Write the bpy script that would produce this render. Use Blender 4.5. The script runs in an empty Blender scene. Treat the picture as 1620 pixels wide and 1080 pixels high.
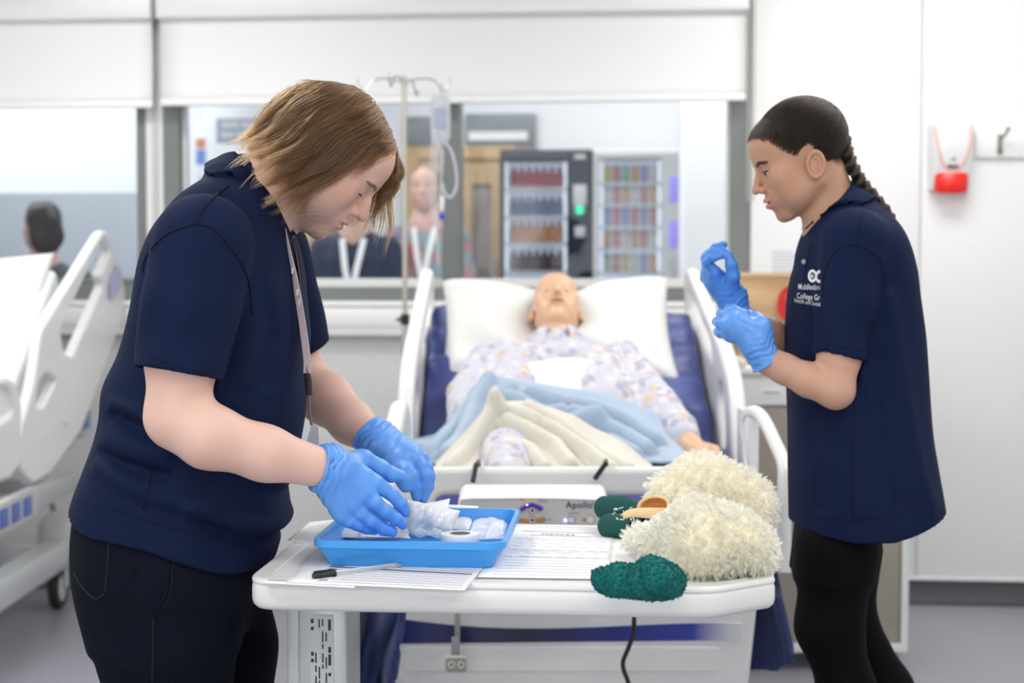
import bpy, bmesh, math, random
import numpy as np
from mathutils import Vector, Matrix, Euler
from mathutils.bvhtree import BVHTree

random.seed(7); np.random.seed(7)
scene = bpy.context.scene
col = scene.collection
PI = math.pi

# ---------------------------------------------------------------- camera
F_PX = 2475.0; CAM_Z = 1.31; PITCH = math.radians(2.78)
cam_data = bpy.data.cameras.new('camera'); cam = bpy.data.objects.new('camera', cam_data); col.objects.link(cam)
cam.location = (0, 0, CAM_Z); cam.rotation_euler = (PI/2 - PITCH, 0, 0)
cam_data.sensor_width = 36.0; cam_data.lens = F_PX*36.0/1620.0
cam_data.clip_start = 0.05; cam_data.clip_end = 80
cam_data.dof.use_dof = True; cam_data.dof.focus_distance = 2.5; cam_data.dof.aperture_fstop = 3.8
scene.camera = cam

# ---------------------------------------------------------------- exposure, world, large lights
scene.view_settings.view_transform = 'Standard'; scene.view_settings.look = 'None'
scene.view_settings.gamma = 1.0; scene.view_settings.use_curve_mapping = False
scene.view_settings.exposure = -0.42
world = bpy.data.worlds.new('world'); scene.world = world; world.use_nodes = True
world.node_tree.nodes['Background'].inputs['Color'].default_value = (0.9, 0.95, 1.0, 1)
world.node_tree.nodes['Background'].inputs['Strength'].default_value = 0.6
scene.cycles.max_bounces = 8; scene.cycles.diffuse_bounces = 4; scene.cycles.glossy_bounces = 3
scene.cycles.transmission_bounces = 8; scene.cycles.transparent_max_bounces = 12
scene.cycles.caustics_reflective = False; scene.cycles.caustics_refractive = False
scene.cycles.sample_clamp_indirect = 6.0

def area_light(name, loc, sx, sy, power, color=(1, 1, 1), rot=(0, 0, 0)):
    d = bpy.data.lights.new(name, 'AREA'); d.shape = 'RECTANGLE'; d.size = sx; d.size_y = sy
    d.energy = power; d.color = color
    o = bpy.data.objects.new(name, d); o.location = loc; o.rotation_euler = rot; col.objects.link(o); return o

LAMP_XY = [(-1.5, 1.2), (1.3, 1.2), (-1.5, 3.3), (1.3, 3.3), (-1.5, 5.0), (1.3, 5.0), (0.0, -1.2)]
for lx, ly in LAMP_XY:
    area_light('ceiling_panel_light', (lx, ly, 2.72), 1.2, 0.6, 31, (1.0, 0.985, 0.96))
# daylight from the windows behind the photographer
area_light('window_daylight', (-1.2, -2.6, 1.7), 2.6, 1.5, 95, (0.93, 0.97, 1.0), (math.radians(90), 0, math.radians(-14)))
# corridor lights beyond the observation window
area_light('corridor_light', (-2.2, 7.7, 2.75), 3.0, 1.2, 75, (0.95, 0.98, 1.0))
area_light('corridor_light', (-3.6, 9.7, 2.75), 3.0, 0.8, 50, (0.95, 0.98, 1.0))  # added behind the half partition to brighten the far wall
area_light('corridor_light', (0.6, 9.2, 2.75), 2.6, 0.8, 36, (1.0, 0.99, 0.97))
area_light('corridor_light', (1.1, 7.2, 2.75), 2.6, 1.0, 48, (1.0, 0.99, 0.97))  # added close by to brighten the face of the return wall

# ---------------------------------------------------------------- helpers
def ray(px, py):
    u = (px-810)/F_PX; v = (540-py)/F_PX
    c, s = math.cos(PITCH), math.sin(PITCH)
    return np.array([u, c+s*v, -s+c*v])
def P(px, py, Y):
    r = ray(px, py); return np.array([0, 0, CAM_Z]) + r*(Y/r[1])
def PX(px, py, X):
    r = ray(px, py); return np.array([0, 0, CAM_Z]) + r*(X/r[0])
def PZ(px, py, Z):
    r = ray(px, py); return np.array([0, 0, CAM_Z]) + r*((Z-CAM_Z)/r[2])

def tag(o, label=None, cat=None, group=None, kind=None):
    if label: o['label'] = label
    if cat: o['category'] = cat
    if group: o['group'] = group
    if kind: o['kind'] = kind
    return o
def thing(name, label, cat, loc=(0, 0, 0), rz=0, group=None):
    o = bpy.data.objects.new(name, None); col.objects.link(o)
    o.location = loc; o.rotation_euler = (0, 0, rz); o.empty_display_size = 0.05
    return tag(o, label, cat, group)
def link(name, me, mat, parent=None, label=None, off=None):
    if off is not None: me.transform(Matrix.Translation(-Vector(off)))
    o = bpy.data.objects.new(name, me); col.objects.link(o)
    if mat is not None:
        me.materials.clear(); me.materials.append(mat)
    if parent is not None: o.parent = parent
    if label: o['label'] = label
    return o
def copy_tree(o, parent=None):
    c = o.copy(); col.objects.link(c)
    if parent is not None: c.parent = parent
    for ch in list(o.children): copy_tree(ch, c)
    return c
def look_mat(loc, zdir, xdir):
    z = Vector(zdir).normalized(); x = Vector(xdir); x = (x - z*x.dot(z)).normalized(); y = z.cross(x)
    m = Matrix((x, y, z)).transposed().to_4x4(); m.translation = Vector(loc); return m

def to_mesh(name, v, f, angle=35):
    me = bpy.data.meshes.new(name)
    v = np.asarray(v, dtype=np.float32)
    if isinstance(f, np.ndarray) and f.ndim == 2:
        n = len(f); k = f.shape[1]
        me.vertices.add(len(v)); me.vertices.foreach_set('co', v.ravel())
        me.loops.add(n*k); me.loops.foreach_set('vertex_index', f.astype(np.int32).ravel())
        me.polygons.add(n)
        me.polygons.foreach_set('loop_start', np.arange(0, n*k, k, dtype=np.int32))
        me.update(calc_edges=True)
    else:
        me.from_pydata([tuple(map(float, p)) for p in v], [], [tuple(map(int, q)) for q in f]); me.update()
    me.polygons.foreach_set('use_smooth', np.ones(len(me.polygons), dtype=bool))
    if angle is not None and angle < 180:
        try: me.set_sharp_from_angle(angle=math.radians(angle))
        except Exception: pass
    return me

class MB:
    def __init__(s): s.v = []; s.f = []
    def add(s, v, f, M=None):
        b = len(s.v)
        if M is not None: v = [tuple(M @ Vector(p)) for p in v]
        s.v += [tuple(p) for p in v]; s.f += [tuple(int(i)+b for i in q) for q in f]; return s
    def bm(s, bm, M=None):
        bm.verts.index_update()
        s.add([tuple(v.co) for v in bm.verts], [[v.index for v in f.verts] for f in bm.faces], M); bm.free(); return s
    def box(s, c, d, bev=0.0, seg=2, rot=None, M=None):
        bm = bmesh.new(); bmesh.ops.create_cube(bm, size=1)
        bmesh.ops.scale(bm, vec=Vector(d), verts=bm.verts)
        if bev > 0: bmesh.ops.bevel(bm, geom=bm.edges[:], offset=min(bev, min(d)*0.49), segments=seg, affect='EDGES', profile=0.5)
        m = Matrix.Translation(Vector(c))
        if rot is not None: m = m @ Euler(rot).to_matrix().to_4x4()
        if M is not None: m = M @ m
        return s.bm(bm, m)
    def box2(s, a, b, bev=0.0, seg=2):
        a = np.array(a, float); b = np.array(b, float)
        return s.box((a+b)/2, np.abs(b-a), bev, seg)
    def tube(s, pts, r, n=10, cap=True, flat=None, closed=False):
        pts = [Vector(p) for p in pts]; k = len(pts)
        rr = [r]*k if not hasattr(r, '__len__') else list(r)
        ref = None; b = len(s.v); rings = []
        for i, p in enumerate(pts):
            if closed: t = pts[(i+1) % k]-pts[i-1]
            else: t = pts[min(i+1, k-1)]-pts[max(i-1, 0)]
            t = t.normalized() if t.length > 1e-9 else Vector((0, 0, 1))
            if ref is None:
                ref = t.orthogonal().normalized()
                if flat is not None:
                    w = Vector(flat); ref = (w-t*w.dot(t)).normalized()
            ref = (ref-t*ref.dot(t)).normalized(); bn = t.cross(ref)
            for j in range(n):
                a = 2*PI*j/n; s.v.append(tuple(p+(ref*math.cos(a)+bn*math.sin(a))*rr[i]))
        m = k if closed else k-1
        for i in range(m):
            for j in range(n):
                i2 = (i+1) % k
                s.f.append((b+i*n+j, b+i*n+(j+1) % n, b+i2*n+(j+1) % n, b+i2*n+j))
        if cap and not closed:
            s.f.append(tuple(b+j for j in reversed(range(n)))); s.f.append(tuple(b+(k-1)*n+j for j in range(n)))
        return s
    def cyl(s, a, b_, r, n=24, r2=None): return s.tube([a, b_], [r, r if r2 is None else r2], n)
    def lathe(s, prof, n=32, M=None):
        v = []; f = []
        for (r, z) in prof:
            for j in range(n): v.append((r*math.cos(2*PI*j/n), r*math.sin(2*PI*j/n), z))
        for i in range(len(prof)-1):
            for j in range(n): f.append((i*n+j, i*n+(j+1) % n, (i+1)*n+(j+1) % n, (i+1)*n+j))
        f.append(tuple(reversed(range(n)))); f.append(tuple((len(prof)-1)*n+j for j in range(n)))
        return s.add(v, f, M)
    def plate(s, outer, holes=(), th=0.01, bev=0.0, M=None, rc=None):
        cu = bpy.data.curves.new('tmp', 'CURVE'); cu.dimensions = '2D'; cu.fill_mode = 'BOTH'
        cu.extrude = max(th/2-bev, 0.0); cu.bevel_depth = bev; cu.bevel_resolution = 2; cu.offset = -bev
        for lp in [outer]+list(holes):
            sp = cu.splines.new('POLY'); sp.points.add(len(lp)-1)
            for i, p in enumerate(lp): sp.points[i].co = (p[0], p[1], 0, 1)
            sp.use_cyclic_u = True
        o = bpy.data.objects.new('tmp', cu); col.objects.link(o)
        dg = bpy.context.evaluated_depsgraph_get(); dg.update()
        me = bpy.data.meshes.new_from_object(o.evaluated_get(dg))
        v = [tuple(p.co) for p in me.vertices]; f = [tuple(q.vertices) for q in me.polygons]
        bpy.data.objects.remove(o); bpy.data.curves.remove(cu); bpy.data.meshes.remove(me)
        return s.add(v, f, M)
    def grid(s, fn, nu, nv, closed_u=False):
        b = len(s.v)
        for i in range(nu):
            for j in range(nv): s.v.append(tuple(fn(i/(nu if closed_u else nu-1), j/(nv-1))))
        for i in range(nu if closed_u else nu-1):
            for j in range(nv-1):
                i2 = (i+1) % nu
                s.f.append((b+i*nv+j, b+i2*nv+j, b+i2*nv+j+1, b+i*nv+j+1))
        return s
    def xf(s, M): s.v = [tuple(M @ Vector(p)) for p in s.v]; return s
    def build(s, name, mat, parent=None, angle=35, label=None, off=None, weld=False):
        me = to_mesh(name, s.v, s.f, None)
        if weld:
            bm = bmesh.new(); bm.from_mesh(me); bmesh.ops.remove_doubles(bm, verts=bm.verts, dist=1e-5)
            bmesh.ops.recalc_face_normals(bm, faces=bm.faces); bm.to_mesh(me); bm.free()
        if angle is not None: me.set_sharp_from_angle(angle=math.radians(angle))
        return link(name, me, mat, parent, label, off)

def rpoly(pts, r, n=5):
    """polygon with rounded corners; r scalar or list"""
    out = []; k = len(pts)
    for i in range(k):
        p = Vector(pts[i][:2]); a = Vector(pts[i-1][:2])-p; b = Vector(pts[(i+1) % k][:2])-p
        rr = r[i] if hasattr(r, '__len__') else r
        rr = min(rr, a.length*0.45, b.length*0.45)
        if rr < 1e-5: out.append(tuple(p)); continue
        a.normalize(); b.normalize()
        for j in range(n+1):
            t = j/n; q = (1-t)**2*(p+a*rr)+2*t*(1-t)*p+t*t*(p+b*rr); out.append(tuple(q))
    return out
def rrect(x0, y0, x1, y1, r, n=5): return rpoly([(x0, y0), (x1, y0), (x1, y1), (x0, y1)], r, n)
def spline(pts, n=8):
    pts = [np.array(p, float) for p in pts]; out = []
    for i in range(len(pts)-1):
        p0 = pts[max(i-1, 0)]; p1 = pts[i]; p2 = pts[i+1]; p3 = pts[min(i+2, len(pts)-1)]
        for j in range(n):
            t = j/n
            out.append(0.5*((2*p1)+(-p0+p2)*t+(2*p0-5*p1+4*p2-p3)*t*t+(-p0+3*p1-3*p2+p3)*t**3))
    out.append(pts[-1]); return out

def text_arrays(txt, size, align='LEFT', th=0.0, bold=0.0, spacing=1.0, shear=0.0):
    cu = bpy.data.curves.new('tmp', 'FONT'); cu.body = txt; cu.size = size; cu.align_x = align; cu.extrude = th
    cu.offset = bold; cu.space_character = spacing; cu.shear = shear; cu.resolution_u = 3
    o = bpy.data.objects.new('tmp', cu); col.objects.link(o)
    dg = bpy.context.evaluated_depsgraph_get(); dg.update()
    me = bpy.data.meshes.new_from_object(o.evaluated_get(dg))
    v = [tuple(p.co) for p in me.vertices]; f = [tuple(q.vertices) for q in me.polygons]
    bpy.data.objects.remove(o); bpy.data.curves.remove(cu); bpy.data.meshes.remove(me)
    return v, f

# ---------------------------------------------------------------- materials
MATS = {}
def mat(name, color, rough=0.5, metal=0.0, spec=0.5, bump=None, vary=None, emit=None, trans=0.0, alpha=1.0, sheen=0.0, sss=0.0, coat=0.0, coords='Object', attr=None, ior=None):
    if name in MATS: return MATS[name]
    m = bpy.data.materials.new(name); m.use_nodes = True; nt = m.node_tree; b = nt.nodes['Principled BSDF']
    c = (*color[:3], 1)
    b.inputs['Base Color'].default_value = c; b.inputs['Roughness'].default_value = rough
    b.inputs['Metallic'].default_value = metal; b.inputs['Specular IOR Level'].default_value = spec
    b.inputs['Transmission Weight'].default_value = trans; b.inputs['Alpha'].default_value = alpha
    b.inputs['Sheen Weight'].default_value = sheen; b.inputs['Coat Weight'].default_value = coat
    if ior: b.inputs['IOR'].default_value = ior
    if sss > 0:
        b.inputs['Subsurface Weight'].default_value = sss; b.inputs['Subsurface Radius'].default_value = (1.0, 0.35, 0.2)
        b.inputs['Subsurface Scale'].default_value = 0.008
    if emit: b.inputs['Emission Color'].default_value = (*emit[:3], 1); b.inputs['Emission Strength'].default_value = emit[3]
    tc = nt.nodes.new('ShaderNodeTexCoord')
    src = None
    if attr:
        at = nt.nodes.new('ShaderNodeAttribute'); at.attribute_name = attr; src = at.outputs['Color']
    if vary:
        sc, amt = vary[0], vary[1]
        n = nt.nodes.new('ShaderNodeTexNoise'); n.inputs['Scale'].default_value = sc; n.inputs['Detail'].default_value = 5
        nt.links.new(tc.outputs[coords], n.inputs['Vector'])
        mr = nt.nodes.new('ShaderNodeMapRange'); mr.inputs['From Min'].default_value = 0.3; mr.inputs['From Max'].default_value = 0.7
        mr.inputs['To Min'].default_value = 1-amt; mr.inputs['To Max'].default_value = 1+amt
        nt.links.new(n.outputs['Fac'], mr.inputs['Value'])
        mx = nt.nodes.new('ShaderNodeMix'); mx.data_type = 'RGBA'; mx.blend_type = 'MULTIPLY'; mx.inputs['Factor'].default_value = 1
        if src: nt.links.new(src, mx.inputs[6])
        else: mx.inputs[6].default_value = c
        nt.links.new(mr.outputs['Result'], mx.inputs[7]); src = mx.outputs[2]
    if src: nt.links.new(src, b.inputs['Base Color'])
    if bump:
        kind, sc, st, dist = bump
        if kind == 'noise':
            n = nt.nodes.new('ShaderNodeTexNoise'); n.inputs['Scale'].default_value = sc; n.inputs['Detail'].default_value = 4; out = n.outputs['Fac']
            nt.links.new(tc.outputs[coords], n.inputs['Vector'])
        elif kind == 'voronoi':
            n = nt.nodes.new('ShaderNodeTexVoronoi'); n.inputs['Scale'].default_value = sc; out = n.outputs['Distance']
            nt.links.new(tc.outputs[coords], n.inputs['Vector'])
        else:
            n = nt.nodes.new('ShaderNodeTexWave'); n.inputs['Scale'].default_value = sc; n.inputs['Distortion'].default_value = 1.5; out = n.outputs['Fac']
            nt.links.new(tc.outputs[coords], n.inputs['Vector'])
        bp = nt.nodes.new('ShaderNodeBump'); bp.inputs['Strength'].default_value = st; bp.inputs['Distance'].default_value = dist
        nt.links.new(out, bp.inputs['Height']); nt.links.new(bp.outputs['Normal'], b.inputs['Normal'])
    MATS[name] = m; return m

def glass_mat(name, tint=(0.95, 0.98, 1.0), rough=0.0, thin=0.92):
    """clear sheet: mostly see-through with a glossy coat"""
    m = bpy.data.materials.new(name); m.use_nodes = True; nt = m.node_tree; nt.nodes.clear()
    out = nt.nodes.new('ShaderNodeOutputMaterial'); tr = nt.nodes.new('ShaderNodeBsdfTransparent'); gl = nt.nodes.new('ShaderNodeBsdfGlossy')
    mx = nt.nodes.new('ShaderNodeMixShader'); fr = nt.nodes.new('ShaderNodeFresnel'); fr.inputs['IOR'].default_value = 1.2
    tr.inputs['Color'].default_value = (*tint, 1); gl.inputs['Roughness'].default_value = rough
    nt.links.new(fr.outputs['Fac'], mx.inputs['Fac']); nt.links.new(tr.outputs[0], mx.inputs[1]); nt.links.new(gl.outputs[0], mx.inputs[2])
    nt.links.new(mx.outputs[0], out.inputs['Surface']); return m

def hair_mat(name, color, rough=0.3, rand=0.35, radial=0.35, ior=1.5):
    m = bpy.data.materials.new(name); m.use_nodes = True; nt = m.node_tree; nt.nodes.clear()
    out = nt.nodes.new('ShaderNodeOutputMaterial'); h = nt.nodes.new('ShaderNodeBsdfHairPrincipled'); h.parametrization = 'COLOR'
    h.inputs['Roughness'].default_value = rough; h.inputs['Radial Roughness'].default_value = radial
    h.inputs['IOR'].default_value = ior
    hi = nt.nodes.new('ShaderNodeHairInfo'); mr = nt.nodes.new('ShaderNodeMapRange')
    mr.inputs['To Min'].default_value = 1-rand; mr.inputs['To Max'].default_value = 1+rand
    nt.links.new(hi.outputs['Random'], mr.inputs['Value'])
    mx = nt.nodes.new('ShaderNodeMix'); mx.data_type = 'RGBA'; mx.blend_type = 'MULTIPLY'; mx.inputs['Factor'].default_value = 1
    mx.inputs[6].default_value = (*color, 1); nt.links.new(mr.outputs['Result'], mx.inputs[7])
    nt.links.new(mx.outputs[2], h.inputs['Color']); nt.links.new(h.outputs[0], out.inputs['Surface']); return m

def strands(name, curves, radii, material, parent=None, off=(0, 0, 0)):
    """curves: array (m, n, 3); radii: (n,) or (m,n)"""
    curves = np.asarray(curves, dtype=np.float32)-np.array(off, dtype=np.float32); m, n, _ = curves.shape
    hc = bpy.data.hair_curves.new(name); hc.add_curves([n]*m)
    hc.attributes['position'].data.foreach_set('vector', curves.ravel())
    ra = hc.attributes.get('radius') or hc.attributes.new('radius', 'FLOAT', 'POINT')
    r = np.broadcast_to(np.asarray(radii, dtype=np.float32), (m, n)); ra.data.foreach_set('value', np.ascontiguousarray(r).ravel())
    hc.materials.append(material)
    o = bpy.data.objects.new(name, hc); col.objects.link(o)
    if parent is not None: o.parent = parent
    return o

# ---------------------------------------------------------------- signed distance modelling
f32 = np.float32
def A(*x): return np.array(x, dtype=f32)
def smin(a, b, k):
    h = np.clip(0.5+0.5*(b-a)/k, 0, 1); return b*(1-h)+a*h-k*h*(1-h)
def smax(a, b, k): return -smin(-a, -b, k)
def sph(p, c, r): return np.linalg.norm(p-np.asarray(c, f32), axis=1)-r
def ell(p, c, r, R=None):
    q = p-np.asarray(c, f32)
    if R is not None: q = q@np.asarray(R, f32)
    r = np.asarray(r, f32); k0 = np.linalg.norm(q/r, axis=1); k1 = np.linalg.norm(q/(r*r), axis=1)+1e-9
    return k0*(k0-1)/k1
def rcone(p, a, b, ra, rb):
    a = np.asarray(a, f32); b = np.asarray(b, f32); ab = b-a; pa = p-a
    t = np.clip(pa@ab/max(float(ab@ab), 1e-12), 0, 1)
    return np.linalg.norm(pa-t[:, None]*ab, axis=1)-(ra+t*(rb-ra))
def chain(p, pts, rs, k=0.0):
    d = None
    for i in range(len(pts)-1):
        e = rcone(p, pts[i], pts[i+1], rs[i], rs[i+1])
        d = e if d is None else (np.minimum(d, e) if k == 0 else smin(d, e, k))
    return d
def rbox(p, c, h, r, R=None):
    q = p-np.asarray(c, f32)
    if R is not None: q = q@np.asarray(R, f32)
    q = np.abs(q)-(np.asarray(h, f32)-r)
    return np.linalg.norm(np.maximum(q, 0), axis=1)+np.minimum(q.max(axis=1), 0)-r
def polydist(p, pts):
    d = None
    for i in range(len(pts)-1):
        e = rcone(p, pts[i], pts[i+1], 0, 0); d = e if d is None else np.minimum(d, e)
    return d
def ridge(p, pts, w, amp):
    d = polydist(p, pts); return amp*np.exp(-(d/w)**2)
def slices(p, zs, cx, cy, a, b, ab=None, e=2.0):
    """stack of horizontal ellipses along z: a = half size along x (front), ab = toward -x, b = half size along y"""
    z = p[:, 2]; ip = lambda arr: np.interp(z, zs, arr).astype(f32)
    x = p[:, 0]-ip(cx); y = p[:, 1]-ip(cy); A_ = ip(a); B_ = ip(b)
    if ab is not None: A_ = np.where(x < 0, ip(ab), A_)
    if e == 2.0: r = np.sqrt((x/A_)**2+(y/B_)**2)
    else: r = ((np.abs(x)/A_)**e+(np.abs(y)/B_)**e)**(1/e)
    d = (r-1)*np.minimum(A_, B_)
    return np.maximum(d, np.maximum(z-zs[-1], zs[0]-z)) if zs[-1] > zs[0] else d

def smoothcurve(zs, vals, n=60):
    """resample control values with a cubic (Catmull) so that silhouettes are smooth"""
    pts = [np.array(t, float) for t in zip(zs, *vals)]
    out = np.array(spline(pts, 8)); o = np.argsort(out[:, 0]); return out[o]

def surface_nets(f, lo, hi, vox, band=1.7):
    lo = np.array(lo, float); hi = np.array(hi, float); B = 4
    nb = np.maximum(np.ceil((hi-lo)/(vox*B)).astype(int), 1); n = nb*B
    ax = [lo[i]+vox*B*(np.arange(nb[i])+0.5)-vox*0.5 for i in range(3)]
    C = np.stack(np.meshgrid(*ax, indexing='ij'), -1).reshape(-1, 3).astype(f32)
    Dc = np.concatenate([f(C[i:i+400000]) for i in range(0, len(C), 400000)])
    act = np.abs(Dc) < vox*B*0.87*band+vox
    D = np.repeat(Dc[:, None], B**3, axis=1).astype(f32)
    offs = (np.stack(np.meshgrid(*[np.arange(B)]*3, indexing='ij'), -1).reshape(-1, 3)-(B-1)/2)*vox
    ia = np.nonzero(act)[0]
    for i in range(0, len(ia), 6000):
        ii = ia[i:i+6000]; pts = (C[ii][:, None, :]+offs[None].astype(f32)).reshape(-1, 3)
        D[ii] = f(pts).reshape(len(ii), -1)
    D = D.reshape(nb[0], nb[1], nb[2], B, B, B).transpose(0, 3, 1, 4, 2, 5).reshape(n)
    S = D < 0
    nx, ny, nz = n
    cnt = np.zeros((nx-1, ny-1, nz-1), np.int8)
    for dx in (0, 1):
        for dy in (0, 1):
            for dz in (0, 1): cnt += S[dx:nx-1+dx, dy:ny-1+dy, dz:nz-1+dz]
    mixed = (cnt > 0) & (cnt < 8); idx = -np.ones(mixed.shape, np.int32)
    cells = np.argwhere(mixed); idx[mixed] = np.arange(len(cells), dtype=np.int32)
    acc = np.zeros((len(cells), 3)); num = np.zeros(len(cells))
    i, j, k = cells.T
    for axis in range(3):
        o1, o2 = [a for a in range(3) if a != axis]
        for a in (0, 1):
            for b in (0, 1):
                s = [0, 0, 0]; s[o1] = a; s[o2] = b; e = list(s); e[axis] = 1
                d0 = D[i+s[0], j+s[1], k+s[2]]; d1 = D[i+e[0], j+e[1], k+e[2]]
                m = (d0 < 0) != (d1 < 0); t = np.where(m, d0/(d0-d1+1e-20), 0)
                p = np.tile(np.array(s, float), (len(cells), 1)); p[:, axis] += t
                acc += p*m[:, None]; num += m
    verts = lo+vox*(cells+acc/num[:, None])
    quads = []
    for axis in range(3):
        o1, o2 = (axis+1) % 3, (axis+2) % 3
        sl0 = [slice(1, None)]*3; sl0 = [slice(1, n[q]-1) for q in range(3)]; sl0[axis] = slice(0, n[axis]-1)
        sl1 = list(sl0); sl1[axis] = slice(1, n[axis])
        ch = S[tuple(sl0)] != S[tuple(sl1)]; c = np.argwhere(ch)
        base = c.copy()
        for q in (o1, o2): base[:, q] += 1
        flip = S[tuple(sl0)][ch]
        def g(a, b):
            z = base.copy(); z[:, o1] -= a; z[:, o2] -= b; return idx[z[:, 0], z[:, 1], z[:, 2]]
        q = np.stack([g(1, 1), g(0, 1), g(0, 0), g(1, 0)], 1)
        q[~flip] = q[~flip][:, ::-1]
        quads.append(q)
    Q = np.concatenate(quads); Q = Q[(Q >= 0).all(axis=1)]
    return verts, Q

def relax(v, q, it=2, lam=0.5):
    n = len(v)
    e = np.concatenate([q[:, [0, 1]], q[:, [1, 2]], q[:, [2, 3]], q[:, [3, 0]]])
    deg = np.bincount(e[:, 0], minlength=n)+np.bincount(e[:, 1], minlength=n)
    for k in range(it):
        for mu in (lam, -lam*1.03):
            s = np.zeros_like(v)
            for c in range(3): s[:, c] = np.bincount(e[:, 0], v[e[:, 1], c], n)+np.bincount(e[:, 1], v[e[:, 0], c], n)
            v = v+mu*(s/np.maximum(deg, 1)[:, None]-v)
    return v
def sdf_obj(name, f, lo, hi, vox, material, parent=None, off=(0, 0, 0), it=2, label=None, band=1.7, color=None, angle=None):
    v, q = surface_nets(f, lo, hi, vox, band)
    if it: v = relax(v, q, it)
    me = to_mesh(name, v-np.array(off), q, angle)
    if color is not None:
        ca = me.color_attributes.new('tint', 'FLOAT_COLOR', 'POINT'); c = np.ones((len(v), 4), f32); c[:, :3] = color(v.astype(f32))
        ca.data.foreach_set('color', c.ravel())
    return link(name, me, material, parent, label)
def vnoise(p, s, seed=0):
    """cheap smooth pseudo noise, -1..1"""
    r = np.random.RandomState(seed); o = np.zeros(len(p), f32)
    for k in range(5):
        w = r.normal(size=3)*s; o += np.sin(p@w.astype(f32)+r.rand()*6.28).astype(f32)
    return o/3.0
# ================================================================ ROOM
WA = math.radians(5.1); W0 = np.array([0, 6.2, 0.0]); WU = np.array([math.cos(WA), -math.sin(WA), 0]); WN = np.array([math.sin(WA), math.cos(WA), 0])
RX = Matrix.Rotation(PI/2, 4, 'X')            # plate (x, y) -> (x, z)
WROT = -WA
def WL(px, py, yo=0.0):
    """point of the window wall (yo metres behind its face) seen at a photo position, in wall coordinates"""
    r = ray(px, py); o = np.array([0, 0, CAM_Z])
    t = ((W0+WN*yo-o)@WN)/(r@WN); p = o+r*t-W0
    return np.array([p@WU, yo, p[2]])
def WW(l): return W0+WU*l[0]+WN*l[1]+np.array([0, 0, l[2]])
def wthing(name, label, cat, l, group=None): return thing(name, label, cat, tuple(WW(l)), WROT, group)
def wstruct(name, mb, m, parent=None, angle=35):
    o = mb.build(name, m, parent, angle)
    if parent is None:
        o.location = W0; o.rotation_euler = (0, 0, WROT); o['kind'] = 'structure'
    return o

m_wall = mat('wall_paint', (0.84, 0.84, 0.83), 0.55, vary=(1.5, 0.015), bump=('noise', 180, 0.05, 0.001))
m_clad = mat('wall_cladding', (0.86, 0.86, 0.855), 0.35, vary=(0.9, 0.012))
m_low = mat('lower_wall_paint', (0.70, 0.70, 0.69), 0.6, vary=(2, 0.02))
m_grey_frame = mat('grey_window_frame', (0.20, 0.215, 0.205), 0.4, vary=(5, 0.05))
m_white_trim = mat('white_trim', (0.86, 0.86, 0.85), 0.35)
m_floor = mat('vinyl_floor', (0.30, 0.30, 0.345), 0.35, vary=(90, 0.10), bump=('noise', 300, 0.08, 0.001))
m_base = mat('coved_skirting', (0.07, 0.072, 0.082), 0.5, vary=(40, 0.08))
m_glass = glass_mat('window_glass', (0.97, 0.985, 1.0))
m_blind = mat('roller_blind_fabric', (0.87, 0.88, 0.88), 0.8, bump=('noise', 400, 0.06, 0.0006))
m_white = mat('white_plastic', (0.84, 0.84, 0.83), 0.32, vary=(8, 0.02))
m_white2 = mat('warm_white_plastic', (0.82, 0.82, 0.80), 0.38, vary=(6, 0.025))
m_grey = mat('grey_plastic', (0.33, 0.33, 0.32), 0.45, vary=(10, 0.05))
m_lgrey = mat('light_grey_paint', (0.60, 0.61, 0.61), 0.4, vary=(9, 0.03))
m_steel = mat('brushed_steel', (0.62, 0.62, 0.58), 0.28, metal=1.0, vary=(30, 0.06))
m_dsteel = mat('dark_steel', (0.25, 0.25, 0.22), 0.35, metal=0.9)
m_black = mat('black_plastic', (0.012, 0.012, 0.013), 0.35, vary=(20, 0.1))
m_rubber = mat('black_rubber', (0.02, 0.02, 0.021), 0.7)

# floor, ceiling, side walls
b = MB(); b.box2((-5.5, -3.2, -0.12), (5.5, 13.0, 0.0)); o = b.build('floor', m_floor); o['kind'] = 'structure'
b = MB(); b.box2((-3.4, -3.2, 2.8), (3.4, 6.6, 2.9)); o = b.build('ceiling', m_wall); o['kind'] = 'structure'
b = MB(); b.box2((-3.4, -3.2, 0), (-3.28, 6.6, 2.8)); o = b.build('wall_left', m_wall); o['kind'] = 'structure'
b = MB(); b.box2((3.0, -3.2, 0), (3.12, 6.1, 2.8)); o = b.build('wall_right', m_wall); o['kind'] = 'structure'
b = MB(); b.box2((-3.4, -3.2, 0), (3.12, -3.08, 2.8)); o = b.build('wall_front', m_wall); o['kind'] = 'structure'

# window wall with two openings
w1r = WL(232, 300)[0]; w2l = WL(258, 300)[0]; w2r = WL(1187, 300)[0]
sill = WL(810, 476)[2]; headz = 2.34
outer = [(-3.45, 0), (2.98, 0), (2.98, 2.8), (-3.45, 2.8)]
h1 = [(-3.2, sill), (w1r, sill), (w1r, headz), (-3.2, headz)]
h2 = [(w2l, sill), (w2r, sill), (w2r, headz), (w2l, headz)]
b = MB(); b.plate(outer, [h1, h2], 0.14, 0, Matrix.Translation((0, 0.07, 0)) @ RX); wstruct('wall_back', b, m_wall)
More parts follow.
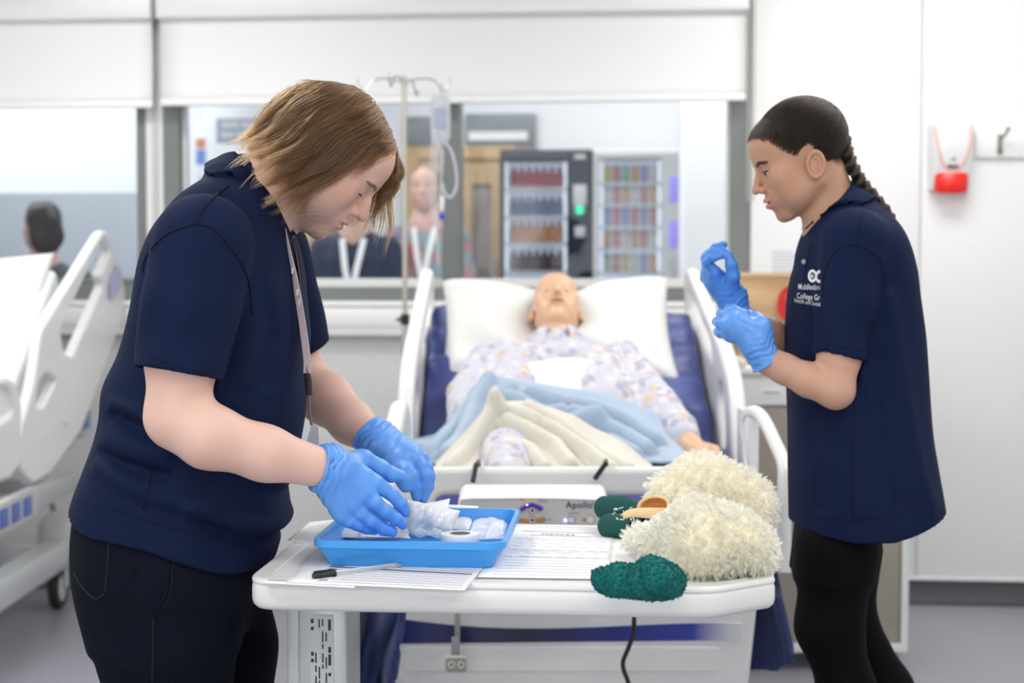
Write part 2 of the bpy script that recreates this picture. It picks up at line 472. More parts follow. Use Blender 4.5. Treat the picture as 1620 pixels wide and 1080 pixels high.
# lower wall lining and white dado trunking
tz1 = WL(560, 486)[2]; tz0 = WL(560, 530)[2]
b = MB(); b.box2((-3.25, -0.008, 0.16), (WL(1187, 500)[0], 0.0, tz0)); wstruct('wall_lower', b, m_low)
b = MB(); b.box2((-3.2, -0.06, tz0), (WL(1187, 500)[0], 0.0, tz1), 0.006)
b.box2((-3.2, -0.064, tz0+0.035), (WL(1187, 500)[0], -0.058, tz1-0.012), 0.002); wstruct('trim_1', b, m_white_trim)
# cladding sheets right of the window
x0 = w2r+0.004; xs = WL(1453, 500)[0]
cz = WL(1500, 912)[2]
for i, (xa, xb) in enumerate([(x0, xs-0.003), (xs+0.003, 2.95)]):
    b = MB(); b.box2((xa, -0.014, cz), (xb, 0.0, 2.79), 0.003); wstruct('wall_panel', b, m_clad)
b = MB(); b.box2((x0, -0.020, cz-0.012), (2.95, 0.0, cz), 0.002); wstruct('trim_2', b, m_white_trim)
# coved skirting
b = MB()
prof = [(-0.012, cz-0.012), (-0.012, 0.05), (-0.020, 0.024), (-0.04, 0.008), (-0.075, 0.0015), (0.0, 0.0015), (0.0, cz-0.012)]
v = [(x, y, z) for x in (-3.2, 2.95) for (y, z) in prof]; n = len(prof)
b.add(v, [(i, (i+1) % n, n+(i+1) % n, n+i) for i in range(n)]+[tuple(range(n))[::-1], tuple(range(n, 2*n))])
wstruct('baseboard_back', b, m_base, angle=20)

# windows
def window(name, xl, xr, mull):
    r = thing(name, None, None, tuple(W0), WROT); r['kind'] = 'structure'
    fw = 0.055
    b = MB()
    b.plate([(xl, sill), (xr, sill), (xr, headz), (xl, headz)], [[(xl+mull['l'], sill+0.055), (xr-mull['r'], sill+0.055), (xr-mull['r'], headz-0.055), (xl+mull['l'], headz-0.055)]],
            0.13, 0.004, Matrix.Translation((0, 0.07, 0)) @ RX); b.build('window_frame', m_grey_frame, r)
    b = MB(); b.plate([(xl+mull['l']-.004, sill+0.05), (xr-mull['r']+.004, sill+0.05), (xr-mull['r']+.004, headz-0.05), (xl+mull['l']-.004, headz-0.05)],
            [[(xl+mull['l']+.014, sill+0.088), (xr-mull['r']-.014, sill+0.088), (xr-mull['r']-.014, headz-0.07), (xl+mull['l']+.014, headz-0.07)]],
            0.05, 0.003, Matrix.Translation((0, 0.09, 0)) @ RX); b.build('glazing_bead', m_white_trim if mull.get('bead') else m_grey_frame, r)
    xsn = [xl+mull['l']]+[q for m in mull['m'] for q in (m[0], m[1])]+[xr-mull['r']]
    for m in mull['m']:
        b = MB(); b.box2((m[0], 0.005, sill+0.05), (m[1], 0.135, headz-0.05), 0.004); b.build('mullion', m_grey_frame, r)
    for i in range(0, len(xsn), 2):
        b = MB(); b.box2((xsn[i]-.005, 0.086, sill+0.05), (xsn[i+1]+.005, 0.092, headz-0.05)); b.build('pane', m_glass, r)
    return r
window('window_1', -3.2, w1r+0.012, dict(l=0.05, r=0.055, m=[]))
window('window_2', w2l-0.012, w2r, dict(l=0.075, r=0.075, m=[(WL(699, 300)[0], WL(727, 300)[0])], bead=True))
# cover strip between the two windows
b = MB(); xa = WL(247, 300)[0]; b.box2((xa-0.012, -0.012, sill), (xa+0.014, 0.02, headz), 0.003); b.box2((xa-.002, -0.016, sill), (xa+.004, -0.011, headz), 0.001)
wstruct('trim_3', b, m_lgrey)
b = MB(); b.box2((-3.2, -0.03, sill-0.022), (w2r, 0.0, sill), 0.004); wstruct('window_sill', b, m_white_trim)

# roller blinds
def blind(label, xl, xr, zb, chain_x=None):
    yo = -0.075
    r = wthing('roller_blind', label, 'blind', ((xl+xr)/2, yo, zb)); w = (xr-xl)/2
    zt = 2.325-zb
    b = MB(); b.box2((-w-0.008, -0.045, zt-0.045), (w+0.008, 0.06, zt+0.055), 0.012, 3); b.build('headrail', m_white, r)
    b = MB(); b.grid(lambda u, t: ((u*2-1)*w, 0.012*math.sin(PI*min(1, t*1.2))*0.2, 0.02+t*(zt-0.03)), 24, 12)
    f = b.build('blind_fabric', m_blind, r); sm = f.modifiers.new('thickness', 'SOLIDIFY'); sm.thickness = 0.0015
    b = MB(); b.box2((-w, -0.011, -0.002), (w, 0.011, 0.026), 0.006, 3); b.build('bottom_bar', mat('blind_bar', (0.9, 0.9, 0.9), 0.3), r)
    if chain_x is not None:
        b = MB(); za = WL(1187, 315)[2]-zb
        for s in (-0.011, 0.011):
            for k in range(90):
                z = za+(zt-za)*k/89
                b.box((w+chain_x+s, -0.02, z), (0.008, 0.008, 0.008), 0.0025, 1)
        b.tube([(w+chain_x+0.011*math.cos(t), -0.02, za-0.011*math.sin(t)) for t in np.linspace(0, PI, 9)], 0.003, 6)
        b.build('bead_chain', mat('chain_plastic', (0.55, 0.54, 0.5), 0.4), r)
    return r
yb = -0.075
blind('white roller blind lowered over the window at far left', -3.1, WL(241, 100, yb)[0], WL(120, 171, yb)[2])
blind('wide white roller blind with bead chain above the vending machine view', WL(254, 100, yb)[0], WL(1181, 100, yb)[0], WL(700, 163, yb)[2], 0.018)

# ---------------------------------------------------------------- wall things on the right
def w_obj(mb, name, m, r, **k): return mb.build(name, m, r, **k)
# soap dispenser
m_red = mat('red_push_bar', (0.85, 0.02, 0.012), 0.3)
m_rose = mat('rose_line', (0.85, 0.42, 0.36), 0.35)
c = WL(1500, 300, -0.014); top = WL(1500, 192, -0.014); ppm = 1/(abs(WL(1501, 250)[0]-WL(1500, 250)[0]))
r = wthing('soap_dispenser', 'white wall soap dispenser with a red push bar and rose outline', 'dispenser', c)
H = top[2]-c[2]; hw = 0.081
b = MB()
def sd(u, t):
    a = PI*(u); z = H*t
    wd = hw*(0.93+0.07*min(1, t*2)); dep = 0.055+0.055*math.sin(min(1, t*1.15)*PI*0.62)
    if t > 0.9: k = (t-0.9)/0.1; wd *= math.sqrt(max(0, 1-0.25*k*k)); dep *= math.sqrt(max(0.0, 1-0.8*k*k))
    ex = 0.45
    return (wd*np.sign(math.cos(a))*abs(math.cos(a))**ex, -dep*abs(math.sin(a))**ex, z)
b.grid(sd, 33, 24); n0 = len(b.v)
b.f.append(tuple(i*24 for i in range(33))[::-1]); b.f.append(tuple(i*24+23 for i in range(33)))
w_obj(b, 'dispenser_body', m_white, r, weld=True)
def onface(x, z):
    t = z/H; dep = 0.055+0.055*math.sin(min(1, t*1.15)*PI*0.62)
    wd = hw*(0.93+0.07*min(1, t*2))
    if t > 0.9: k = (t-0.9)/0.1; wd *= math.sqrt(max(0, 1-0.25*k*k)); dep *= math.sqrt(max(0.0, 1-0.8*k*k))
    return (x, -dep*(max(0.0, 1-(abs(x)/wd)**4.44))**0.225-0.0015, z)
line = [onface(0.064*math.cos(t)*(1 if True else 1), H*0.42+(-0.155*H if False else 0)+0) for t in ()]
pts = []
for s in np.linspace(-1, 1, 41):
    x = 0.069*np.sign(s)*abs(s)**0.55; z = H*0.30+(H*0.62)*abs(s)**2.1
    pts.append(onface(x, z))
b = MB(); b.tube(pts, 0.0038, 8); w_obj(b, 'outline_band', m_rose, r)
b = MB(); b.tube([onface(x, H*0.318+6.0*x*x) for x in np.linspace(-0.022, 0.022, 9)], [0.001]+[0.006]*7+[0.001], 8); w_obj(b, 'viewing_slot', m_black, r)
b = MB(); b.box((0.0, onface(0, H*0.42)[1], H*0.425), (0.016, 0.002, 0.009), 0.0008); w_obj(b, 'blue_mark', mat('blue_mark', (0.2, 0.25, 0.5), 0.4), r)
b = MB()
def bar(u, t):
    a = PI*u; zz = H*(-0.03+0.26*t); 
    return (0.064*math.cos(a)*(1+0.06*t), -0.02-(0.075+0.012*math.sin(PI*t))*abs(math.sin(a))**0.5, zz-0.010*math.sin(a)*(1-t))
b.grid(bar, 25, 8); b.f.append(tuple(i*8 for i in range(25))[::-1]); b.f.append(tuple(i*8+7 for i in range(25)))
w_obj(b, 'push_bar', m_red, r)
# coat hook rail
a0 = WL(1541, 250, -0.014); a1 = WL(1541, 205, -0.014)
r = wthing('coat_hook_rail', 'white hook rail with a steel coat hook beside the soap dispenser', 'hook rail', a0)
b = MB(); b.box2((0, -0.02, 0), (0.75, 0, a1[2]-a0[2]), 0.004); w_obj(b, 'backboard', m_white_trim, r)
for i, px in enumerate((1581,)):
    q = WL(px, 228, -0.034)-a0
    b = MB(); b.box((q[0], -0.023, q[2]), (0.016, 0.006, 0.075), 0.002)
    b.tube(spline([(q[0], -0.024, q[2]-0.02), (q[0], -0.05, q[2]-0.036), (q[0], -0.062, q[2]-0.02)], 6), 0.005, 8)
    b.tube(spline([(q[0], -0.024, q[2]+0.02), (q[0]+0.01, -0.06, q[2]+0.03), (q[0]+0.016, -0.085, q[2]+0.05)], 6), 0.005, 8)
    b.box((q[0]+0.017, -0.088, q[2]+0.052), (0.016, 0.012, 0.016), 0.004)
    w_obj(b, 'hook', m_dsteel, r)
q = WL(1581, 228, -0.034)-a0
for k in (1,):
    b = MB(); x = q[0]+0.30; b.box((x, -0.023, q[2]), (0.016, 0.006, 0.075), 0.002)
    b.tube(spline([(x, -0.024, q[2]-0.02), (x, -0.05, q[2]-0.036), (x, -0.062, q[2]-0.02)], 6), 0.005, 8); w_obj(b, 'hook', m_dsteel, r)
# paper notice on the wall behind the girl
m_paper = mat('white_paper', (0.88, 0.88, 0.89), 0.75)
m_ink = mat('grey_ink', (0.22, 0.22, 0.26), 0.8)
m_ink_l = mat('light_grey_ink', (0.50, 0.51, 0.57), 0.8)
a0 = WL(1216, 430, -0.014); a1 = WL(1266, 393, -0.014)
r = wthing('wall_notice', 'white printed notice taped to the wall above the brown paper bag', 'notice', a0)
w, h = a1[0]-a0[0], a1[2]-a0[2]
b = MB(); b.box2((0, -0.0015, -0.05), (w+0.03, 0, h)); w_obj(b, 'sheet', m_paper, r)
b = MB()
for k in range(8):
    b.box2((0.012, -0.0022, h-0.014-k*0.013), (w*(0.95 if k % 3 else 0.75), -0.0015, h-0.009-k*0.013))
t = w_obj(b, 'print_lines', m_ink_l, r); t['kind'] = 'stuff'

# ================================================================ CORRIDOR beyond the glass
m_cwall = mat('corridor_wall', (0.84, 0.85, 0.86), 0.6, vary=(1, 0.01))
m_cdado = mat('corridor_dado', (0.40, 0.435, 0.475), 0.5, vary=(3, 0.02))
CY = 3.9
b = MB(); b.box2((-6, CY, 0), (5.0, CY+0.1, 3.0)); wstruct('wall_corridor', b, m_cwall)
b = MB(); b.box2((-6, 0.2, 2.82), (5.0, CY+0.1, 2.92)); wstruct('ceiling_corridor', b, m_cwall)
dz = WL(100, 305, 2.6)[2]
b = MB(); b.box2((-6, 2.6, 0), (WL(300, 305, 2.6)[0], 2.7, dz), 0.004); wstruct('wall_half_partition', b, m_cdado)
b = MB(); b.box2((WL(1076, 300, 1.6)[0], 1.6, 0), (3.2, 2.0, 2.82)); wstruct('wall_corridor_return', b, m_cwall)
# wooden door set with transom and sign
m_wood = mat('oak_door', (0.52, 0.35, 0.18), 0.45, vary=(6, 0.15))
m_dglass = mat('dark_panel', (0.23, 0.25, 0.27), 0.3)
def corridor_door(idx, pxl, pxr, glass):
    r = thing('door_%d' % idx, None, None, tuple(W0), WROT); r['kind'] = 'structure'
    y = CY-0.06
    xl = WL(pxl, 300, y)[0]; xr = WL(pxr, 300, y)[0]; zt = WL(760, 232, y)[2]
    b = MB(); b.plate([(xl, 0), (xr, 0), (xr, zt), (xl, zt)], [[(xl+0.08, 0.01), (xr-0.08, 0.01), (xr-0.08, zt-0.08), (xl+0.08, zt-0.08)]], 0.12, 0.003, Matrix.Translation((0, y, 0)) @ RX)
    b.build('door_frame', m_wood, r)
    b = MB(); b.plate([(xl+.08, .01), (xr-.08, .01), (xr-.08, zt-.08), (xl+.08, zt-.08)], [[(glass[0], 0.9), (glass[1], 0.9), (glass[1], zt-0.24), (glass[0], zt-0.24)]], 0.05, 0.003, Matrix.Translation((0, y-0.01, 0)) @ RX)
    b.build('door_leaf', m_wood, r)
    b = MB(); b.box2((glass[0], y-0.012, 0.9), (glass[1], y-0.004, zt-.24)); b.build('door_pane', mat('door_pane', (0.30, 0.27, 0.24), 0.15), r)
    b = MB(); b.tube([(xr-0.13, y-0.09, 1.0), (xr-0.13, y-0.09, 1.35)], 0.012, 10); b.box((xr-.13, y-.06, 1.03), (.015, .06, .015)); b.box((xr-.13, y-.06, 1.32), (.015, .06, .015)); b.build('door_handle', m_steel, r)
    return xl, xr, zt
y = CY-0.06
corridor_door(1, 645, 815, (WL(748, 300, y)[0], WL(778, 300, y)[0]))
corridor_door(2, 488, 560, (WL(515, 300, y)[0], WL(535, 300, y)[0]))
# transom panel and signs over the doors
def flatbox(name, label, cat, pxl, pyt, pxr, pyb, yo, th, m, bev=0.004):
    yo -= .006
    a = WL(pxl, pyb, yo); c = WL(pxr, pyt, yo)
    r = wthing(name, label, cat, a); b = MB(); b.box2((0, -th, 0), (c[0]-a[0], 0, c[2]-a[2]), bev); b.build('panel', m, r)
    return r, c[0]-a[0], c[2]-a[2]
r, w, h = flatbox('transom_panel', 'grey panel with a white strip above the wooden corridor door', 'panel', 738, 180, 848, 248, CY, 0.05, m_dglass)
b = MB(); b.box2((0.02, -0.06, 0.10), (w-0.05, -0.05, 0.155)); b.build('white_strip', m_white, r)
b = MB(); b.box2((0.02, -0.056, 0.0), (w-0.03, -0.05, 0.045)); b.build('wood_strip', m_wood, r)
r, w, h = flatbox('transom_panel', 'grey panel above the corridor door left of the drip bag', 'panel', 645, 185, 690, 232, CY, 0.05, m_dglass)
# white poster board with a grey header seen left of the man's head
r, w, h = flatbox('notice_board', 'white corridor notice board with grey heading panel beside the man\'s hair', 'board', 328, 172, 452, 300, CY, 0.03, m_white)
b = MB(); b.box2((w*.14, -0.036, h*.58), (w*.98, -0.03, h*.88)); b.build('heading_panel', mat('heading_grey', (0.33, 0.37, 0.45), 0.5), r)
b = MB()
for k, (f0, f1) in enumerate(((.2, .42), (.45, .70), (.73, .92))): b.box2((w*f0, -0.0385, h*.76), (w*f1, -0.036, h*.84))
for k, (f0, f1) in enumerate(((.2, .36), (.39, .55))): b.box2((w*f0, -0.0385, h*.64), (w*f1, -0.036, h*.71))
t = b.build('heading_print', m_lgrey, r); t['kind'] = 'stuff'
r, w, h = flatbox('leaflet_rack', 'coloured leaflets on the corridor wall beside the left window edge', 'leaflets', 312, 195, 330, 282, CY, 0.02, m_paper)
b = MB(); b.box2((0.0, -.024, h*.55), (w, -.02, h*.72)); b.build('orange_leaflet', mat('orange_print', (0.65, 0.25, 0.13), 0.6), r)
b = MB(); b.box2((0.0, -.024, h*.25), (w, -.02, h*.52)); b.build('blue_leaflet', mat('blue_print', (0.18, 0.26, 0.6), 0.6), r)

# vending machines
m_vbody = mat('vending_body', (0.018, 0.024, 0.045), 0.5, spec=0.2, vary=(4, 0.06))
m_vin = mat('vending_interior', (0.55, 0.57, 0.68), 0.5, emit=(0.75, 0.82, 1.0, 0.55))
m_led = mat('vending_tube', (1, 1, 1), 0.4, emit=(0.85, 0.92, 1.0, 1.0))
VY = 2.9
def vending(label, pxl, pxr, pyt, gl, gr, gt, rows, dark, panel):
    a = WL(pxl, 440, VY); c = WL(pxr, pyt, VY); W = c[0]-a[0]; Z = c[2]
    r = wthing('vending_machine', label, 'vending machine', (a[0], VY, 0)); D = 0.75
    g0 = WL(gl, 300, VY)[0]-a[0]; g1 = WL(gr, 300, VY)[0]-a[0]; gz = WL(800, gt, VY)[2]; z0 = 0.75
    body = MB(); body.box2((0, 0.30, 0.06), (W, D, Z), 0.01)
    body.plate([(0, .06), (W, .06), (W, Z), (0, Z)], [[(g0, z0), (g1, z0), (g1, gz), (g0, gz)]], 0.30, 0.006, Matrix.Translation((0, 0.15, 0)) @ RX)
    body.box2((0.04, 0.05, 0), (W-.04, D-.05, 0.07)); body.build('cabinet', m_vbody if dark else m_lgrey, r)
    b = MB(); b.box2((g0, 0.285, z0), (g1, 0.299, gz)); b.build('lit_backing', m_vin, r)
    for x in (g0+0.012, g1-0.012):
        b = MB(); b.box((x, 0.03, (z0+gz)/2), (0.011, 0.016, gz-z0-.02), 0.004); b.build('light_tube', m_led, r)
    for zr in rows:
        b = MB(); b.box2((g0, 0.02, zr-0.022), (g1, 0.28, zr), 0.003); b.build('shelf', m_lgrey, r)
    b = MB(); b.box2((g0, 0.004, z0), (g1, 0.008, gz)); b.build('glass_front', m_glass, r)
    if panel:
        p0 = WL(panel[0], 300, VY)[0]-a[0]; p1 = WL(panel[1], 300, VY)[0]-a[0]; pc = (p0+p1)/2
        b = MB(); b.box2((g0, -0.006, gz+0.03), (g1, 0.0, Z-0.03), 0.002); b.build('header_sign', mat('header_white', (0.8, 0.83, 0.9), 0.4, emit=(0.8, 0.9, 1, 0.4)), r)
        for (ya, yb_, wd, m, nm) in ((292, 325, .6, m_lgrey, 'keypad'), (244, 252, .5, m_lgrey, 'note_slot'), (358, 375, .45, m_lgrey, 'coin_slot')):
            za = WL(910, yb_, VY)[2]; zb_ = WL(910, ya, VY)[2]
            b = MB(); b.box2((pc-(p1-p0)*wd/2, -0.012, za), (pc+(p1-p0)*wd/2, 0, zb_), 0.003); b.build(nm, m, r)
        q = WL(917, 332, VY); b = MB(); b.lathe([(0, 0), (.026, 0), (.022, .012), (0, .014)], 16, Matrix.Translation((q[0]-a[0], 0, q[2])) @ RX)
        b.build('green_light', mat('green_light', (0.0, 0.5, 0.25), 0.3, emit=(0.0, 0.9, 0.42, 1.2)), r)
    else:
        p0 = WL(1059, 300, VY)[0]-a[0]; p1 = WL(1073, 300, VY)[0]-a[0]
        b = MB(); b.box2((p0, -0.008, WL(1060, 392, VY)[2]), (p1, 0, WL(1060, 350, VY)[2]), 0.002); b.build('lilac_panel', mat('lilac_panel', (0.28, 0.22, 0.85), 0.4, emit=(0.3, 0.25, 0.9, 0.35)), r)
        b = MB(); b.box2((p0, -0.008, WL(1060, 320, VY)[2]), (p1, 0, WL(1060, 280, VY)[2]), 0.002); b.build('lilac_display', MATS['lilac_panel'], r)
    return a, g0, g1
rowz = [WL(850, y, VY)[2] for y in (296, 341, 383, 428)]
a, g0, g1 = vending('navy drinks vending machine with keypad and green light in corridor', 791, 937, 236, 797, 897, 253, rowz, True, (900, 935))
def bottle(name, h, r, body, cap):
    o = thing(name, None, 'bottle'); 
    b = MB(); b.lathe([(0, 0), (r*.9, 0), (r, .01), (r, h*.30), (r*.93, h*.34), (r, h*.38), (r, h*.62), (r*.45, h*.85), (r*.42, h*.9)], 10); b.build('bottle_body', body, o)
    b = MB(); b.lathe([(r*.48, h*.89), (r*.48, h), (0, h)], 10); b.build('cap', cap, o); return o
cols = [((0.35, 0.03, 0.05), (0.7, 0.05, 0.05)), ((0.05, 0.07, 0.2), (0.6, 0.6, 0.7)), ((0.55, 0.25, 0.10), (0.7, 0.3, 0.1)), ((0.10, 0.05, 0.06), (0.35, 0.2, 0.2))]
rown = ['red topped bottle on the top shelf of the drinks machine', 'dark blue bottle on the second shelf of the drinks machine', 'amber bottle on the third shelf of the drinks machine', 'dark bottle on the lowest shelf of the drinks machine']
for k in range(4):
    p = bottle('drink_bottle', 0.125, 0.026, mat('drink%d' % k, cols[k][0], 0.15), mat('drinkcap%d' % k, cols[k][1], 0.3))
    for j in range(7):
        o = p if j == 0 else copy_tree(p)
        o.location = WW((a[0]+g0+0.05+(g1-g0-0.1)*j/6, VY+0.12, rowz[k])); tag(o, rown[k]+', '+['at its left end', 'second from left', 'third from left', 'in its middle', 'third from right', 'second from right', 'at its right end'][j], 'bottle', 'drinks in the lit drinks machine')
rowz2 = [WL(1000, y, VY)[2] for y in (287, 321, 356, 391, 428)]
a, g0, g1 = vending('pale snack vending machine with lilac displays beside the drinks machine', 938, 1075, 240, 948, 1046, 252, rowz2, False, None)
pk = [(0.6, 0.5, 0.15), (0.55, 0.2, 0.2), (0.25, 0.45, 0.3), (0.6, 0.35, 0.15), (0.3, 0.3, 0.55), (0.65, 0.6, 0.55)]
rn = ['top', 'second', 'middle', 'fourth', 'lowest']
for k in range(5):
    for j in range(6):
        if k == 0 and j == 0:
            pb = MB()
            def pf(u, t):
                w = 0.024*(1-0.15*(2*t-1)**8); th = 0.022*max(0.03, (1-(2*t-1)**4))
                return (w*math.cos(2*PI*u), th*math.sin(2*PI*u), 0.10*t)
            pb.grid(pf, 12, 7, True); pme = to_mesh('snack_packet', pb.v, pb.f)
        ci = (k*5+j*7+k*j) % 6; cn = ['yellow', 'red', 'green', 'orange', 'blue', 'cream'][ci]
        me = bpy.data.meshes.get('snack_'+cn)
        if me is None: me = pme.copy(); me.name = 'snack_'+cn; me.materials.append(mat('snack%d' % ci, pk[ci], 0.3))
        o = bpy.data.objects.new('snack_packet', me); col.objects.link(o); o.rotation_euler = (0, 0, WROT)
        o.location = WW((a[0]+g0+0.045+(g1-g0-0.09)*j/5, VY+0.1, rowz2[k]))
        place = ['at its left end', 'second from left', 'third from left', 'third from right', 'second from right', 'at its right end'][j]
        tag(o, '%s packet on the %s shelf of the snack machine, %s' % (cn, rn[k], place), 'snack', 'snacks in the snack machine')
# ================================================================ BED in the middle
BX, BY = 0.15, 3.6
def BL(px, py, Y): return P(px, py, Y)-np.array([BX, BY, 0])
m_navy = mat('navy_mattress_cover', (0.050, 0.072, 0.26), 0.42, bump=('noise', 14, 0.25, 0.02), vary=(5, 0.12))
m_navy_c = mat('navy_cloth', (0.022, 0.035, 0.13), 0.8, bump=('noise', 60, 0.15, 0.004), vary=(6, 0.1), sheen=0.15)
m_bedw = mat('bed_plastic', (0.80, 0.80, 0.79), 0.30, vary=(6, 0.02))
m_frame = mat('bed_frame_paint', (0.52, 0.53, 0.53), 0.35, vary=(6, 0.03))
bed = thing('hospital_bed', 'white hospital bed with a navy mattress and raised backrest behind the table', 'bed', (BX, BY, 0))
# footboard with hand hold
fo = rpoly([(-.425, .335), (.395, .30), (.42, .55), (.435, .80), (.40, .845), (-.40, .845), (-.435, .80), (-.425, .55)], [.04, .05, .1, .05, .06, .06, .05, .1], 6)
b = MB(); b.plate(fo, [rrect(-.33, .695, .33, .782, .03, 5)], 0.042, 0.012, RX)
b.box((0, -0.022, .69), (.80, .012, .012), .005)
b.build('footboard', m_bedw, bed)
# blue printed stripe, curved, fading out toward one end; shade and gloss painted into its dark middle
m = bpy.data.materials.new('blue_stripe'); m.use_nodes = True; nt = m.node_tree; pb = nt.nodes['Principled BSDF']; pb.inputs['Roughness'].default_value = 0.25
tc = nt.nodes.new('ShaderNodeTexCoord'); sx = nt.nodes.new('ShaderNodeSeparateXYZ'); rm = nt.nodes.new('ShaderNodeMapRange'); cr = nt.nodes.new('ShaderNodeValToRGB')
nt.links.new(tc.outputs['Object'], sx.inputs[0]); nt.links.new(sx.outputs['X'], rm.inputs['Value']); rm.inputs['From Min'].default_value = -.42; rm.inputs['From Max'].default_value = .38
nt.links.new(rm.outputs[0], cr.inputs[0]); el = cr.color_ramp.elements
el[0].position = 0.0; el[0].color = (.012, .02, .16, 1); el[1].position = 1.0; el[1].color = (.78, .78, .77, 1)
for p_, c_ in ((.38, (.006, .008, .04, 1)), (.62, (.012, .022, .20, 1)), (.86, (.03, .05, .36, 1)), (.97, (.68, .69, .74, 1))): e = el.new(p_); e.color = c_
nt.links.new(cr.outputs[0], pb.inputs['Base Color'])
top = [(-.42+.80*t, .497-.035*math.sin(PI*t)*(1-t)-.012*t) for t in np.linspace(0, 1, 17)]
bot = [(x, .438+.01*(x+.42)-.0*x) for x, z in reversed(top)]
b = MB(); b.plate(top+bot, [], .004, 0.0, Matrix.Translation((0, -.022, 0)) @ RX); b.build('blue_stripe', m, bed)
b = MB(); b.plate(rrect(-.40, .372, .33, .430, .012), [], .006, 0.002, Matrix.Translation((0, -.0215, 0)) @ RX); b.build('moulded_band', m_bedw, bed)
# headboard
b = MB(); b.plate(rpoly([(-.45, .45), (.45, .45), (.45, 1.02), (.40, 1.09), (-.40, 1.09), (-.45, 1.02)], .05), [rrect(-.33, .95, .33, 1.03, .03)], .04, .012, Matrix.Translation((0, 2.2, 0)) @ RX); b.build('headboard', m_bedw, bed)
# frame
b = MB()
for s in (-.40, .40): b.box2((s-.025, .05, .50), (s+.025, 2.18, .56), .008)
for y in (.1, .75, 1.4, 2.1): b.box2((-.40, y-.03, .50), (.40, y+.03, .55), .006)
b.build('deck_frame', m_frame, bed)
b = MB()
for s in (-.30, .30): b.box2((s-.03, .15, .19), (s+.03, 2.1, .25), .01)
for y in (.22, 2.0): b.box2((-.38, y-.04, .19), (.38, y+.04, .25), .01)
b.build('base_frame', m_frame, bed)
for y in (.55, 1.6):
    b = MB()
    for s in (-.24, .24): b.tube([(s, y-.25, .24), (s, y+.15, .51)], .022, 10)
    b.build('lift_arm', m_frame, bed)
def caster(parent, c, r=0.065):
    c = Vector(c); k = thing('caster', None, None); k.parent = parent; k.location = c
    T = Matrix.Rotation(PI/2, 4, 'Y')
    b = MB(); b.lathe([(r*.62, -.018), (r*.9, -.019), (r, -.010), (r, .010), (r*.9, .019), (r*.62, .018)], 28, T); b.build('tyre', m_rubber, k)
    b = MB(); b.lathe([(0, -.022), (r*.5, -.021), (r*.78, -.015), (r*.78, .015), (r*.5, .021), (0, .022)], 28, T); b.build('wheel_disc', m_lgrey, k)
    b = MB()
    for s in (-1, 1): b.box((s*.030, .008, r*.72), (.012, .045, r*1.5), .005)
    b.box((0, .012, r*1.45), (.075, .07, .03), .012); b.cyl((0, .012, r*1.4), (0, .012, r*2.1), .016, 12); b.build('fork', m_lgrey, k)
    return k
for x in (-.34, .34):
    for y in (.22, 2.0): caster(bed, (x, y, .065))
# mattress: flat foot part and raised back part
def mat_prof(s):
    """centre line (y, z of top) along the bed, s in 0..1"""
    L0, L1 = 0.80, 0.83
    t = s*(L0+L1)
    if t < L0-.1: return .04+t, .775, 0.0
    k = min(1, max(0, (t-(L0-.1))/.2)); a = math.radians(29)*k*k*(3-2*k)
    return None
ys = []; n = 60; y_, z_ = .05, .775; dt = 1.62/(n-1)
for i in range(n):
    t = i*dt; k = min(1, max(0, (t-.68)/.20)); a = math.radians(30)*k*k*(3-2*k); ys.append((y_, z_, a)); y_ += dt*math.cos(a); z_ += dt*math.sin(a)
def mattress(u, t):
    i = min(n-1, int(t*(n-1)+.5)); y, z, a = ys[i]
    ex = 0.30; an = 2*PI*u; hw, th = .43, .075
    cx = hw*np.sign(math.cos(an))*abs(math.cos(an))**ex; cz = th*np.sign(math.sin(an))*abs(math.sin(an))**ex-th
    e = min(t, 1-t)*1.62; sh = 1-.35*math.exp(-(e/.018)**2)*1.0
    cz = (cz+th)*sh-th; cx *= 1-.015*math.exp(-(e/.02)**2)
    w = .009*math.sin(38*t*1.6+3*cx+2*math.sin(7*cx))*math.exp(-((t-.78)/.25)**2)*(1 if cz > -.02 else .3)
    w += .013*math.sin(23*(y+.55*cx)+4*math.sin(5*cx+9*t))*(1 if t > .45 else 0)
    nx, nz = -math.sin(a), math.cos(a)
    return (cx+.012, y+nx*(cz+w), z+nz*(cz+w))
b = MB(); b.grid(mattress, 72, n, True); b.f.append(tuple(i*n for i in range(72))[::-1]); b.f.append(tuple(i*n+n-1 for i in range(72)))
b.build('mattress', m_navy, bed)
def back_z(y):
    """height of the mattress top at bed length y"""
    return float(np.interp(y, [q[0] for q in ys], [q[1] for q in ys]))
# backrest board under the raised mattress
b = MB(); i0 = ys[26]; i1 = ys[-1]
b.box((0, (i0[0]+i1[0])/2+.08, (i0[1]+i1[1])/2-.185), (.84, .86, .03), .008, rot=(math.radians(30), 0, 0)); b.build('backrest_board', m_frame, bed)
# side rails, made in a vertical plane along the bed: profile in (y, z)
RYZ = Matrix(((0, 0, 1, 0), (1, 0, 0, 0), (0, 1, 0, 0), (0, 0, 0, 1)))   # plate (x, y) -> (y, z)
def rail(x, outer, holes, th=.045, name='side_rail'):
    b = MB(); b.plate(outer, holes, th, .016, Matrix.Translation((x, 0, 0)) @ RYZ); return b.build(name, m_bedw, bed)
head_o = rpoly([(.62, .66), (.84, .60), (1.30, .86), (1.86, 1.06), (1.90, 1.27), (1.83, 1.305), (1.60, 1.245), (.92, 1.07), (.72, .98)], [.06, .08, .15, .08, .05, .06, .2, .12, .1], 6)
head_h = [rpoly([(1.10, 1.02), (1.45, 1.07), (1.79, 1.16), (1.82, 1.235), (1.60, 1.185), (1.15, 1.075)], .03, 5), rpoly([(.80, .80), (.92, .78), (1.0, .93), (.93, .985), (.84, .95)], .04, 5)]
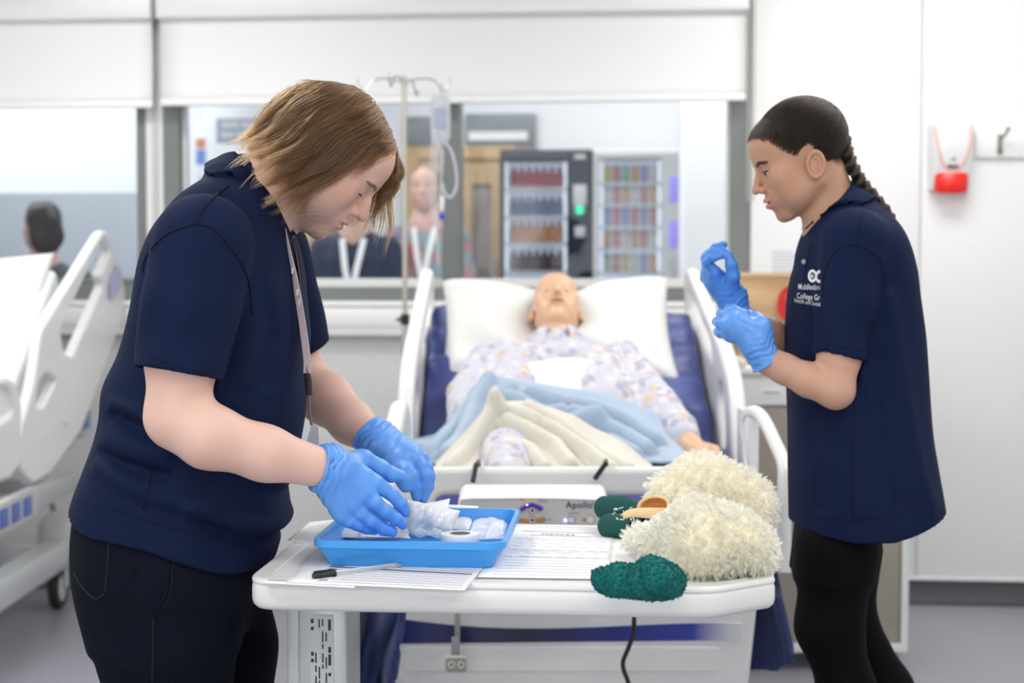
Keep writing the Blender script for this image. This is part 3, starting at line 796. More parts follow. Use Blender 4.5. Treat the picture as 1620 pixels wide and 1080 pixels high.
foot_o = rpoly([(.02, .58), (.40, .56), (.60, .62), (.62, .90), (.50, .965), (.30, .93), (.03, .84), (-.10, .70)], [.06, .06, .06, .1, .1, .1, .10, .06], 6)
foot_h = [rpoly([(.08, .72), (.42, .76), (.50, .86), (.42, .895), (.06, .79)], .04, 5), rpoly([(.06, .62), (.36, .61), (.42, .70), (.08, .67)], .03, 5)]
for s in (-.445, .475):
    rail(s, head_o, head_h)
    if s < 0: rail(s, foot_o, foot_h)
# the lowered foot rail on the locker side is a bent tube loop with an upright panel
b = MB(); X = .50
lp = [BL(1183, 700, 4.05), BL(1180, 662, 4.05), BL(1192, 651, 3.98), BL(1207, 662, 3.90), BL(1226, 700, 3.76), BL(1240, 735, 3.66), BL(1241, 775, 3.63), BL(1240, 905, 3.60)]
b.tube(spline(lp, 7), .0165, 14)
b.tube(spline([BL(1184, 690, 4.06), BL(1186, 740, 4.0), BL(1205, 800, 3.85), BL(1240, 890, 3.62)], 6), .016, 12)
b.build('rail_loop', m_bedw, bed)
b = MB(); q0, q1 = BL(1168, 655, 4.15), BL(1182, 900, 4.0); b.box2((q0[0], .38, q1[2]), (q0[0]+.03, .58, q0[2]+.02), .012); b.build('rail_upright', m_bedw, bed)

# ---------------------------------------------------------------- pump on the footboard
pc = P(845, 790, 3.47)
pump = thing('air_mattress_pump', 'white air mattress pump with coloured buttons hung on the bed foot', 'pump', (pc[0], 3.47, .58))
def PL(px, py, Y=3.40): return P(px, py, Y)-np.array([pc[0], 3.47, .58])
w = PL(965, 800)[0]; w0 = PL(723, 800)[0]; zt = PL(845, 757, 3.5)[2]; zf = PL(845, 785)[2]
sec = rpoly([(-.07, 0), (.045, 0), (.045, zt-.004), (.02, zt), (-.07, zf)], [.02, .01, .02, .03, .03], 6)
b = MB(); b.plate(sec, [], w-w0, .012, Matrix.Translation(((w+w0)/2, 0, 0)) @ RYZ)
# round the top corners seen from the front
hw = (w-w0)/2; cxm = (w+w0)/2
b.v = [((cxm+(x-cxm)*(1-.035*max(0, (z-zt*.62)/(zt*.38))**3)), y, z-max(0, abs(x-cxm)/hw-.55)**2*.08*max(0, (z-zt*.5)/(zt*.5))) for x, y, z in b.v]
b.build('pump_casing', m_white, pump)
m_pan = mat('pump_panel', (0.66, 0.67, 0.64), 0.35)
pz0, pz1 = PL(845, 850)[2], PL(845, 788)[2]; px0, px1 = PL(800, 800)[0], PL(957, 800)[0]
yp = -.074
b = MB(); b.plate(rpoly([(px0-.10, pz0), (px1, pz0), (px1, pz1-.012), (px1-.014, pz1-.003), (px0+.05, pz1), (px0-.10, pz1)], [0, 0, .004, .008, .05, .01]), [], .006, .001, Matrix.Translation((0, yp, 0)) @ RX); b.build('control_panel', m_pan, pump)
b = MB(); ln = spline([(px0-.08, yp-.003, pz1-.001), (px0+.06, yp-.003, pz1), (px1-.016, yp-.003, pz1-.004), (px1-.003, yp-.003, pz1-.014), (px1-.002, yp-.003, pz0)], 8)
b.tube(ln, .0011, 6); b.build('panel_outline', m_grey, pump)
def onpanel(px, py): q = PL(px, py, 3.394); return q
def ptext(txt, px, py, hpx, m, name, parent, Y=3.394, align='LEFT', bold=0.0, spacing=1.0):
    v, f = text_arrays(txt, hpx*Y/F_PX, align, .0003, bold, spacing); q = onpanel(px, py)
    b = MB(); b.add(v, f, Matrix.Translation((q[0], yp-.0045, q[2])) @ RX); return b.build(name, m, parent)
m_inkb = mat('dark_blue_ink', (0.03, 0.035, 0.12), 0.5)
ptext('Apollo', 895, 803, 15, m_inkb, 'lettering', pump, bold=.0002, spacing=1.05)
ptext('3', 935.5, 798, 7, m_inkb, 'lettering', pump)
m_or = mat('orange_button', (0.62, 0.30, 0.03), 0.4); m_bl = mat('blue_button', (0.04, 0.04, 0.55), 0.35); m_yw = mat('panel_white', (0.85, 0.85, 0.85), 0.35)
def disc(px, py, rpx, m, name, d=0.0, ring=None):
    q = onpanel(px, py); rr = rpx*3.394/F_PX
    prof = [(0, 0), (rr, 0), (rr, .0012), (0, .0012)] if ring is None else [(rr-ring*3.394/F_PX, 0), (rr, 0), (rr, .0012), (rr-ring*3.394/F_PX, .0012)]
    b = MB(); b.lathe(prof, 20, Matrix.Translation((q[0], yp-.003-d, q[2])) @ RX)
    return b.build(name, m, pump)
q = onpanel(837, 806)
arc = [(841+18*math.cos(a)*1.0, 812-15*math.sin(a)) for a in np.linspace(.45, 2.75, 12)]
b = MB(); b.tube([onpanel(x, y)+np.array([0, yp+.074-.004-.001, 0]) for x, y in arc], .0062, 10); b.build('arc_rim', m_or, pump)
b = MB(); b.tube([onpanel(x, y)+np.array([0, yp+.074-.0075, 0]) for x, y in arc], .0050, 10); b.build('arc_display', m_bl, pump)
for (px, py) in ((842, 807), (842, 822)):
    disc(px, py, 6.2, m_or, 'button_rim', .001); disc(px, py, 5.0, m_yw, 'button_face', .002); disc(px, py, 2.6, m_bl, 'button_centre', .003)
b = MB(); b.tube([onpanel(x, y)+np.array([0, -.001, 0]) for x, y in ((823, 821), (832, 824), (842, 822), (852, 823), (861, 820))], [.0055, .004, .003, .0045, .0062], 10); b.build('button_band', m_or, pump)
for (px, py, r_) in ((823, 821.5, 2.6), (861, 821, 3.2)): disc(px, py, r_, m_grey, 'small_button', .006)
disc(903.5, 822, 6.5, m_bl, 'button_rim', .0, 1.0); disc(903.5, 822, 5.5, m_yw, 'button_face', .001); ptext('8', 901.5, 825, 9, m_bl, 'lettering', pump)
disc(934, 821.5, 7.0, m_or, 'button_rim', .0, 1.1); disc(934, 821.5, 5.8, m_yw, 'button_face', .001); disc(924, 821.5, 2.8, m_or, 'small_button', .002)
m_ledb = mat('blue_led', (0.6, 0.6, 1.0), 0.3, emit=(0.55, 0.5, 1.0, 6.0))
disc(834, 797.5, 1.6, m_ledb, 'indicator_lamp', .010); disc(894.5, 822.5, 2.0, m_ledb, 'indicator_lamp', .003); disc(895.5, 811, 1.3, m_yw, 'indicator_lamp', .002)
for (px, py, wd) in ((850, 789.5, 15), (822, 790, 8), (898, 811.5, 18), (866, 821.5, 6), (851, 793, 16)):
    q = onpanel(px, py); b = MB(); b.box((q[0]+wd*.5*3.394/F_PX, yp-.0035, q[2]), (wd*3.394/F_PX, .0006, .0022)); b.build('caption_line', m_grey, pump)
# hooks
for (xa, ya, xb, yb2) in ((748, 762, 753, 735), (941, 757, 958, 733)):
    b = MB(); p0 = P(xa, ya, 3.53); p1 = P(xb, yb2, 3.55); p2 = p1+np.array([.004, .055, .0]); p3 = p2+np.array([0, .012, -.05])
    b.tube([Vector(p)-Vector((pc[0], 3.47, .58)) for p in (p0, p1, p2, p3)], .0058, 8); b.build('hanging_hook', m_black, pump)
# mains cable hanging below the table, and handset on a strap
b = MB(); b.tube(spline([P(1003, 950, 3.42), P(1003, 990, 3.42), P(1001, 1005, 3.42), P(994, 1025, 3.42), P(986, 1045, 3.42), P(987, 1060, 3.42), P(995, 1085, 3.42), P(1000, 1140, 3.45), P(960, 1200, 3.5)], 8)
    , .0052, 10)
o = b.build('pump_cable', m_black, None, off=P(995, 1080, 3.42)); o.location = P(995, 1080, 3.42); tag(o, 'black mains cable hanging from under the table in front of the bed foot', 'cable')
hp = P(722, 1049, 3.45)
hs = thing('bed_handset', 'grey two button bed handset hanging on a strap below the table', 'remote control', hp)
b = MB(); b.plate(rrect(-.026, -.019, .026, .019, .008), [], .020, .004, RX); b.build('handset_case', m_lgrey, hs)
b = MB(); b.plate(rrect(-.022, -.015, .022, .015, .006), [], .006, .001, Matrix.Translation((0, -.009, 0)) @ RX); b.build('button_plate', mat('taupe_plastic', (0.36, 0.34, 0.30), 0.5), hs)
for s in (-.0105, .0105):
    b = MB(); b.tube([(s+.0065*math.cos(t), -.0125, .0065*math.sin(t)) for t in np.linspace(0, 2*PI, 21)[:-1]], .0012, 6, closed=True); b.build('button_ring', m_white, hs)
b = MB(); zz = P(722, 960, 3.45)[2]-hp[2]; b.box2((-.011, -.003, .018), (.008, .002, .06), .001); b.box2((-.004, -.003, .06), (.0085, .002, zz), .001); b.build('strap', m_grey, hs)

# navy cloth hanging at both ends of the bed foot
def hang_cloth(name, label, pts_top, pts_bot, Y, th, parent=None, amp=.008, seed=1, nu=40, nv=36):
    """quilted sheet hung between a top line and a bottom line (photo positions at depth Y)"""
    tp = np.array(spline([P(x, y, Y+d) for x, y, d in pts_top], 10)); bt = np.array(spline([P(x, y, Y+d) for x, y, d in pts_bot], 10))
    def at(arr, u): f = u*(len(arr)-1); i = min(int(f), len(arr)-2); return arr[i]*(1-(f-i))+arr[i+1]*(f-i)
    org = (tp.mean(0)+bt.mean(0))/2
    def g(u, t):
        p = at(tp, u)*(1-t)+at(bt, u)*t; w = amp*(math.sin(14*u+2.5*math.sin(4*t+seed)+seed)+.5*math.sin(27*u+5*t+seed))*(.4+t)
        return p+np.array([0, -w, 0])-org
    b = MB(); b.grid(g, nu, nv); o = b.build(name, m_navy_c)
    o.location = org; s = o.modifiers.new('thickness', 'SOLIDIFY'); s.thickness = th; s.offset = 0
    tag(o, label, 'cloth'); return o
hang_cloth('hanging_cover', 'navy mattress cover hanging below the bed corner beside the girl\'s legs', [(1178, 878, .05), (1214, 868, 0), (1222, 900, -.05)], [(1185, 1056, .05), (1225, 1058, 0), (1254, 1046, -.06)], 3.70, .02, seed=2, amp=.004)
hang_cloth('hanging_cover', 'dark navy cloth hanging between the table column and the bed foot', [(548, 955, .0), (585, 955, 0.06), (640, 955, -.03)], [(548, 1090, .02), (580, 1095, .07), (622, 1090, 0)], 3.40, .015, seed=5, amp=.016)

# ---------------------------------------------------------------- second bed at the left edge
X2 = -1.56
def B2(px, py): p = PX(px, py, X2); return (p[1], p[2])
bed2 = thing('hospital_bed', 'white hospital bed at the left edge with raised side rail and green tag', 'bed', (-2.05, 4.0, 0))
o2 = np.array([-2.05, 4.0, 0])
def yz(lst): return [(B2(*q)[0]-4.0, B2(*q)[1]) for q in lst]
out = rpoly(yz([(153, 366), (162, 364), (170, 378), (176, 408), (187, 436), (193, 466), (184, 515), (122, 682), (72, 750), (44, 768), (22, 745), (17, 710), (46, 597), (57, 520), (74, 492)]), .03, 4)
hl = rpoly(yz([(158, 376), (168, 398), (150, 436), (155, 452), (106, 562), (93, 555), (88, 520)]), .02, 4)
hs2 = rpoly(yz([(66, 590), (80, 603), (60, 642), (49, 641), (55, 603)]), .015, 4)
b = MB(); b.plate(out, [hl, hs2], .036, .014, Matrix.Translation((X2+2.05, 0, 0)) @ RYZ); b.build('side_rail', m_bedw, bed2)
lab = rpoly(yz([(164, 448), (176, 417), (182, 433), (180, 453), (165, 478)]), .01, 3)
b = MB(); b.plate(lab, [], .004, .001, Matrix.Translation((X2+2.05+.026, 0, 0)) @ RYZ); b.build('lilac_emblem', mat('lilac_print', (0.48, 0.49, 0.74), 0.4), bed2)
b = MB(); g = yz([(60, 690), (88, 665), (95, 672), (100, 668)]); b.tube([(X2+2.05+.026, y, z) for y, z in g], .002, 6); b.build('moulded_line', m_lgrey, bed2)
out2 = rpoly(yz([(-120, 640), (-4, 592), (12, 600), (24, 640), (21, 690), (26, 730), (4, 760), (-120, 800)]), .03, 4)
b = MB(); b.plate(out2, [rpoly(yz([(-110, 660), (-12, 615), (2, 618), (8, 650), (-4, 662), (-110, 700)]), .02, 4)], .05, .017, Matrix.Translation((X2+2.05, 0, 0)) @ RYZ); b.build('side_rail', m_bedw, bed2)
b = MB(); b.plate(out2, [], .05, .017, Matrix.Translation((-.50, 0, 0)) @ RYZ); b.build('side_rail', m_bedw, bed2)
b = MB(); b.plate(out, [hl, hs2], .05, .017, Matrix.Translation((-.50, 0, 0)) @ RYZ); b.build('side_rail', m_bedw, bed2)
n2 = 40; ys2 = []; y_, z_ = -.1, .70; dt = 1.95/(n2-1)
for i in range(n2):
    t = i*dt; k = min(1, max(0, (t-.85)/.2)); a = math.radians(38)*k; ys2.append((y_, z_, a)); y_ += dt*math.cos(a); z_ += dt*math.sin(a)
def mattress2(u, t):
    y, z, a = ys2[min(n2-1, int(t*(n2-1)+.5))]; an = 2*PI*u; ex = .3
    cx = .42*np.sign(math.cos(an))*abs(math.cos(an))**ex; cz = .07*(np.sign(math.sin(an))*abs(math.sin(an))**ex-1)
    return (cx-.02, y-math.sin(a)*cz, z+math.cos(a)*cz)
b = MB(); b.grid(mattress2, 48, n2, True); b.f.append(tuple(i*n2 for i in range(48))[::-1]); b.f.append(tuple(i*n2+n2-1 for i in range(48)))
m_linen = mat('white_linen', (0.84, 0.85, 0.85), 0.8, bump=('noise', 25, 0.12, 0.008), sheen=0.1)
b.build('mattress', m_linen, bed2)
b = MB()
for s in (-.38, .38): b.box2((s-.03, -.1, .46), (s+.03, 1.9, .53), .01)
for y in (0, .9, 1.8): b.box2((-.38, y-.03, .46), (.38, y+.03, .52), .008)
b.build('deck_frame', m_frame, bed2)
bz0 = P(105, 866, 6.02)[2]
b = MB(); b.box2((.27, -.3, bz0-.055), (.37, 2.02, bz0+.055), .02, 3); b.box2((-.37, -.3, bz0-.055), (-.27, 2.02, bz0+.055), .02, 3); b.box2((-.3, -.2, bz0-.04), (.3, -.1, bz0+.04), .01); b.box2((-.3, 1.85, bz0-.04), (.3, 1.95, bz0+.04), .01); b.build('base_frame', mat('bed2_base', (0.66, 0.68, 0.69), 0.35), bed2)
b = MB(); b.tube([(.2, .3, .22), (.2, .75, .50)], .03, 10); b.tube([(-.2, .3, .22), (-.2, .75, .50)], .03, 10); b.build('lift_arm', m_frame, bed2)
wc = P(92, 931, 5.93)-o2
k = caster(bed2, (wc[0], wc[1], .082), .082)
b = MB(); b.box((wc[0]+.01, wc[1]+.03, .27), (.16, .20, .20), .06, 4); b.build('wheel_housing', m_lgrey, bed2)
for (x, y) in ((-.34, wc[1]), (.34, -.2), (-.34, -.2)): caster(bed2, (x, y, .082), .082)
b = MB(); q = P(22, 627, 5.0)-o2; b.lathe([(0, -.02), (.018, -.018), (.022, 0), (.018, .018), (0, .02)], 14, Matrix.Translation(q) @ Matrix.Diagonal((.6, .6, 1.4, 1))); b.build('green_tag', mat('green_plastic', (0.0, 0.36, 0.13), 0.35), bed2)
# control box hanging under the rail and labelled bracket
b = MB(); q = P(130, 665, 6.0)-o2; b.box(q, (.05, .10, .13), .015); b.box(q+np.array([-.06, -.05, -.06]), (.07, .10, .10), .02); b.build('control_box', m_lgrey, bed2)
b = MB(); b.plate(rrect(-.035, -.035, .035, .035, .01), [], .006, .001, Matrix.Translation(q+np.array([.03, -.04, .01])) @ RYZ); b.build('blue_display', mat('blue_display', (0.07, 0.14, 0.5), 0.3), bed2)
q = P(20, 810, 5.0)-o2
b = MB(); b.box2((q[0]-.03, q[1]-.25, q[2]-.05), (q[0]+.01, q[1]+.25, q[2]+.05), .008); b.build('label_bracket', m_lgrey, bed2)
for dy in (-.12, .0, .12):
    b = MB(); b.box((q[0]+.011, q[1]+dy, q[2]), (.004, .085, .062), .001); b.build('blue_label', mat('blue_label', (0.10, 0.16, 0.52), 0.4), bed2)
b = MB(); pts = []
for t in np.linspace(0, 1, 160): 
    c = P(68+28*t, 745+105*t, 6.0)-o2; pts.append(c+np.array([.010*math.cos(t*170), 0, .010*math.sin(t*170)]))
b.tube(pts, .0035, 6); b.build('coiled_cord', m_grey, bed2)

# ---------------------------------------------------------------- pillows
m_pillow = mat('pillow_cover', (0.76, 0.76, 0.745), 0.75, bump=('noise', 9, 0.22, 0.02), sheen=0.1)
def pillow(name, label, cx, ux, uy, w, h, th, dent=None, seed=0):
    """inflated pillow: centre, width direction, height direction"""
    ux = np.array(ux, float)/np.linalg.norm(ux); uy = np.array(uy, float); uy -= ux*(uy@ux); uy /= np.linalg.norm(uy); un = np.cross(ux, uy)
    N = 44
    def srf(side):
        def g(s, t):
            x, y = 2*s-1, 2*t-1
            px_ = x*(1-.07*(1-abs(y)**2.2)*0-.09*(1-x*x)*0)*(1-.06*(1-y*y)); py_ = y*(1-.08*(1-x*x))
            hgt = th*(max(0, (1-x**4)*(1-y**4)))**.55
            q = np.array([[px_*3, py_*3, seed+side*.7]], f32)
            hgt *= 1+.10*float(vnoise(q, 1.3, seed)[0])
            wr = .010*math.sin(9*x+7*y+3*math.sin(3*y+seed))*(1-(x*x)*(y*y))*min(1, 6*(1-max(abs(x), abs(y))))
            hgt += wr
            dy = 0
            if dent is not None:
                dx, dyc, amt, wid, sag = dent; gsn = math.exp(-((x-dx)/wid)**2-((y-dyc)/(wid*1.5))**2)
                if side > 0: hgt -= amt*gsn
                dy = -sag*math.exp(-((x-dx)/.42)**2)*(.5+.5*y)
            return ux*(px_*w/2)+uy*(py_*h/2+dy)+un*(side*hgt)
        return g
    b = MB(); b.grid(srf(1), N, N); b2 = MB(); b2.grid(srf(-1), N, N); b.add(b2.v, [q[::-1] for q in b2.f])
    o = b.build(name, m_pillow, weld=True, angle=None); o.location = cx; tag(o, label, 'pillow'); return o
pcn = P(882, 522, 4.96)
pillow('pillow', 'white pillow dented under the mannequin head on the middle bed', pcn+np.array([0, .03, .0]), (1, 0, .012), (0, math.cos(math.radians(40)), math.sin(math.radians(40))), .75, .50, .085, (0, .1, .085, .22, .10), 3)
p2 = P(20, 500, 5.55)
pillow('pillow', 'white pillow propped high on the bed at the left edge', p2+np.array([-.20, .02, .01]), (1, -.1, .14), (0, .62, .78), .66, .44, .08, None, 8)
# ================================================================ OVERBED TABLE
TZ = 0.837; TA = math.radians(-5); T0 = np.array([0.005, 2.575, 0])
tx = np.array([math.cos(TA), math.sin(TA), 0]); ty = np.array([-math.sin(TA), math.cos(TA), 0])
def TL(px, py, z=TZ):
    p = PZ(px, py, z)-T0; return np.array([p@tx, p@ty, z])
def TW(x, y, z): return T0+tx*x+ty*y+np.array([0, 0, z])
tab = thing('overbed_table', 'white overbed table with rounded rim on a grey column', 'table', tuple(T0), TA)
m_tab = mat('table_plastic', (0.80, 0.80, 0.775), 0.35, vary=(5, 0.025))
q = [TL(430, 948, .815), TL(1140, 962, .815), TL(1237, 908, .83)]
fl = TL(396, 925)[0]-.016; fy = TL(700, 937, .825)[1]; fr = .412; cutx = .315; cuty = fy+.085; by = .262
outl = rpoly([(fl, fy), (cutx, fy), (fr, cuty), (fr, by-.06), (cutx+.02, by), (fl, by)], [.055, .03, .012, .02, .03, .05], 7)
inn = rpoly([(fl+.035, fy+.034), (cutx-.012, fy+.030), (fr-.03, cuty+.012), (fr-.03, by-.075), (cutx, by-.03), (fl+.035, by-.03)], [.03, .03, .012, .02, .03, .03], 7)
b = MB(); b.plate(outl, [], .046, .014, Matrix.Translation((0, 0, TZ-.023-.0005))); b.build('tabletop', m_tab, tab)
b = MB(); b.plate(outl, [inn], .012, .0055, Matrix.Translation((0, 0, TZ-.0035))); b.build('raised_rim', m_tab, tab)
cxl = TL(492, 1000, .78)
m_alu = mat('column_paint', (0.50, 0.51, 0.50), 0.35, metal=0.2, vary=(4, 0.03))
x0_ = (P(462, 1020, 2.52)-T0)@tx; x1_ = (P(543, 1020, 2.52)-T0)@tx
b = MB(); b.box2((x0_, -.045, .10), (x1_, .075, TZ-.046), .006); b.build('column', m_alu, tab)
b = MB(); b.box2((x0_-.024, -.02, .10), (x0_, .09, TZ-.046), .004); b.build('column_cover', mat('column_cover', (0.62, 0.63, 0.66), 0.35), tab)
b = MB(); b.plate(rrect(x0_+.022, .2, x0_+.060, .735, .002), [], .002, .0003, Matrix.Translation((0, -.046, 0)) @ RX); b.build('rating_label', mat('label_silver', (0.58, 0.60, 0.62), 0.4), tab)
b = MB(); rs = random.Random(4)
for c in range(6):
    z = .728; xx = x0_+.025+c*.0058
    while z > .25:
        L = rs.uniform(.003, .022)
        if rs.random() < (.85 if c in (2, 3) else .55): b.box((xx, -.0475, z-L/2), (.0022 if c not in (0, 5) else .0045, .0006, L*.92))
        z -= L+rs.uniform(.0015, .012)
t = b.build('label_print', m_black, tab); t['kind'] = 'stuff'
b = MB(); b.lathe([(0, 0), (.012, 0), (.012, .010), (0, .012)], 20, Matrix.Translation((x0_+.015, -.046, TZ-.060)) @ RX); b.build('height_lever', m_black, tab)
b = MB(); b.box2((x0_-.03, -.06, .075), (x1_+.03, .09, .115), .012); b.box2((x0_-.02, -.02, .06), (x0_+.04, .62, .095), .01); b.box2((x1_-.04, -.02, .06), (x1_+.30, .04, .095), .01); b.box2((x1_+.24, -.02, .06), (x1_+.30, .62, .095), .01); b.build('base_frame', m_alu, tab)
for (x, y) in ((x0_+.01, -.02), (x0_+.01, .58), (x1_+.27, .58), (x1_+.27, 0.0)): caster(tab, (x, y-.012, .030), .030)

# ---------------------------------------------------------------- papers
zt = TZ+.0008
def sheet(name, label, quad, z, lines, cat='paper', curl=0.0, mat_=None):
    """quad: photo positions front-left, front-right, back-right, back-left lying on the table"""
    c = [PZ(x, y, z) for x, y in quad]; org = sum(c)/4; c = [p-org for p in c]
    def at(u, t): return (c[0]*(1-u)+c[1]*u)*(1-t)+(c[3]*(1-u)+c[2]*u)*t
    r = thing(name, label, cat, tuple(org))
    b = MB(); b.grid(lambda u, t: at(u, t)+np.array([0, 0, curl*(2*u-1)**4*(1-t)]), 16, 10); o = b.build('sheet', mat_ or m_paper, r)
    s = o.modifiers.new('thickness', 'SOLIDIFY'); s.thickness = .0006; s.offset = 1
    groups = {}
    for (u0, t0, u1, t1, m, nm) in lines:
        groups.setdefault((nm, m.name), MB())
        bb = groups[(nm, m.name)]; k = len(bb.v)
        for (u, t) in ((u0, t0), (u1, t0), (u1, t1), (u0, t1)): bb.v.append(tuple(at(u, t)+np.array([0, 0, .0009+curl*(2*u-1)**4*(1-t)])))
        bb.f.append((k, k+1, k+2, k+3))
    for (nm, mn), bb in groups.items():
        t_ = bb.build(nm, bpy.data.materials[mn], r); t_['kind'] = 'stuff'
    return r, at
L = []
for k in range(19): t = .04+k*.05; L.append((.16, t, .97, t+.006, m_ink_l, 'grid_lines'))
for k in range(34): u = .30+k*.02; L.append((u, .04, u+.0018, .95, m_ink_l, 'grid_lines'))
for k in (6, 10, 14): t = .04+k*.05; L.append((.16, t-.012, .97, t+.012, m_ink, 'ruled_bars'))
for k in range(12): t = .06+k*.075; L.append((.17, t, .17+.05+.05*((k*7) % 3)/2, t+.018, m_ink, 'row_names'))
r, at = sheet('chart_sheet', 'printed grid chart sheet under the blue tray and pen', [(452, 921), (735, 934), (790, 868), (520, 850)], zt+.0022, L)
L = [(.05, .04, .95, .10, m_ink_l, 'grid_lines')]+[(.05, .1+.04*k, .6, .105+.04*k, m_ink_l, 'grid_lines') for k in range(15)]
sheet('loose_sheet', 'white sheet poking out at the left under the chart sheet', [(412, 922), (560, 930), (640, 850), (484, 848)], zt+.0005, L)
L = [(.05, .05+.06*k, .8, .062+.06*k, m_ink_l, 'text_lines') for k in range(12)]
sheet('loose_sheet', 'sheet with a raised corner behind the blue tray at the left table edge', [(455, 858), (600, 868), (640, 812), (490, 826)], zt+.0008, L, curl=.004)
L = []
sheet('loose_sheet', 'sheet edge peeking out right of the chart sheet below the tray', [(560, 922), (742, 926), (770, 880), (600, 870)], zt+.0005, L)
L = []
m_ink_p = mat('pale_ink', (0.66, 0.67, 0.72), 0.8)
L += [(.12, .885, .82, .90, m_ink_l, 'text_lines'), (.22, .80, .78, .815, m_ink_l, 'text_lines')]
for (a, b_) in ((.50, .74), (.36, .47)):
    L += [(.10, a, .98, a+.004, m_ink_l, 'box_lines'), (.10, b_, .98, b_+.004, m_ink_l, 'box_lines'), (.10, a, .103, b_, m_ink_l, 'box_lines'), (.977, a, .98, b_, m_ink_l, 'box_lines')]
rs = random.Random(3)
for k in range(0, 12, 2):
    t = .70-.033*k; u = .12
    while u < .9:
        w = rs.uniform(.03, .1); L.append((u, t, min(u+w, .96), t+.009, m_ink_p, 'text_lines')); u += w+rs.uniform(.01, .08)
for k in range(6): L.append((.1, .30-.05*k, .9, .303-.05*k, m_ink_l, 'text_lines'))
r, at = sheet('score_form', 'white printed form between the blue tray and teal sock', [(755, 913), (960, 916), (975, 838), (812, 832)], zt+.0016, L)
v, f = text_arrays('NEWS2', .017, 'CENTER', 0, .0002, 1.1)
pc_ = at(.47, .825); du = at(.6, .825)-at(.4, .825); dv = at(.47, .95)-at(.47, .7)
b = MB(); b.add(v, f, look_mat((pc_[0], pc_[1], pc_[2]+.0012), (0, 0, 1), du)); b.build('heading_print', m_ink, r)
sheet('loose_sheet', 'white sheet under the printed form reaching behind the teal sock', [(900, 912), (1090, 905), (1090, 846), (940, 838)], zt+.0004, [])

# ---------------------------------------------------------------- blue tray
m_tray = mat('blue_tray_plastic', (0.055, 0.33, 0.80), 0.32, vary=(6, 0.03))
RH = .043
f0, f1 = PZ(492, 858, zt+RH), PZ(800, 862, zt+RH); d = (f1-f0); W = np.linalg.norm(d[:2]); ang = math.atan2(d[1], d[0]); DD = .345
tc_ = (f0+f1)/2+np.array([-math.sin(ang), math.cos(ang), 0])*DD/2; tc_[2] = zt+.003
tray = thing('plastic_tray', 'shallow bright blue plastic tray full of medical packets on the table', 'tray', tuple(tc_), ang)
def trayring(w, dd, z, r): return [(x, y, z) for x, y in rrect(-w, -dd, w, dd, r, 6)]
hw, hd = W/2, DD/2; ins = .022
rings = [trayring(hw-ins, hd-ins, 0, .02), trayring(hw-.006, hd-.006, RH-.012, .026), trayring(hw-.005, hd-.005, RH-.012, .027), trayring(hw, hd, RH-.011, .03), trayring(hw, hd, RH, .03), trayring(hw-.007, hd-.007, RH, .025), trayring(hw-.0085, hd-.0085, RH-.003, .025), trayring(hw-.009, hd-.009, RH-.014, .025), trayring(hw-ins-.002, hd-ins-.002, .003, .02)]
b = MB(); n = len(rings[0])
for rg in rings: b.v += rg
for i in range(len(rings)-1):
    for j in range(n): b.f.append((i*n+j, i*n+(j+1) % n, (i+1)*n+(j+1) % n, (i+1)*n+j))
b.f.append(tuple(range(n))[::-1]); b.f.append(tuple((len(rings)-1)*n+j for j in range(n)))
b.build('tray_body', m_tray, tray, angle=40)
def TR(x, y, z): # tray local to world
    return np.array([tc_[0]+x*math.cos(ang)-y*math.sin(ang), tc_[1]+x*math.sin(ang)+y*math.cos(ang), tc_[2]+z])
# packets in the tray
m_pouch = mat('white_pouch_paper', (0.86, 0.88, 0.90), 0.5, bump=('noise', 40, 0.3, 0.004))
m_film = bpy.data.materials.new('clear_film'); m_film.use_nodes = True
nt = m_film.node_tree; nt.nodes.clear(); out_ = nt.nodes.new('ShaderNodeOutputMaterial'); tr_ = nt.nodes.new('ShaderNodeBsdfTransparent'); gl_ = nt.nodes.new('ShaderNodeBsdfPrincipled')
gl_.inputs['Base Color'].default_value = (.95, .97, 1.0, 1); gl_.inputs['Roughness'].default_value = .12
mx_ = nt.nodes.new('ShaderNodeMixShader'); lw = nt.nodes.new('ShaderNodeLayerWeight'); lw.inputs['Blend'].default_value = .35
mp = nt.nodes.new('ShaderNodeMapRange'); mp.inputs['To Min'].default_value = .16; mp.inputs['To Max'].default_value = .75
nt.links.new(lw.outputs['Facing'], mp.inputs['Value']); nt.links.new(mp.outputs[0], mx_.inputs['Fac']); nt.links.new(tr_.outputs[0], mx_.inputs[1]); nt.links.new(gl_.outputs[0], mx_.inputs[2]); nt.links.new(mx_.outputs[0], out_.inputs['Surface'])
m_crink = mat('crinkled_film', (0.96, 0.97, 0.98), 0.15, spec=0.8, alpha=0.86, sss=0.3)
def crumple(name, label, quad, m, amp=.006, puff=.010, seed=0, N=26, th=.0006, cat='packet', freq=60):
    """crinkled pouch spanning four world points (front-left, front-right, back-right, back-left)"""
    c = [np.array(p, float) for p in quad]; org = sum(c)/4; c = [p-org for p in c]
    nrm = np.cross(c[1]-c[0], c[3]-c[0]); nrm /= np.linalg.norm(nrm)
    r = thing(name, label, cat, tuple(org))
    def layer(sgn):
        def g(u, t):
            p = (c[0]*(1-u)+c[1]*u)*(1-t)+(c[3]*(1-u)+c[2]*u)*t
            e = (1-(2*u-1)**4)*(1-(2*t-1)**4)
            q = p[None].astype(f32); w = float(vnoise(q, freq, seed)[0])*.6+abs(float(vnoise(q, freq*1.9, seed+1)[0]))*.5-.2
            return p+nrm*(sgn*puff*e**.6+amp*w*(.35+.65*e))
        return g
    b = MB(); b.grid(layer(1), N, N); b.build('front_film', m, r, angle=50)
    b = MB(); b.grid(layer(-.15), N, N); b.build('back_film', (m_pouch if cat == 'packet' else m), r, angle=50)
    return r
bz = .010
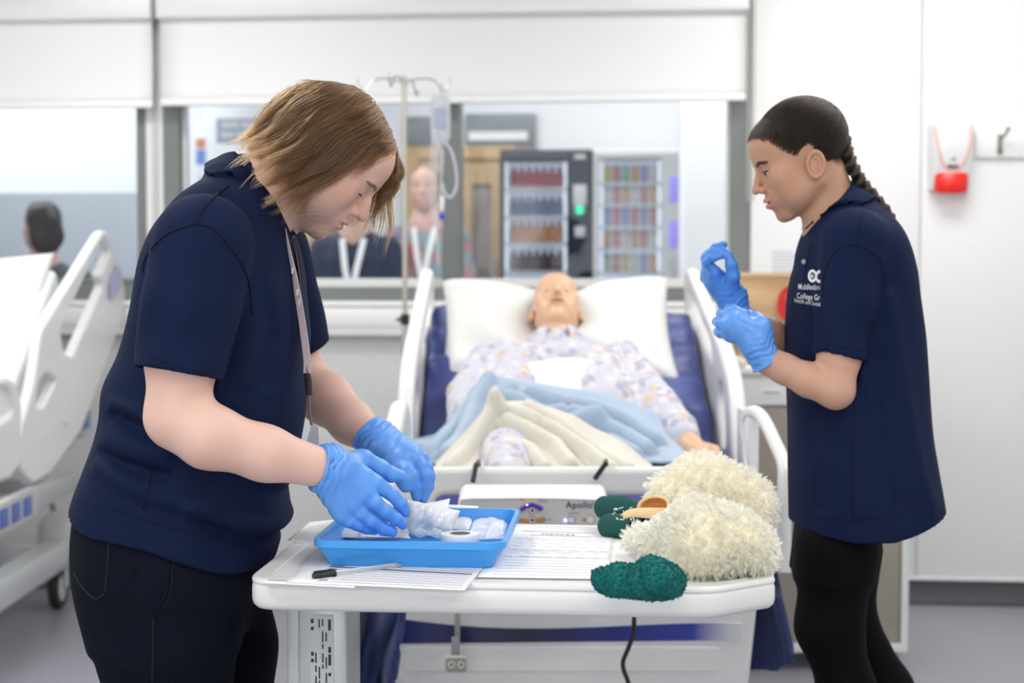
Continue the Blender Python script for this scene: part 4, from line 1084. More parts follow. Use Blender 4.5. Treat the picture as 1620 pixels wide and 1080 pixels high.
def TP(px, py, z): return PZ(px, py, tc_[2]+z)
crumple('sterile_packet', 'crinkled clear packet with white backing held between the gloved hands', [TP(612, 846, .018), TP(712, 849, .018), TP(728, 808, .062), TP(640, 788, .082)], m_crink, .010, .014, 2, 34, freq=75)
crumple('gauze_packet', 'white paper gauze packet leaning behind the clear packet', [TP(700, 836, .010), TP(742, 838, .010), TP(757, 800, .042), TP(690, 797, .042)], m_pouch, .002, .006, 5)
crumple('gauze_packet', 'white packet corner standing up behind the clear packet', [TP(640, 835, .02), TP(700, 838, .02), TP(712, 788, .055), TP(655, 800, .055)], m_pouch, .003, .005, 9)
crumple('sterile_packet', 'flat white sterile packet at the front left inside the tray', [TP(530, 850, .016), TP(640, 853, .016), TP(640, 835, .020), TP(534, 834, .020)], m_pouch, .004, .010, 12)
crumple('sterile_packet', 'clear packet lying loosely beside the flat white packet', [TP(570, 850, .024), TP(650, 852, .024), TP(640, 830, .028), TP(570, 832, .028)], m_film, .006, .008, 15)
crumple('cannula_packet', 'clear printed packet lying at the right end of the tray', [TP(738, 852, .020), TP(788, 853, .020), TP(798, 824, .028), TP(750, 822, .032)], m_film, .007, .010, 21, freq=90, cat='clear packet')
crumple('cannula_packet', 'small clear packet in the right front corner of the tray', [TP(768, 851, .024), TP(798, 852, .024), TP(803, 828, .034), TP(776, 826, .036)], m_film, .005, .009, 26, freq=90, cat='clear packet')
# roll of tape lying in the tray
q = TP(728, 851, .022); r = thing('tape_roll', 'white roll of tape lying in the tray behind its front rim', 'tape', tuple(q))
b = MB(); b.lathe([(.017, -.008), (.031, -.008), (.032, -.006), (.032, .006), (.031, .008), (.017, .008), (.017, -.008)], 36); b.build('tape', m_white, r)
b = MB(); b.lathe([(.0145, -.0085), (.017, -.0085), (.017, .0085), (.0145, .0085), (.0145, -.0085)], 36); b.build('core', mat('grey_core', (0.25, 0.26, 0.28), 0.6), r)
for k in range(3):
    p_ = TP(640+25*k, 843, .03)
    b = MB(); b.lathe([(0, -.006), (.007, -.006), (.008, .0), (.006, .010), (.0035, .012), (.0035, .022), (0, .023)], 14); o = b.build('plastic_connector', m_film)
    o.location = p_; o.rotation_euler = (1.2, .3+k, .5*k); tag(o, ['clear plastic connector in the tray below the gloved fingertips', 'clear plastic connector under the middle of the clear packet', 'clear plastic connector near the tape roll in the tray'][k], 'connector', 'clear connectors in the tray')
# ---------------------------------------------------------------- pen
p0 = PZ(495, 911, zt+.007); p1 = PZ(642, 892, zt+.006); d = p1-p0; Lp = np.linalg.norm(d)
pen = thing('ballpoint_pen', 'clear ballpoint pen with a black cap lying on the chart sheet', 'pen', tuple(p0))
M = look_mat((0, 0, 0), d, (0, 0, 1))
b = MB(); b.lathe([(0, 0), (.0045, .0005), (.0052, .003), (.0058, .036), (.0058, .038), (0, .0381)], 20, M); b.box((.0062, 0, .018), (.0022, .003, .034), .0008, M=M); b.build('cap', m_black, pen)
b = MB(); b.lathe([(.0028, .038), (.0042, .038), (.0042, Lp-.016), (.0036, Lp-.012), (.0026, Lp-.012)], 6, M); b.build('barrel', m_film, pen)
b = MB(); b.lathe([(0, .036), (.0014, .036), (.0014, Lp-.018), (0, Lp-.018)], 10, M); b.build('ink_tube', mat('ink_tube', (0.35, 0.36, 0.42), 0.3), pen)
b = MB(); b.lathe([(0, Lp-.017), (.0034, Lp-.017), (.0038, Lp-.012), (.0012, Lp-.003), (.0005, Lp), (0, Lp)], 14, M); b.build('tip', m_steel, pen)
# ================================================================ FIGURES
def skin_mat(name, rough=0.5):
    m = mat(name, (0.8, 0.5, 0.4), rough, spec=0.35, sss=0.22, attr='tint', bump=('noise', 350, 0.10, 0.0006)); return m
m_skin_m = skin_mat('fair_skin', 0.5); m_skin_w = skin_mat('tan_skin', 0.48); m_skin_d = mat('mannequin_vinyl', (0.8, 0.5, 0.33), 0.35, attr='tint')
m_glove = mat('blue_nitrile', (0.125, 0.345, 0.84), 0.36, spec=0.4, bump=('noise', 120, 0.22, 0.0015), vary=(25, 0.06))
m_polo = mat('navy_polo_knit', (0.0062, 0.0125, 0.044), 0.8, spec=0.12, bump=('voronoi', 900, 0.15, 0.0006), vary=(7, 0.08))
m_trs = mat('dark_jersey', (0.0042, 0.0058, 0.0125), 0.85, spec=0.10, bump=('noise', 500, 0.2, 0.0008), vary=(8, 0.12))
m_legg = mat('black_leggings', (0.0025, 0.0025, 0.003), 0.75, spec=0.10)
m_seam = mat('navy_seam', (0.006, 0.009, 0.026), 0.85, spec=0.2)
m_eye = mat('eye_white', (0.75, 0.73, 0.72), 0.15); m_iris = mat('dark_iris', (0.03, 0.018, 0.01), 0.1); m_lash = mat('dark_lash', (0.012, 0.009, 0.008), 0.7)
m_shoe = mat('white_trainer', (0.75, 0.75, 0.75), 0.5)

def frame(F, U):
    """columns: forward, left, up"""
    F = np.array(F, float); F /= np.linalg.norm(F); U = np.array(U, float); U -= F*(U@F); U /= np.linalg.norm(U)
    return np.stack([F, np.cross(U, F), U], 1)
def head_sdf(p, ear_dz=0.0, ear=True, lid=0.0032, male=True, closed=False):
    """head in its own frame: x forward, y left, z up, metres; origin between the ears"""
    q = p.copy(); q[:, 1] = np.abs(q[:, 1])
    d = ell(q, (-.014, 0, .045), (.094, .075, .084))
    d = smin(d, ell(q, (.034, 0, -.012), (.056, .059, .086)), .03)
    d = smin(d, ell(q, (.052, 0, .055), (.043, .058, .046)), .03)
    d = smin(d, rcone(q, (-.002, .047, -.045), (.066, .014, -.088), .021, .015 if not male else .018), .026)
    d = smin(d, sph(q, (.080, 0, -.090), .015 if male else .0135), .018)
    d = smin(d, rcone(q, (.084, 0, .030), (.076, .034, .030), .0125 if male else .0105, .0105), .014)
    d = smin(d, sph(q, (.060, .043, -.012), .021), .026)
    d = smax(d, -sph(q, (.1065, .033, .006), .0165), .016)
    d = smin(d, ell(q, (.068, 0, -.012), (.0275, .024, .048)), .012)
    d = smin(d, ell(q, (.081, 0, -.052), (.020, .029, .026)), .016)
    n = chain(q, [(.087, 0, .024), (.1005, 0, .002), (.1135, 0, -.0195)], [.0075, .0078, .0098] if male else [.0068, .0068, .0086], .006)
    d = smin(d, n, .009)
    d = smin(d, sph(q, (.1005, .0115, -.0235), .0080), .006)
    d = smax(d, -ell(q, (.1055, .0065, -.0315), (.006, .0034, .004)), .003)
    d = smin(d, ell(q, (.1010, 0, -.0478), (.0065, .0205, .0050 if male else .0060)), .005)
    d = smin(d, ell(q, (.0990, 0, -.0600), (.0070 if male else .0082, .0180, .0058 if male else .0070)), .005)
    d = smax(d, -rbox(q, (.1085, 0, -.0535), (.0115, .019, .0013), .001), .003)
    d = smin(d, ell(q, (.040, .036, -.045), (.036, .026, .038)), .022)   # cheek fullness
    d = smax(d, -ell(q, (.1005, .043, .0085), (.017, .015, .0105)), .010)
    # eyelids
    e = sph(q, (.0752, .0320, .0085), .0138)
    if not closed: e = smax(e, -rbox(q, (.0885, .0325, .0085-.0022), (.0125, .0125, lid), .002), .0018)
    d = smin(d, e, .005)
    if ear:
        er = (q-A(-.010, .0715, -.004+ear_dz))/A(1, 1, .86)
        t = 0.22; c, s = math.cos(t), math.sin(t)
        ex = er[:, 0]*c+er[:, 2]*s; ez = -er[:, 0]*s+er[:, 2]*c; ey = er[:, 1]-.25*(-ex)-.002
        rr = np.sqrt((ex/.0165)**2+(ez/.029)**2); wd = np.where(ez < -.012, .0165*1.0, .0165)
        ring = np.sqrt(((rr-1)*.019)**2+(ey-.006)**2)-.0042
        inner = np.sqrt(((rr-.55)*.019)**2*1.2+(ey-.003)**2)-.0034
        inner = np.where(ex > -.001+.2*ez, inner+.004, inner)
        disc = np.maximum((rr-1.0)*.018, np.abs(ey-.0005)-.0022)
        lobe = ell(np.stack([ex, ey, ez], 1), (.004, .003, -.026), (.008, .005, .009))
        ed = smin(smin(smin(disc, ring, .003), lobe, .004), inner, .003)
        d = smin(d, ed, .006)
    return d

def hand_sdf(p, wrist, mcps, fingers, thumb, s=1.0, flat=1.0, palm_r=(.019, .0125)):
    """wrist: two points across the wrist; mcps: four knuckles; fingers: joints beyond each knuckle; thumb: chain"""
    d = None
    for i, m in enumerate(mcps):
        w = wrist[0]*(1-i/3)+wrist[1]*(i/3); e = rcone(p, w, m, palm_r[0]*s, palm_r[1]*s); d = e if d is None else smin(d, e, .016*s)
    tips = None
    for m, f in zip(mcps, fingers):
        n = len(f); rs = np.interp(np.linspace(0, 1, n+1), [0, .4, .75, 1], [.0118*s, .0106*s, .0098*s, .0082*s])
        e = chain(p, [m]+list(f), rs, .004); tips = e if tips is None else smin(tips, e, .0022)
    d = smin(d, tips, .007*s)
    rs = np.interp(np.linspace(0, 1, len(thumb)), [0, .4, .75, 1], [.0185*s, .0140*s, .0118*s, .0092*s])
    d = smin(d, chain(p, thumb, rs, .005), .009*s)
    return d

def bvh_of(o):
    me = o.data; M = o.matrix_world
    loc = np.empty(len(me.vertices)*3, f32); me.vertices.foreach_get('co', loc); v = loc.reshape(-1, 3)
    off = np.array(world_off(o)); v = v+off
    return BVHTree.FromPolygons([tuple(map(float, a)) for a in v], [tuple(pl.vertices) for pl in me.polygons])
def world_off(o):
    l = np.zeros(3)
    while o is not None: l += np.array(o.location); o = o.parent
    return l
def on_surface(bv, pts, lift=.001):
    """points of a surface that lie along the given photo positions"""
    out = []
    for (x, y) in pts:
        r = Vector(ray(x, y)).normalized(); h = bv.ray_cast(Vector((0, 0, CAM_Z)), r)
        if h[0] is not None: out.append(np.array(h[0]+h[1]*lift))
    return out
def seam(name, bv, pts, r, m, parent, off, n=6, lift=.0004, label=None):
    q = on_surface(bv, [tuple(a) for a in spline([(x, y) for x, y in pts], n)], lift)
    if len(q) < 3: return None
    b = MB(); b.tube(q, r, 6); return b.build(name, m, parent, off=off)

def collar(name, c, ax, fw, a, bl, drop, flare, m, parent, off, gap=0.35, th=.004, lift=.014, point=0.02, narrow=0.0, over=None):
    """turned-down polo collar: ring at c, axis ax towards the head, fw towards the front"""
    ax = np.array(ax, float); ax /= np.linalg.norm(ax); fw = np.array(fw, float); fw -= ax*(fw@ax); fw /= np.linalg.norm(fw); sd = np.cross(ax, fw)
    def g(u, t):
        an = -PI+gap*0+(2*PI-0)*u; an = (PI-gap)*(2*u-1)   # 0 at the back
        dirv = -fw*math.cos(an)*a+sd*math.sin(an)*bl
        fr = (abs(2*u-1))**3
        if t < .3: k = t/.3; q = c+dirv*(1.0)+ax*(lift*(k-1)*1.2)
        elif t < .42: k = (t-.3)/.12; q = c+dirv*(1+.07*math.sin(k*PI/2))+ax*(.004*math.sin(k*PI))
        else:
            k = (t-.42)/.58; n_ = dirv/np.linalg.norm(dirv)
            q = c+dirv*1.07+n_*(flare*k**.85)-ax*(drop*(1+point/drop*fr)*k)+n_*.004*math.sin(k*PI)
        return q-off
    b = MB(); b.grid(g, 72, 22)
    if over is not None:
        q = np.array(b.v, f32)+np.asarray(off, f32); h = 1e-3
        T = np.tile(np.linspace(0, 1, 22), 72); want = np.where(T > .40, .0035+.003*np.sin(np.clip((T-.40)/.6, 0, 1)*PI), -.01)
        for _ in range(6):
            dd = over(q); gr = np.stack([over(q+A(h, 0, 0))-dd, over(q+A(0, h, 0))-dd, over(q+A(0, 0, h))-dd], 1); gr /= np.linalg.norm(gr, axis=1)[:, None]+1e-9
            q = q+gr*np.clip(want-dd, 0, .02)[:, None]
        b.v = [tuple(a) for a in q-np.asarray(off, f32)]
    o = b.build(name, m, parent, angle=None)
    s = o.modifiers.new('thickness', 'SOLIDIFY'); s.thickness = th; s.offset = 0
    return o
def ribbon(pts, w, side, th=.0012):
    """flat strap along pts, w wide along side"""
    b = MB(); pts = [np.array(p, float) for p in pts]; k = len(pts)
    sd = [np.array(side(i/(k-1)), float) if callable(side) else np.array(side, float) for i in range(k)]
    for i, p in enumerate(pts):
        t = pts[min(i+1, k-1)]-pts[max(i-1, 0)]; t /= np.linalg.norm(t); s_ = sd[i]-t*(sd[i]@t); s_ /= np.linalg.norm(s_); n = np.cross(t, s_)
        for (a, c) in ((-1, -1), (1, -1), (1, 1), (-1, 1)): b.v.append(tuple(p+s_*a*w/2+n*c*th/2))
    for i in range(k-1):
        for j in range(4): b.f.append((i*4+j, i*4+(j+1) % 4, (i+1)*4+(j+1) % 4, (i+1)*4+j))
    b.f.append((3, 2, 1, 0)); b.f.append(tuple((k-1)*4+j for j in range(4))); return b

# ================================================================ MAN at the tray
MY = 2.62; mo = np.array([P(290, 850, MY)[0], MY, 0.0])
man = thing('person', 'man with shoulder length brown hair leaning over blue tray in navy polo and gloves', 'person', tuple(mo))
FH = np.array([.698, 0, -.716]); UH = np.array([.716, 0, .698])
yaw = Matrix.Rotation(math.radians(4), 3, 'Z')
Rm = frame(np.array(yaw @ Vector(FH)), np.array(yaw @ Vector(UH))); hs_m = .965; hc_m = P(513, 255, MY)
def to_head(p, c, R, s): return ((p-c.astype(f32))@R.astype(f32)/s).astype(f32)
def hl2w(q, c, R, s): return c+s*(np.asarray(q, float)@R.T)
Yn, Yf = 2.40, 2.86
elb_n, elb_f = P(281, 659, 2.37), P(470, 602, 2.90)
def man_body(p):
    d = head_sdf(to_head(p, hc_m, Rm, hs_m), male=True, closed=True)*hs_m
    nk = rcone(p, hl2w((-.030, 0, -.045), hc_m, Rm, hs_m), P(398, 325, MY), .056, .066); d = smin(d, nk, .022)
    d = smin(d, rcone(p, hl2w((.02, 0, -.075), hc_m, Rm, hs_m), P(425, 335, MY), .030, .045), .03)
    d = smin(d, chain(p, [P(365, 400, MY), P(350, 560, MY), P(290, 780, MY)], [.085, .11, .12]), .06)
    d = smin(d, rcone(p, P(350, 405, Yn+.08), P(370, 395, Yf-.06), .045, .045), .04)
    arm = chain(p, [P(324, 420, Yn+.01), P(288, 560, 2.375), elb_n], [.052, .0535, .0470], .02)
    fore = chain(p, [elb_n, P(330, 690, 2.36), P(420, 717, 2.385), P(512, 741, 2.425)], [.0475, .0465, .0400, .0305], .02)
    d = smin(d, smin(arm, fore, .018), .03)
    armf = chain(p, [P(420, 390, Yf), elb_f], [.06, .05], .02)
    foref = chain(p, [elb_f, P(518, 632, 2.86), P(556, 668, 2.80), P(590, 697, 2.745)], [.050, .045, .037, .029], .02)
    d = smin(d, smin(armf, foref, .03), .03)
    return d
def mix(a, b, t): return a*(1-t[:, None])+np.asarray(b, f32)*t[:, None]
def bump3(q, c, r): return np.exp(-(((q-A(*c))/A(*r))**2).sum(1))
def man_tint(v):
    q = to_head(v, hc_m, Rm, hs_m); q[:, 1] = np.abs(q[:, 1])
    base = np.tile(A(.70, .445, .355), (len(v), 1))
    n = vnoise(v, 60, 3)*.5+vnoise(v, 25, 4)*.5; base = base*(1+.035*n[:, None])
    arm = np.clip((v[:, 2]-1.18)/-.1, 0, 1); base = mix(base, (.80, .52, .43), arm*.85)
    base = mix(base, (.60, .25, .19), .45*bump3(q, (.065, .045, -.015), (.035, .03, .03)))
    base = mix(base, (.58, .24, .19), .5*bump3(q, (.112, 0, -.02), (.02, .02, .018)))
    base = mix(base, (.50, .27, .22), .5*bump3(q, (.088, .033, .008), (.012, .018, .012)))
    lips = bump3(q, (.100, 0, -.0535), (.012, .019, .0085)); base = mix(base, (.50, .17, .15), np.clip(lips*1.5, 0, .9))
    st = np.clip(bump3(q, (.045, .045, -.075), (.05, .05, .035))*1.0+bump3(q, (.075, 0, -.105), (.03, .05, .025)), 0, 1)*(q[:, 0] < .0985)
    sp = .5+.5*vnoise(v, 900, 9); base = mix(base, (.20, .12, .085), st*(.38+.28*sp))
    return base
sdf_obj('body', man_body, (mo[0]-.36, 2.25, .78), (.02, 3.02, 1.66), .0030, m_skin_m, man, mo, it=1, color=man_tint, band=1.9)
for s in (-1, 1):
    pts = [hl2w((.0752+.0140*math.cos(a)*math.cos(-.30), s*.0320+.0140*math.sin(a), .0085-.0042-.001*math.cos(a)), hc_m, Rm, hs_m)-mo for a in np.linspace(-.95, .95, 11)]
    b = MB(); b.tube(pts, [.0004]+[.0012]*9+[.0004], 6); b.build('eyelashes', m_lash, man)
def snap(q, f, lift, it=4):
    """move points onto the zero level of a distance field"""
    q = np.asarray(q, f32).copy(); h = 5e-4
    for _ in range(it):
        d = f(q); g = np.stack([f(q+A(h, 0, 0))-d, f(q+A(0, h, 0))-d, f(q+A(0, 0, h))-d], 1); g /= np.linalg.norm(g, axis=1)[:, None]+1e-9
        q = q-g*(d-lift)[:, None]
    return q
def brow_strands(name, c, R, s, mat_, parent, off, pts, n=260, L=.010, r=.00035, seed=1):
    rs = np.random.RandomState(seed); cv = []
    for side in (-1, 1):
        for k in range(n):
            t = rs.rand(); q = np.array([np.interp(t, np.linspace(0, 1, len(pts)), [a[i] for a in pts]) for i in range(3)])
            q[2] += rs.normal()*.0017*(1-.4*t); q = q*np.array([1, side, 1])
            dv = np.array([-.25-.4*t, side*.9, .35-.5*t]); dv /= np.linalg.norm(dv)
            cv.append([q+dv*L*f for f in (0, .5, 1)])
    cv = np.array(cv); fl = snap(cv.reshape(-1, 3), lambda p: head_sdf(p, ear=False), .0009).reshape(cv.shape); cv = hl2w(fl.reshape(-1, 3), c, R, s).reshape(cv.shape)
    return strands(name, np.array(cv), np.array([r, r*.9, r*.3]), mat_, parent, off)
h_brown = hair_mat('brown_hair', (0.074, 0.034, 0.0125), .28, .6, .35)
h_brow = hair_mat('brow_hair', (0.10, 0.055, 0.028), .4, .3)
brow_strands('eyebrows', hc_m, Rm, hs_m, h_brow, man, mo, [(.0955, .012, .0265), (.0935, .026, .031), (.082, .043, .0285)])

# polo shirt ------------------------------------------------------------
ppmM = F_PX/MY
prof = [(284, 338, 410, .050), (296, 316, 428, .085), (312, 293, 440, .125), (336, 268, 452, .165), (364, 248, 462, .190), (400, 234, 472, .200), (440, 224, 479, .202), (500, 212, 484, .200), (560, 193, 484, .198), (610, 172, 483, .198), (660, 165, 480, .200), (700, 155, 474, .204), (740, 140, 468, .206), (780, 125, 460, .207), (820, 116, 450, .206), (860, 112, 440, .204), (905, 110, 428, .200)]
rows = smoothcurve([P(0, y, MY)[2] for y, *_ in prof][::-1], [[P((l+r)/2, y, MY)[0] for y, l, r, w in prof][::-1], [(r-l)/2/ppmM for y, l, r, w in prof][::-1], [w for *_, w in prof][::-1]])
zs_, cx_, ha_, hb_ = rows.T
def px2(pts, Y): return [np.array([P(x, y, Y)[0], 0, P(x, y, Y)[2]]) for x, y in pts]
def ridge2(p, pts, Y, w, amp, ymax=None):
    q = p.copy(); 
    if ymax is not None: f = np.clip((ymax-q[:, 1])/.08, 0, 1)
    q[:, 1] = 0; r = ridge(q, px2(pts, Y), w, amp)
    return r if ymax is None else r*f
sl_a, sl_b = P(322, 386, Yn+.012), P(281, 592, 2.375); slf_a, slf_b = P(418, 400, Yf-.01), P(468, 552, 2.90)
hem_n = (sl_b-sl_a)/np.linalg.norm(sl_b-sl_a); hem_f = (slf_b-slf_a)/np.linalg.norm(slf_b-slf_a)
hl0, hl1 = P(118, 800, MY), P(430, 886, MY)
def man_shirt(p):
    t = slices(p, zs_, cx_, np.full_like(zs_, MY), ha_, hb_, e=2.3)
    t = smin(t, rcone(p, P(388, 300, MY), P(340, 345, MY-.10), .05, .06), .04); t = smin(t, rcone(p, P(388, 300, MY), P(350, 345, MY+.12), .05, .06), .04)
    t = t-ridge2(p, [(160, 700), (205, 708), (260, 716)], MY-.2, .020, .012)-ridge2(p, [(146, 742), (200, 765), (250, 785), (330, 800)], MY-.2, .016, .010)-ridge2(p, [(168, 640), (215, 652), (240, 668)], MY-.2, .010, .010)
    t = t+ridge2(p, [(150, 722), (215, 740), (262, 752)], MY-.2, .010, .010)+ridge2(p, [(168, 662), (212, 676), (250, 690)], MY-.2, .010, .010)
    t = t-ridge2(p, [(330, 790), (380, 815), (440, 836)], MY-.1, .016, .014)+ridge2(p, [(345, 815), (390, 842), (425, 856)], MY-.1, .010, .010)+ridge2(p, [(400, 760), (440, 790), (455, 800)], MY-.1, .012, .008)
    t = t-ridge2(p, [(380, 430), (400, 520), (390, 600)], MY-.2, .02, .006)-ridge2(p, [(420, 450), (440, 540), (430, 620)], MY-.2, .02, .007)+ridge2(p, [(405, 440), (421, 530), (412, 610)], MY-.2, .014, .005)
    # sleeves
    s = chain(p, [sl_a, (sl_a+sl_b)/2+np.array([0, -.004, 0]), sl_b+hem_n*.03], [.078, .0735, .0665], .02)
    s = s-.003*np.sin(60*((p-sl_a.astype(f32))@hem_n.astype(f32))+9*p[:, 0]/.1)*np.clip(((p-sl_a.astype(f32))@hem_n.astype(f32))/.2, 0, 1)*.6
    s = np.maximum(s, (p-sl_b.astype(f32))@hem_n.astype(f32))
    sf = np.maximum(chain(p, [slf_a, slf_b+hem_f*.03], [.082, .063]), (p-slf_b.astype(f32))@hem_f.astype(f32))
    arm_r = ridge2(p, [(238, 330), (228, 420), (222, 520), (226, 560)], Yn, .012, .0)
    d = smin(t, s, .016); d = smin(d, sf, .018)
    # arm hole hollows
    d = np.maximum(d, -rcone(p, sl_b-hem_n*.03, sl_b+hem_n*.03, .0615, .0615)); d = np.maximum(d, -rcone(p, slf_b-hem_f*.03, slf_b+hem_f*.03, .054, .054))
    # neck hole
    d = np.maximum(d, -rcone(p, P(425, 300, MY), P(412, 322, MY), .062, .060))
    # hem plane
    n = np.array([-(hl1-hl0)[2], 0, (hl1-hl0)[0]]); n /= np.linalg.norm(n)
    hem = -((p-hl0.astype(f32))@n.astype(f32))+.004*np.sin(p[:, 0]*30)+.003*np.sin(p[:, 1]*40)
    d = np.maximum(d, hem)
    d = d-.0016*vnoise(p, 22, 5)
    return d
shirt_m = sdf_obj('polo_shirt', man_shirt, (mo[0]-.36, 2.22, .78), (-.26, 3.02, 1.52), .0042, m_polo, man, mo, it=2, band=2.2)
bv = bvh_of(shirt_m)
seam('armhole_seam', bv, [(226, 432), (232, 405), (262, 372), (300, 356), (315, 354), (340, 364), (372, 400), (392, 440), (400, 500)], .0020, m_seam, man, mo)
seam('shoulder_seam', bv, [(362, 294), (340, 310), (318, 335), (312, 357)], .0022, m_seam, man, mo)
seam('sleeve_hem_stitch', bv, [(221, 556), (250, 570), (290, 582), (342, 588)], .0008, m_seam, man, mo)
seam('hem_stitch', bv, [(124, 790), (180, 806), (250, 828), (330, 850), (400, 868)], .0008, m_seam, man, mo)
seam('side_seam', bv, [(240, 742), (236, 765), (226, 805)], .0014, m_seam, man, mo)
cc = (P(374, 252, MY)+P(455, 372, MY))/2; fwv = P(455, 372, MY)-P(374, 252, MY); a_ = np.linalg.norm(fwv)/2
axv = np.array([.845, 0, .536])
collar('collar', cc, axv, fwv, a_*.98, .068, .048, .016, m_polo, man, mo, gap=.16, point=.012, over=man_shirt)
# placket and buttons
pl = [P(452, 385, MY-.035), P(463, 420, MY-.055), P(470, 460, MY-.06)]
b = ribbon(spline(pl, 6), .028, (.35, -1, 0), .003); b.v = [tuple(np.array(q)-mo) for q in b.v]; b.build('placket', m_polo, man)
# lanyard with card
m_lany = mat('pale_pink_lanyard', (0.62, 0.50, 0.52), 0.6); m_lanyd = mat('lanyard_back', (0.16, 0.09, 0.075), 0.6)
lp = [P(447, 362, MY-.05), P(455, 395, MY-.075), P(466, 440, MY-.085), P(475, 490, MY-.09), P(481, 530, MY-.095), P(486, 570, MY-.10), P(486, 590, MY-.10)]
b = ribbon(spline(lp, 8), .014, lambda t: (.9, -1+.6*t, 0)); b.v = [tuple(np.array(q)-mo) for q in b.v]; lan = b.build('lanyard', m_lany, man, label='pale pink lanyard with white print')
lp2 = [P(459, 365, MY-.0), P(470, 420, MY-.045), P(477, 480, MY-.06), P(483, 540, MY-.08), P(487, 560, MY-.09), P(484, 580, MY-.095), P(486, 592, MY-.098)]
b = ribbon(spline(lp2, 8), .013, lambda t: (.4, -1, 0)); b.v = [tuple(np.array(q)-mo) for q in b.v]; b.build('lanyard', m_lanyd, man)
b = MB(); b.tube([np.array(P(*q))-mo for q in ((486, 590, 2.52), (487, 600, 2.52), (489, 625, 2.52))], [.005, .006, .005], 8); b.build('lanyard_clip', m_black, man)
b = MB(); b.tube([np.array(P(*q))-mo for q in ((489, 625, 2.52), (490, 650, 2.52), (493, 672, 2.52))], [.0035, .002, .0025], 8); b.build('swivel_hook', m_dsteel, man)
b = MB(); q = [P(493, 670, 2.52), P(501, 676, 2.53), P(503, 720, 2.545), P(478, 722, 2.50)]
k = [np.array(a)-mo for a in q]; k2 = [a+np.array([.002, .004, 0]) for a in k]; b.add([tuple(a) for a in k+k2], [(0, 1, 2, 3), (7, 6, 5, 4), (0, 4, 5, 1), (1, 5, 6, 2), (2, 6, 7, 3), (3, 7, 4, 0)]); b.build('card_holder', mat('card_grey', (0.42, 0.43, 0.44), 0.25), man)
for (px, py, t) in ((462.5, 428, .4), (470, 462, .5), (473, 478, .55)):
    q = P(px, py, MY-.0895); b = MB(); b.box(q-mo, (.004, .0016, .010), .0004, rot=(0, .2, -.75)); b.build('lanyard_print', m_white, man)

# trousers ---------------------------------------------------------------
prof = [(770, 136, 440, .180), (800, 126, 437, .184), (850, 121, 432, .186), (900, 124, 412, .186), (950, 134, 400, .185), (1000, 150, 390, .18)]
rows = smoothcurve([P(0, y, MY)[2] for y, *_ in prof][::-1], [[P((l+r)/2, y, MY)[0] for y, l, r, w in prof][::-1], [(r-l)/2/ppmM for y, l, r, w in prof][::-1], [w for *_, w in prof][::-1]])
tz_, tx_, ta_, tb_ = rows.T
kn = P(258, 1020, 2.53); kf = P(345, 1020, 2.75)
def man_trousers(p):
    d = slices(p, tz_, tx_, np.full_like(tz_, MY), ta_, tb_, e=2.4)
    ln = chain(p, [P(250, 910, 2.53), P(262, 1020, 2.53), (kn[0]+.02, 2.54, .46), (kn[0]-.02, 2.54, .07)], [.120, .108, .088, .075], .03)
    lf = chain(p, [P(320, 910, 2.73), P(345, 1020, 2.74), (kf[0]+.01, 2.75, .46), (kf[0]-.03, 2.75, .07)], [.115, .098, .085, .075], .03)
    d = smin(d, smin(ln, lf, .012), .03)
    d = d-.003*vnoise(p, 14, 8)-ridge2(p, [(388, 905), (330, 915), (260, 905)], MY, .03, .004)
    d = d+ridge2(p, [(262, 870), (246, 910), (248, 950), (250, 985)], MY, .006, .005, MY-.1)
    return np.maximum(d, p[:, 2]-hl0[2].astype(f32)-.0)
tr_m = sdf_obj('trousers', man_trousers, (mo[0]-.33, 2.30, .045), (mo[0]+.36, 2.95, .96), .0055, m_trs, man, mo, it=2, band=2.0)
bv = bvh_of(tr_m)
m_seam2 = mat('trouser_seam', (0.0035, 0.004, 0.008), 0.9)
seam('pocket_edge', bv, [(113, 800), (130, 808), (150, 816), (171, 822)], .0028, m_trs, man, mo)
seam('pocket_edge', bv, [(171, 824), (172, 870), (168, 920), (165, 938), (156, 946), (146, 944), (128, 925), (118, 905)], .0018, m_seam2, man, mo)
seam('pocket_stitch', bv, [(112, 820), (140, 832), (170, 838)], .0010, m_seam2, man, mo)
seam('slash_pocket', bv, [(268, 862), (266, 900), (262, 940), (246, 974)], .0035, m_trs, man, mo)
seam('slash_pocket', bv, [(274, 864), (272, 900), (268, 940), (250, 976)], .0012, m_seam2, man, mo)
seam('side_seam', bv, [(243, 976), (242, 1010), (241, 1079)], .0016, m_seam2, man, mo)
for (c, lab) in (((kn[0], 2.535), 0), ((kf[0]-.02, 2.75), 1)):
    b = MB()
    def shoe(u, t):
        x = -.11+.29*t; w = .046*(1-.25*abs(2*t-1)**3)*(1 if t < .97 else .6); h = .085*(1-t)**.7+.045
        a = 2*PI*u; ex = .6
        if t in (0.0, 1.0): w *= .3; h *= .7
        return (c[0]-mo[0]+x, c[1]-mo[1]+w*np.sign(math.cos(a))*abs(math.cos(a))**ex, .003+h/2+h/2*np.sign(math.sin(a))*abs(math.sin(a))**ex)
    b.grid(shoe, 24, 14, True); b.f.append(tuple(i*14 for i in range(24))[::-1]); b.f.append(tuple(i*14+13 for i in range(24))); b.build('shoe', m_black, man)

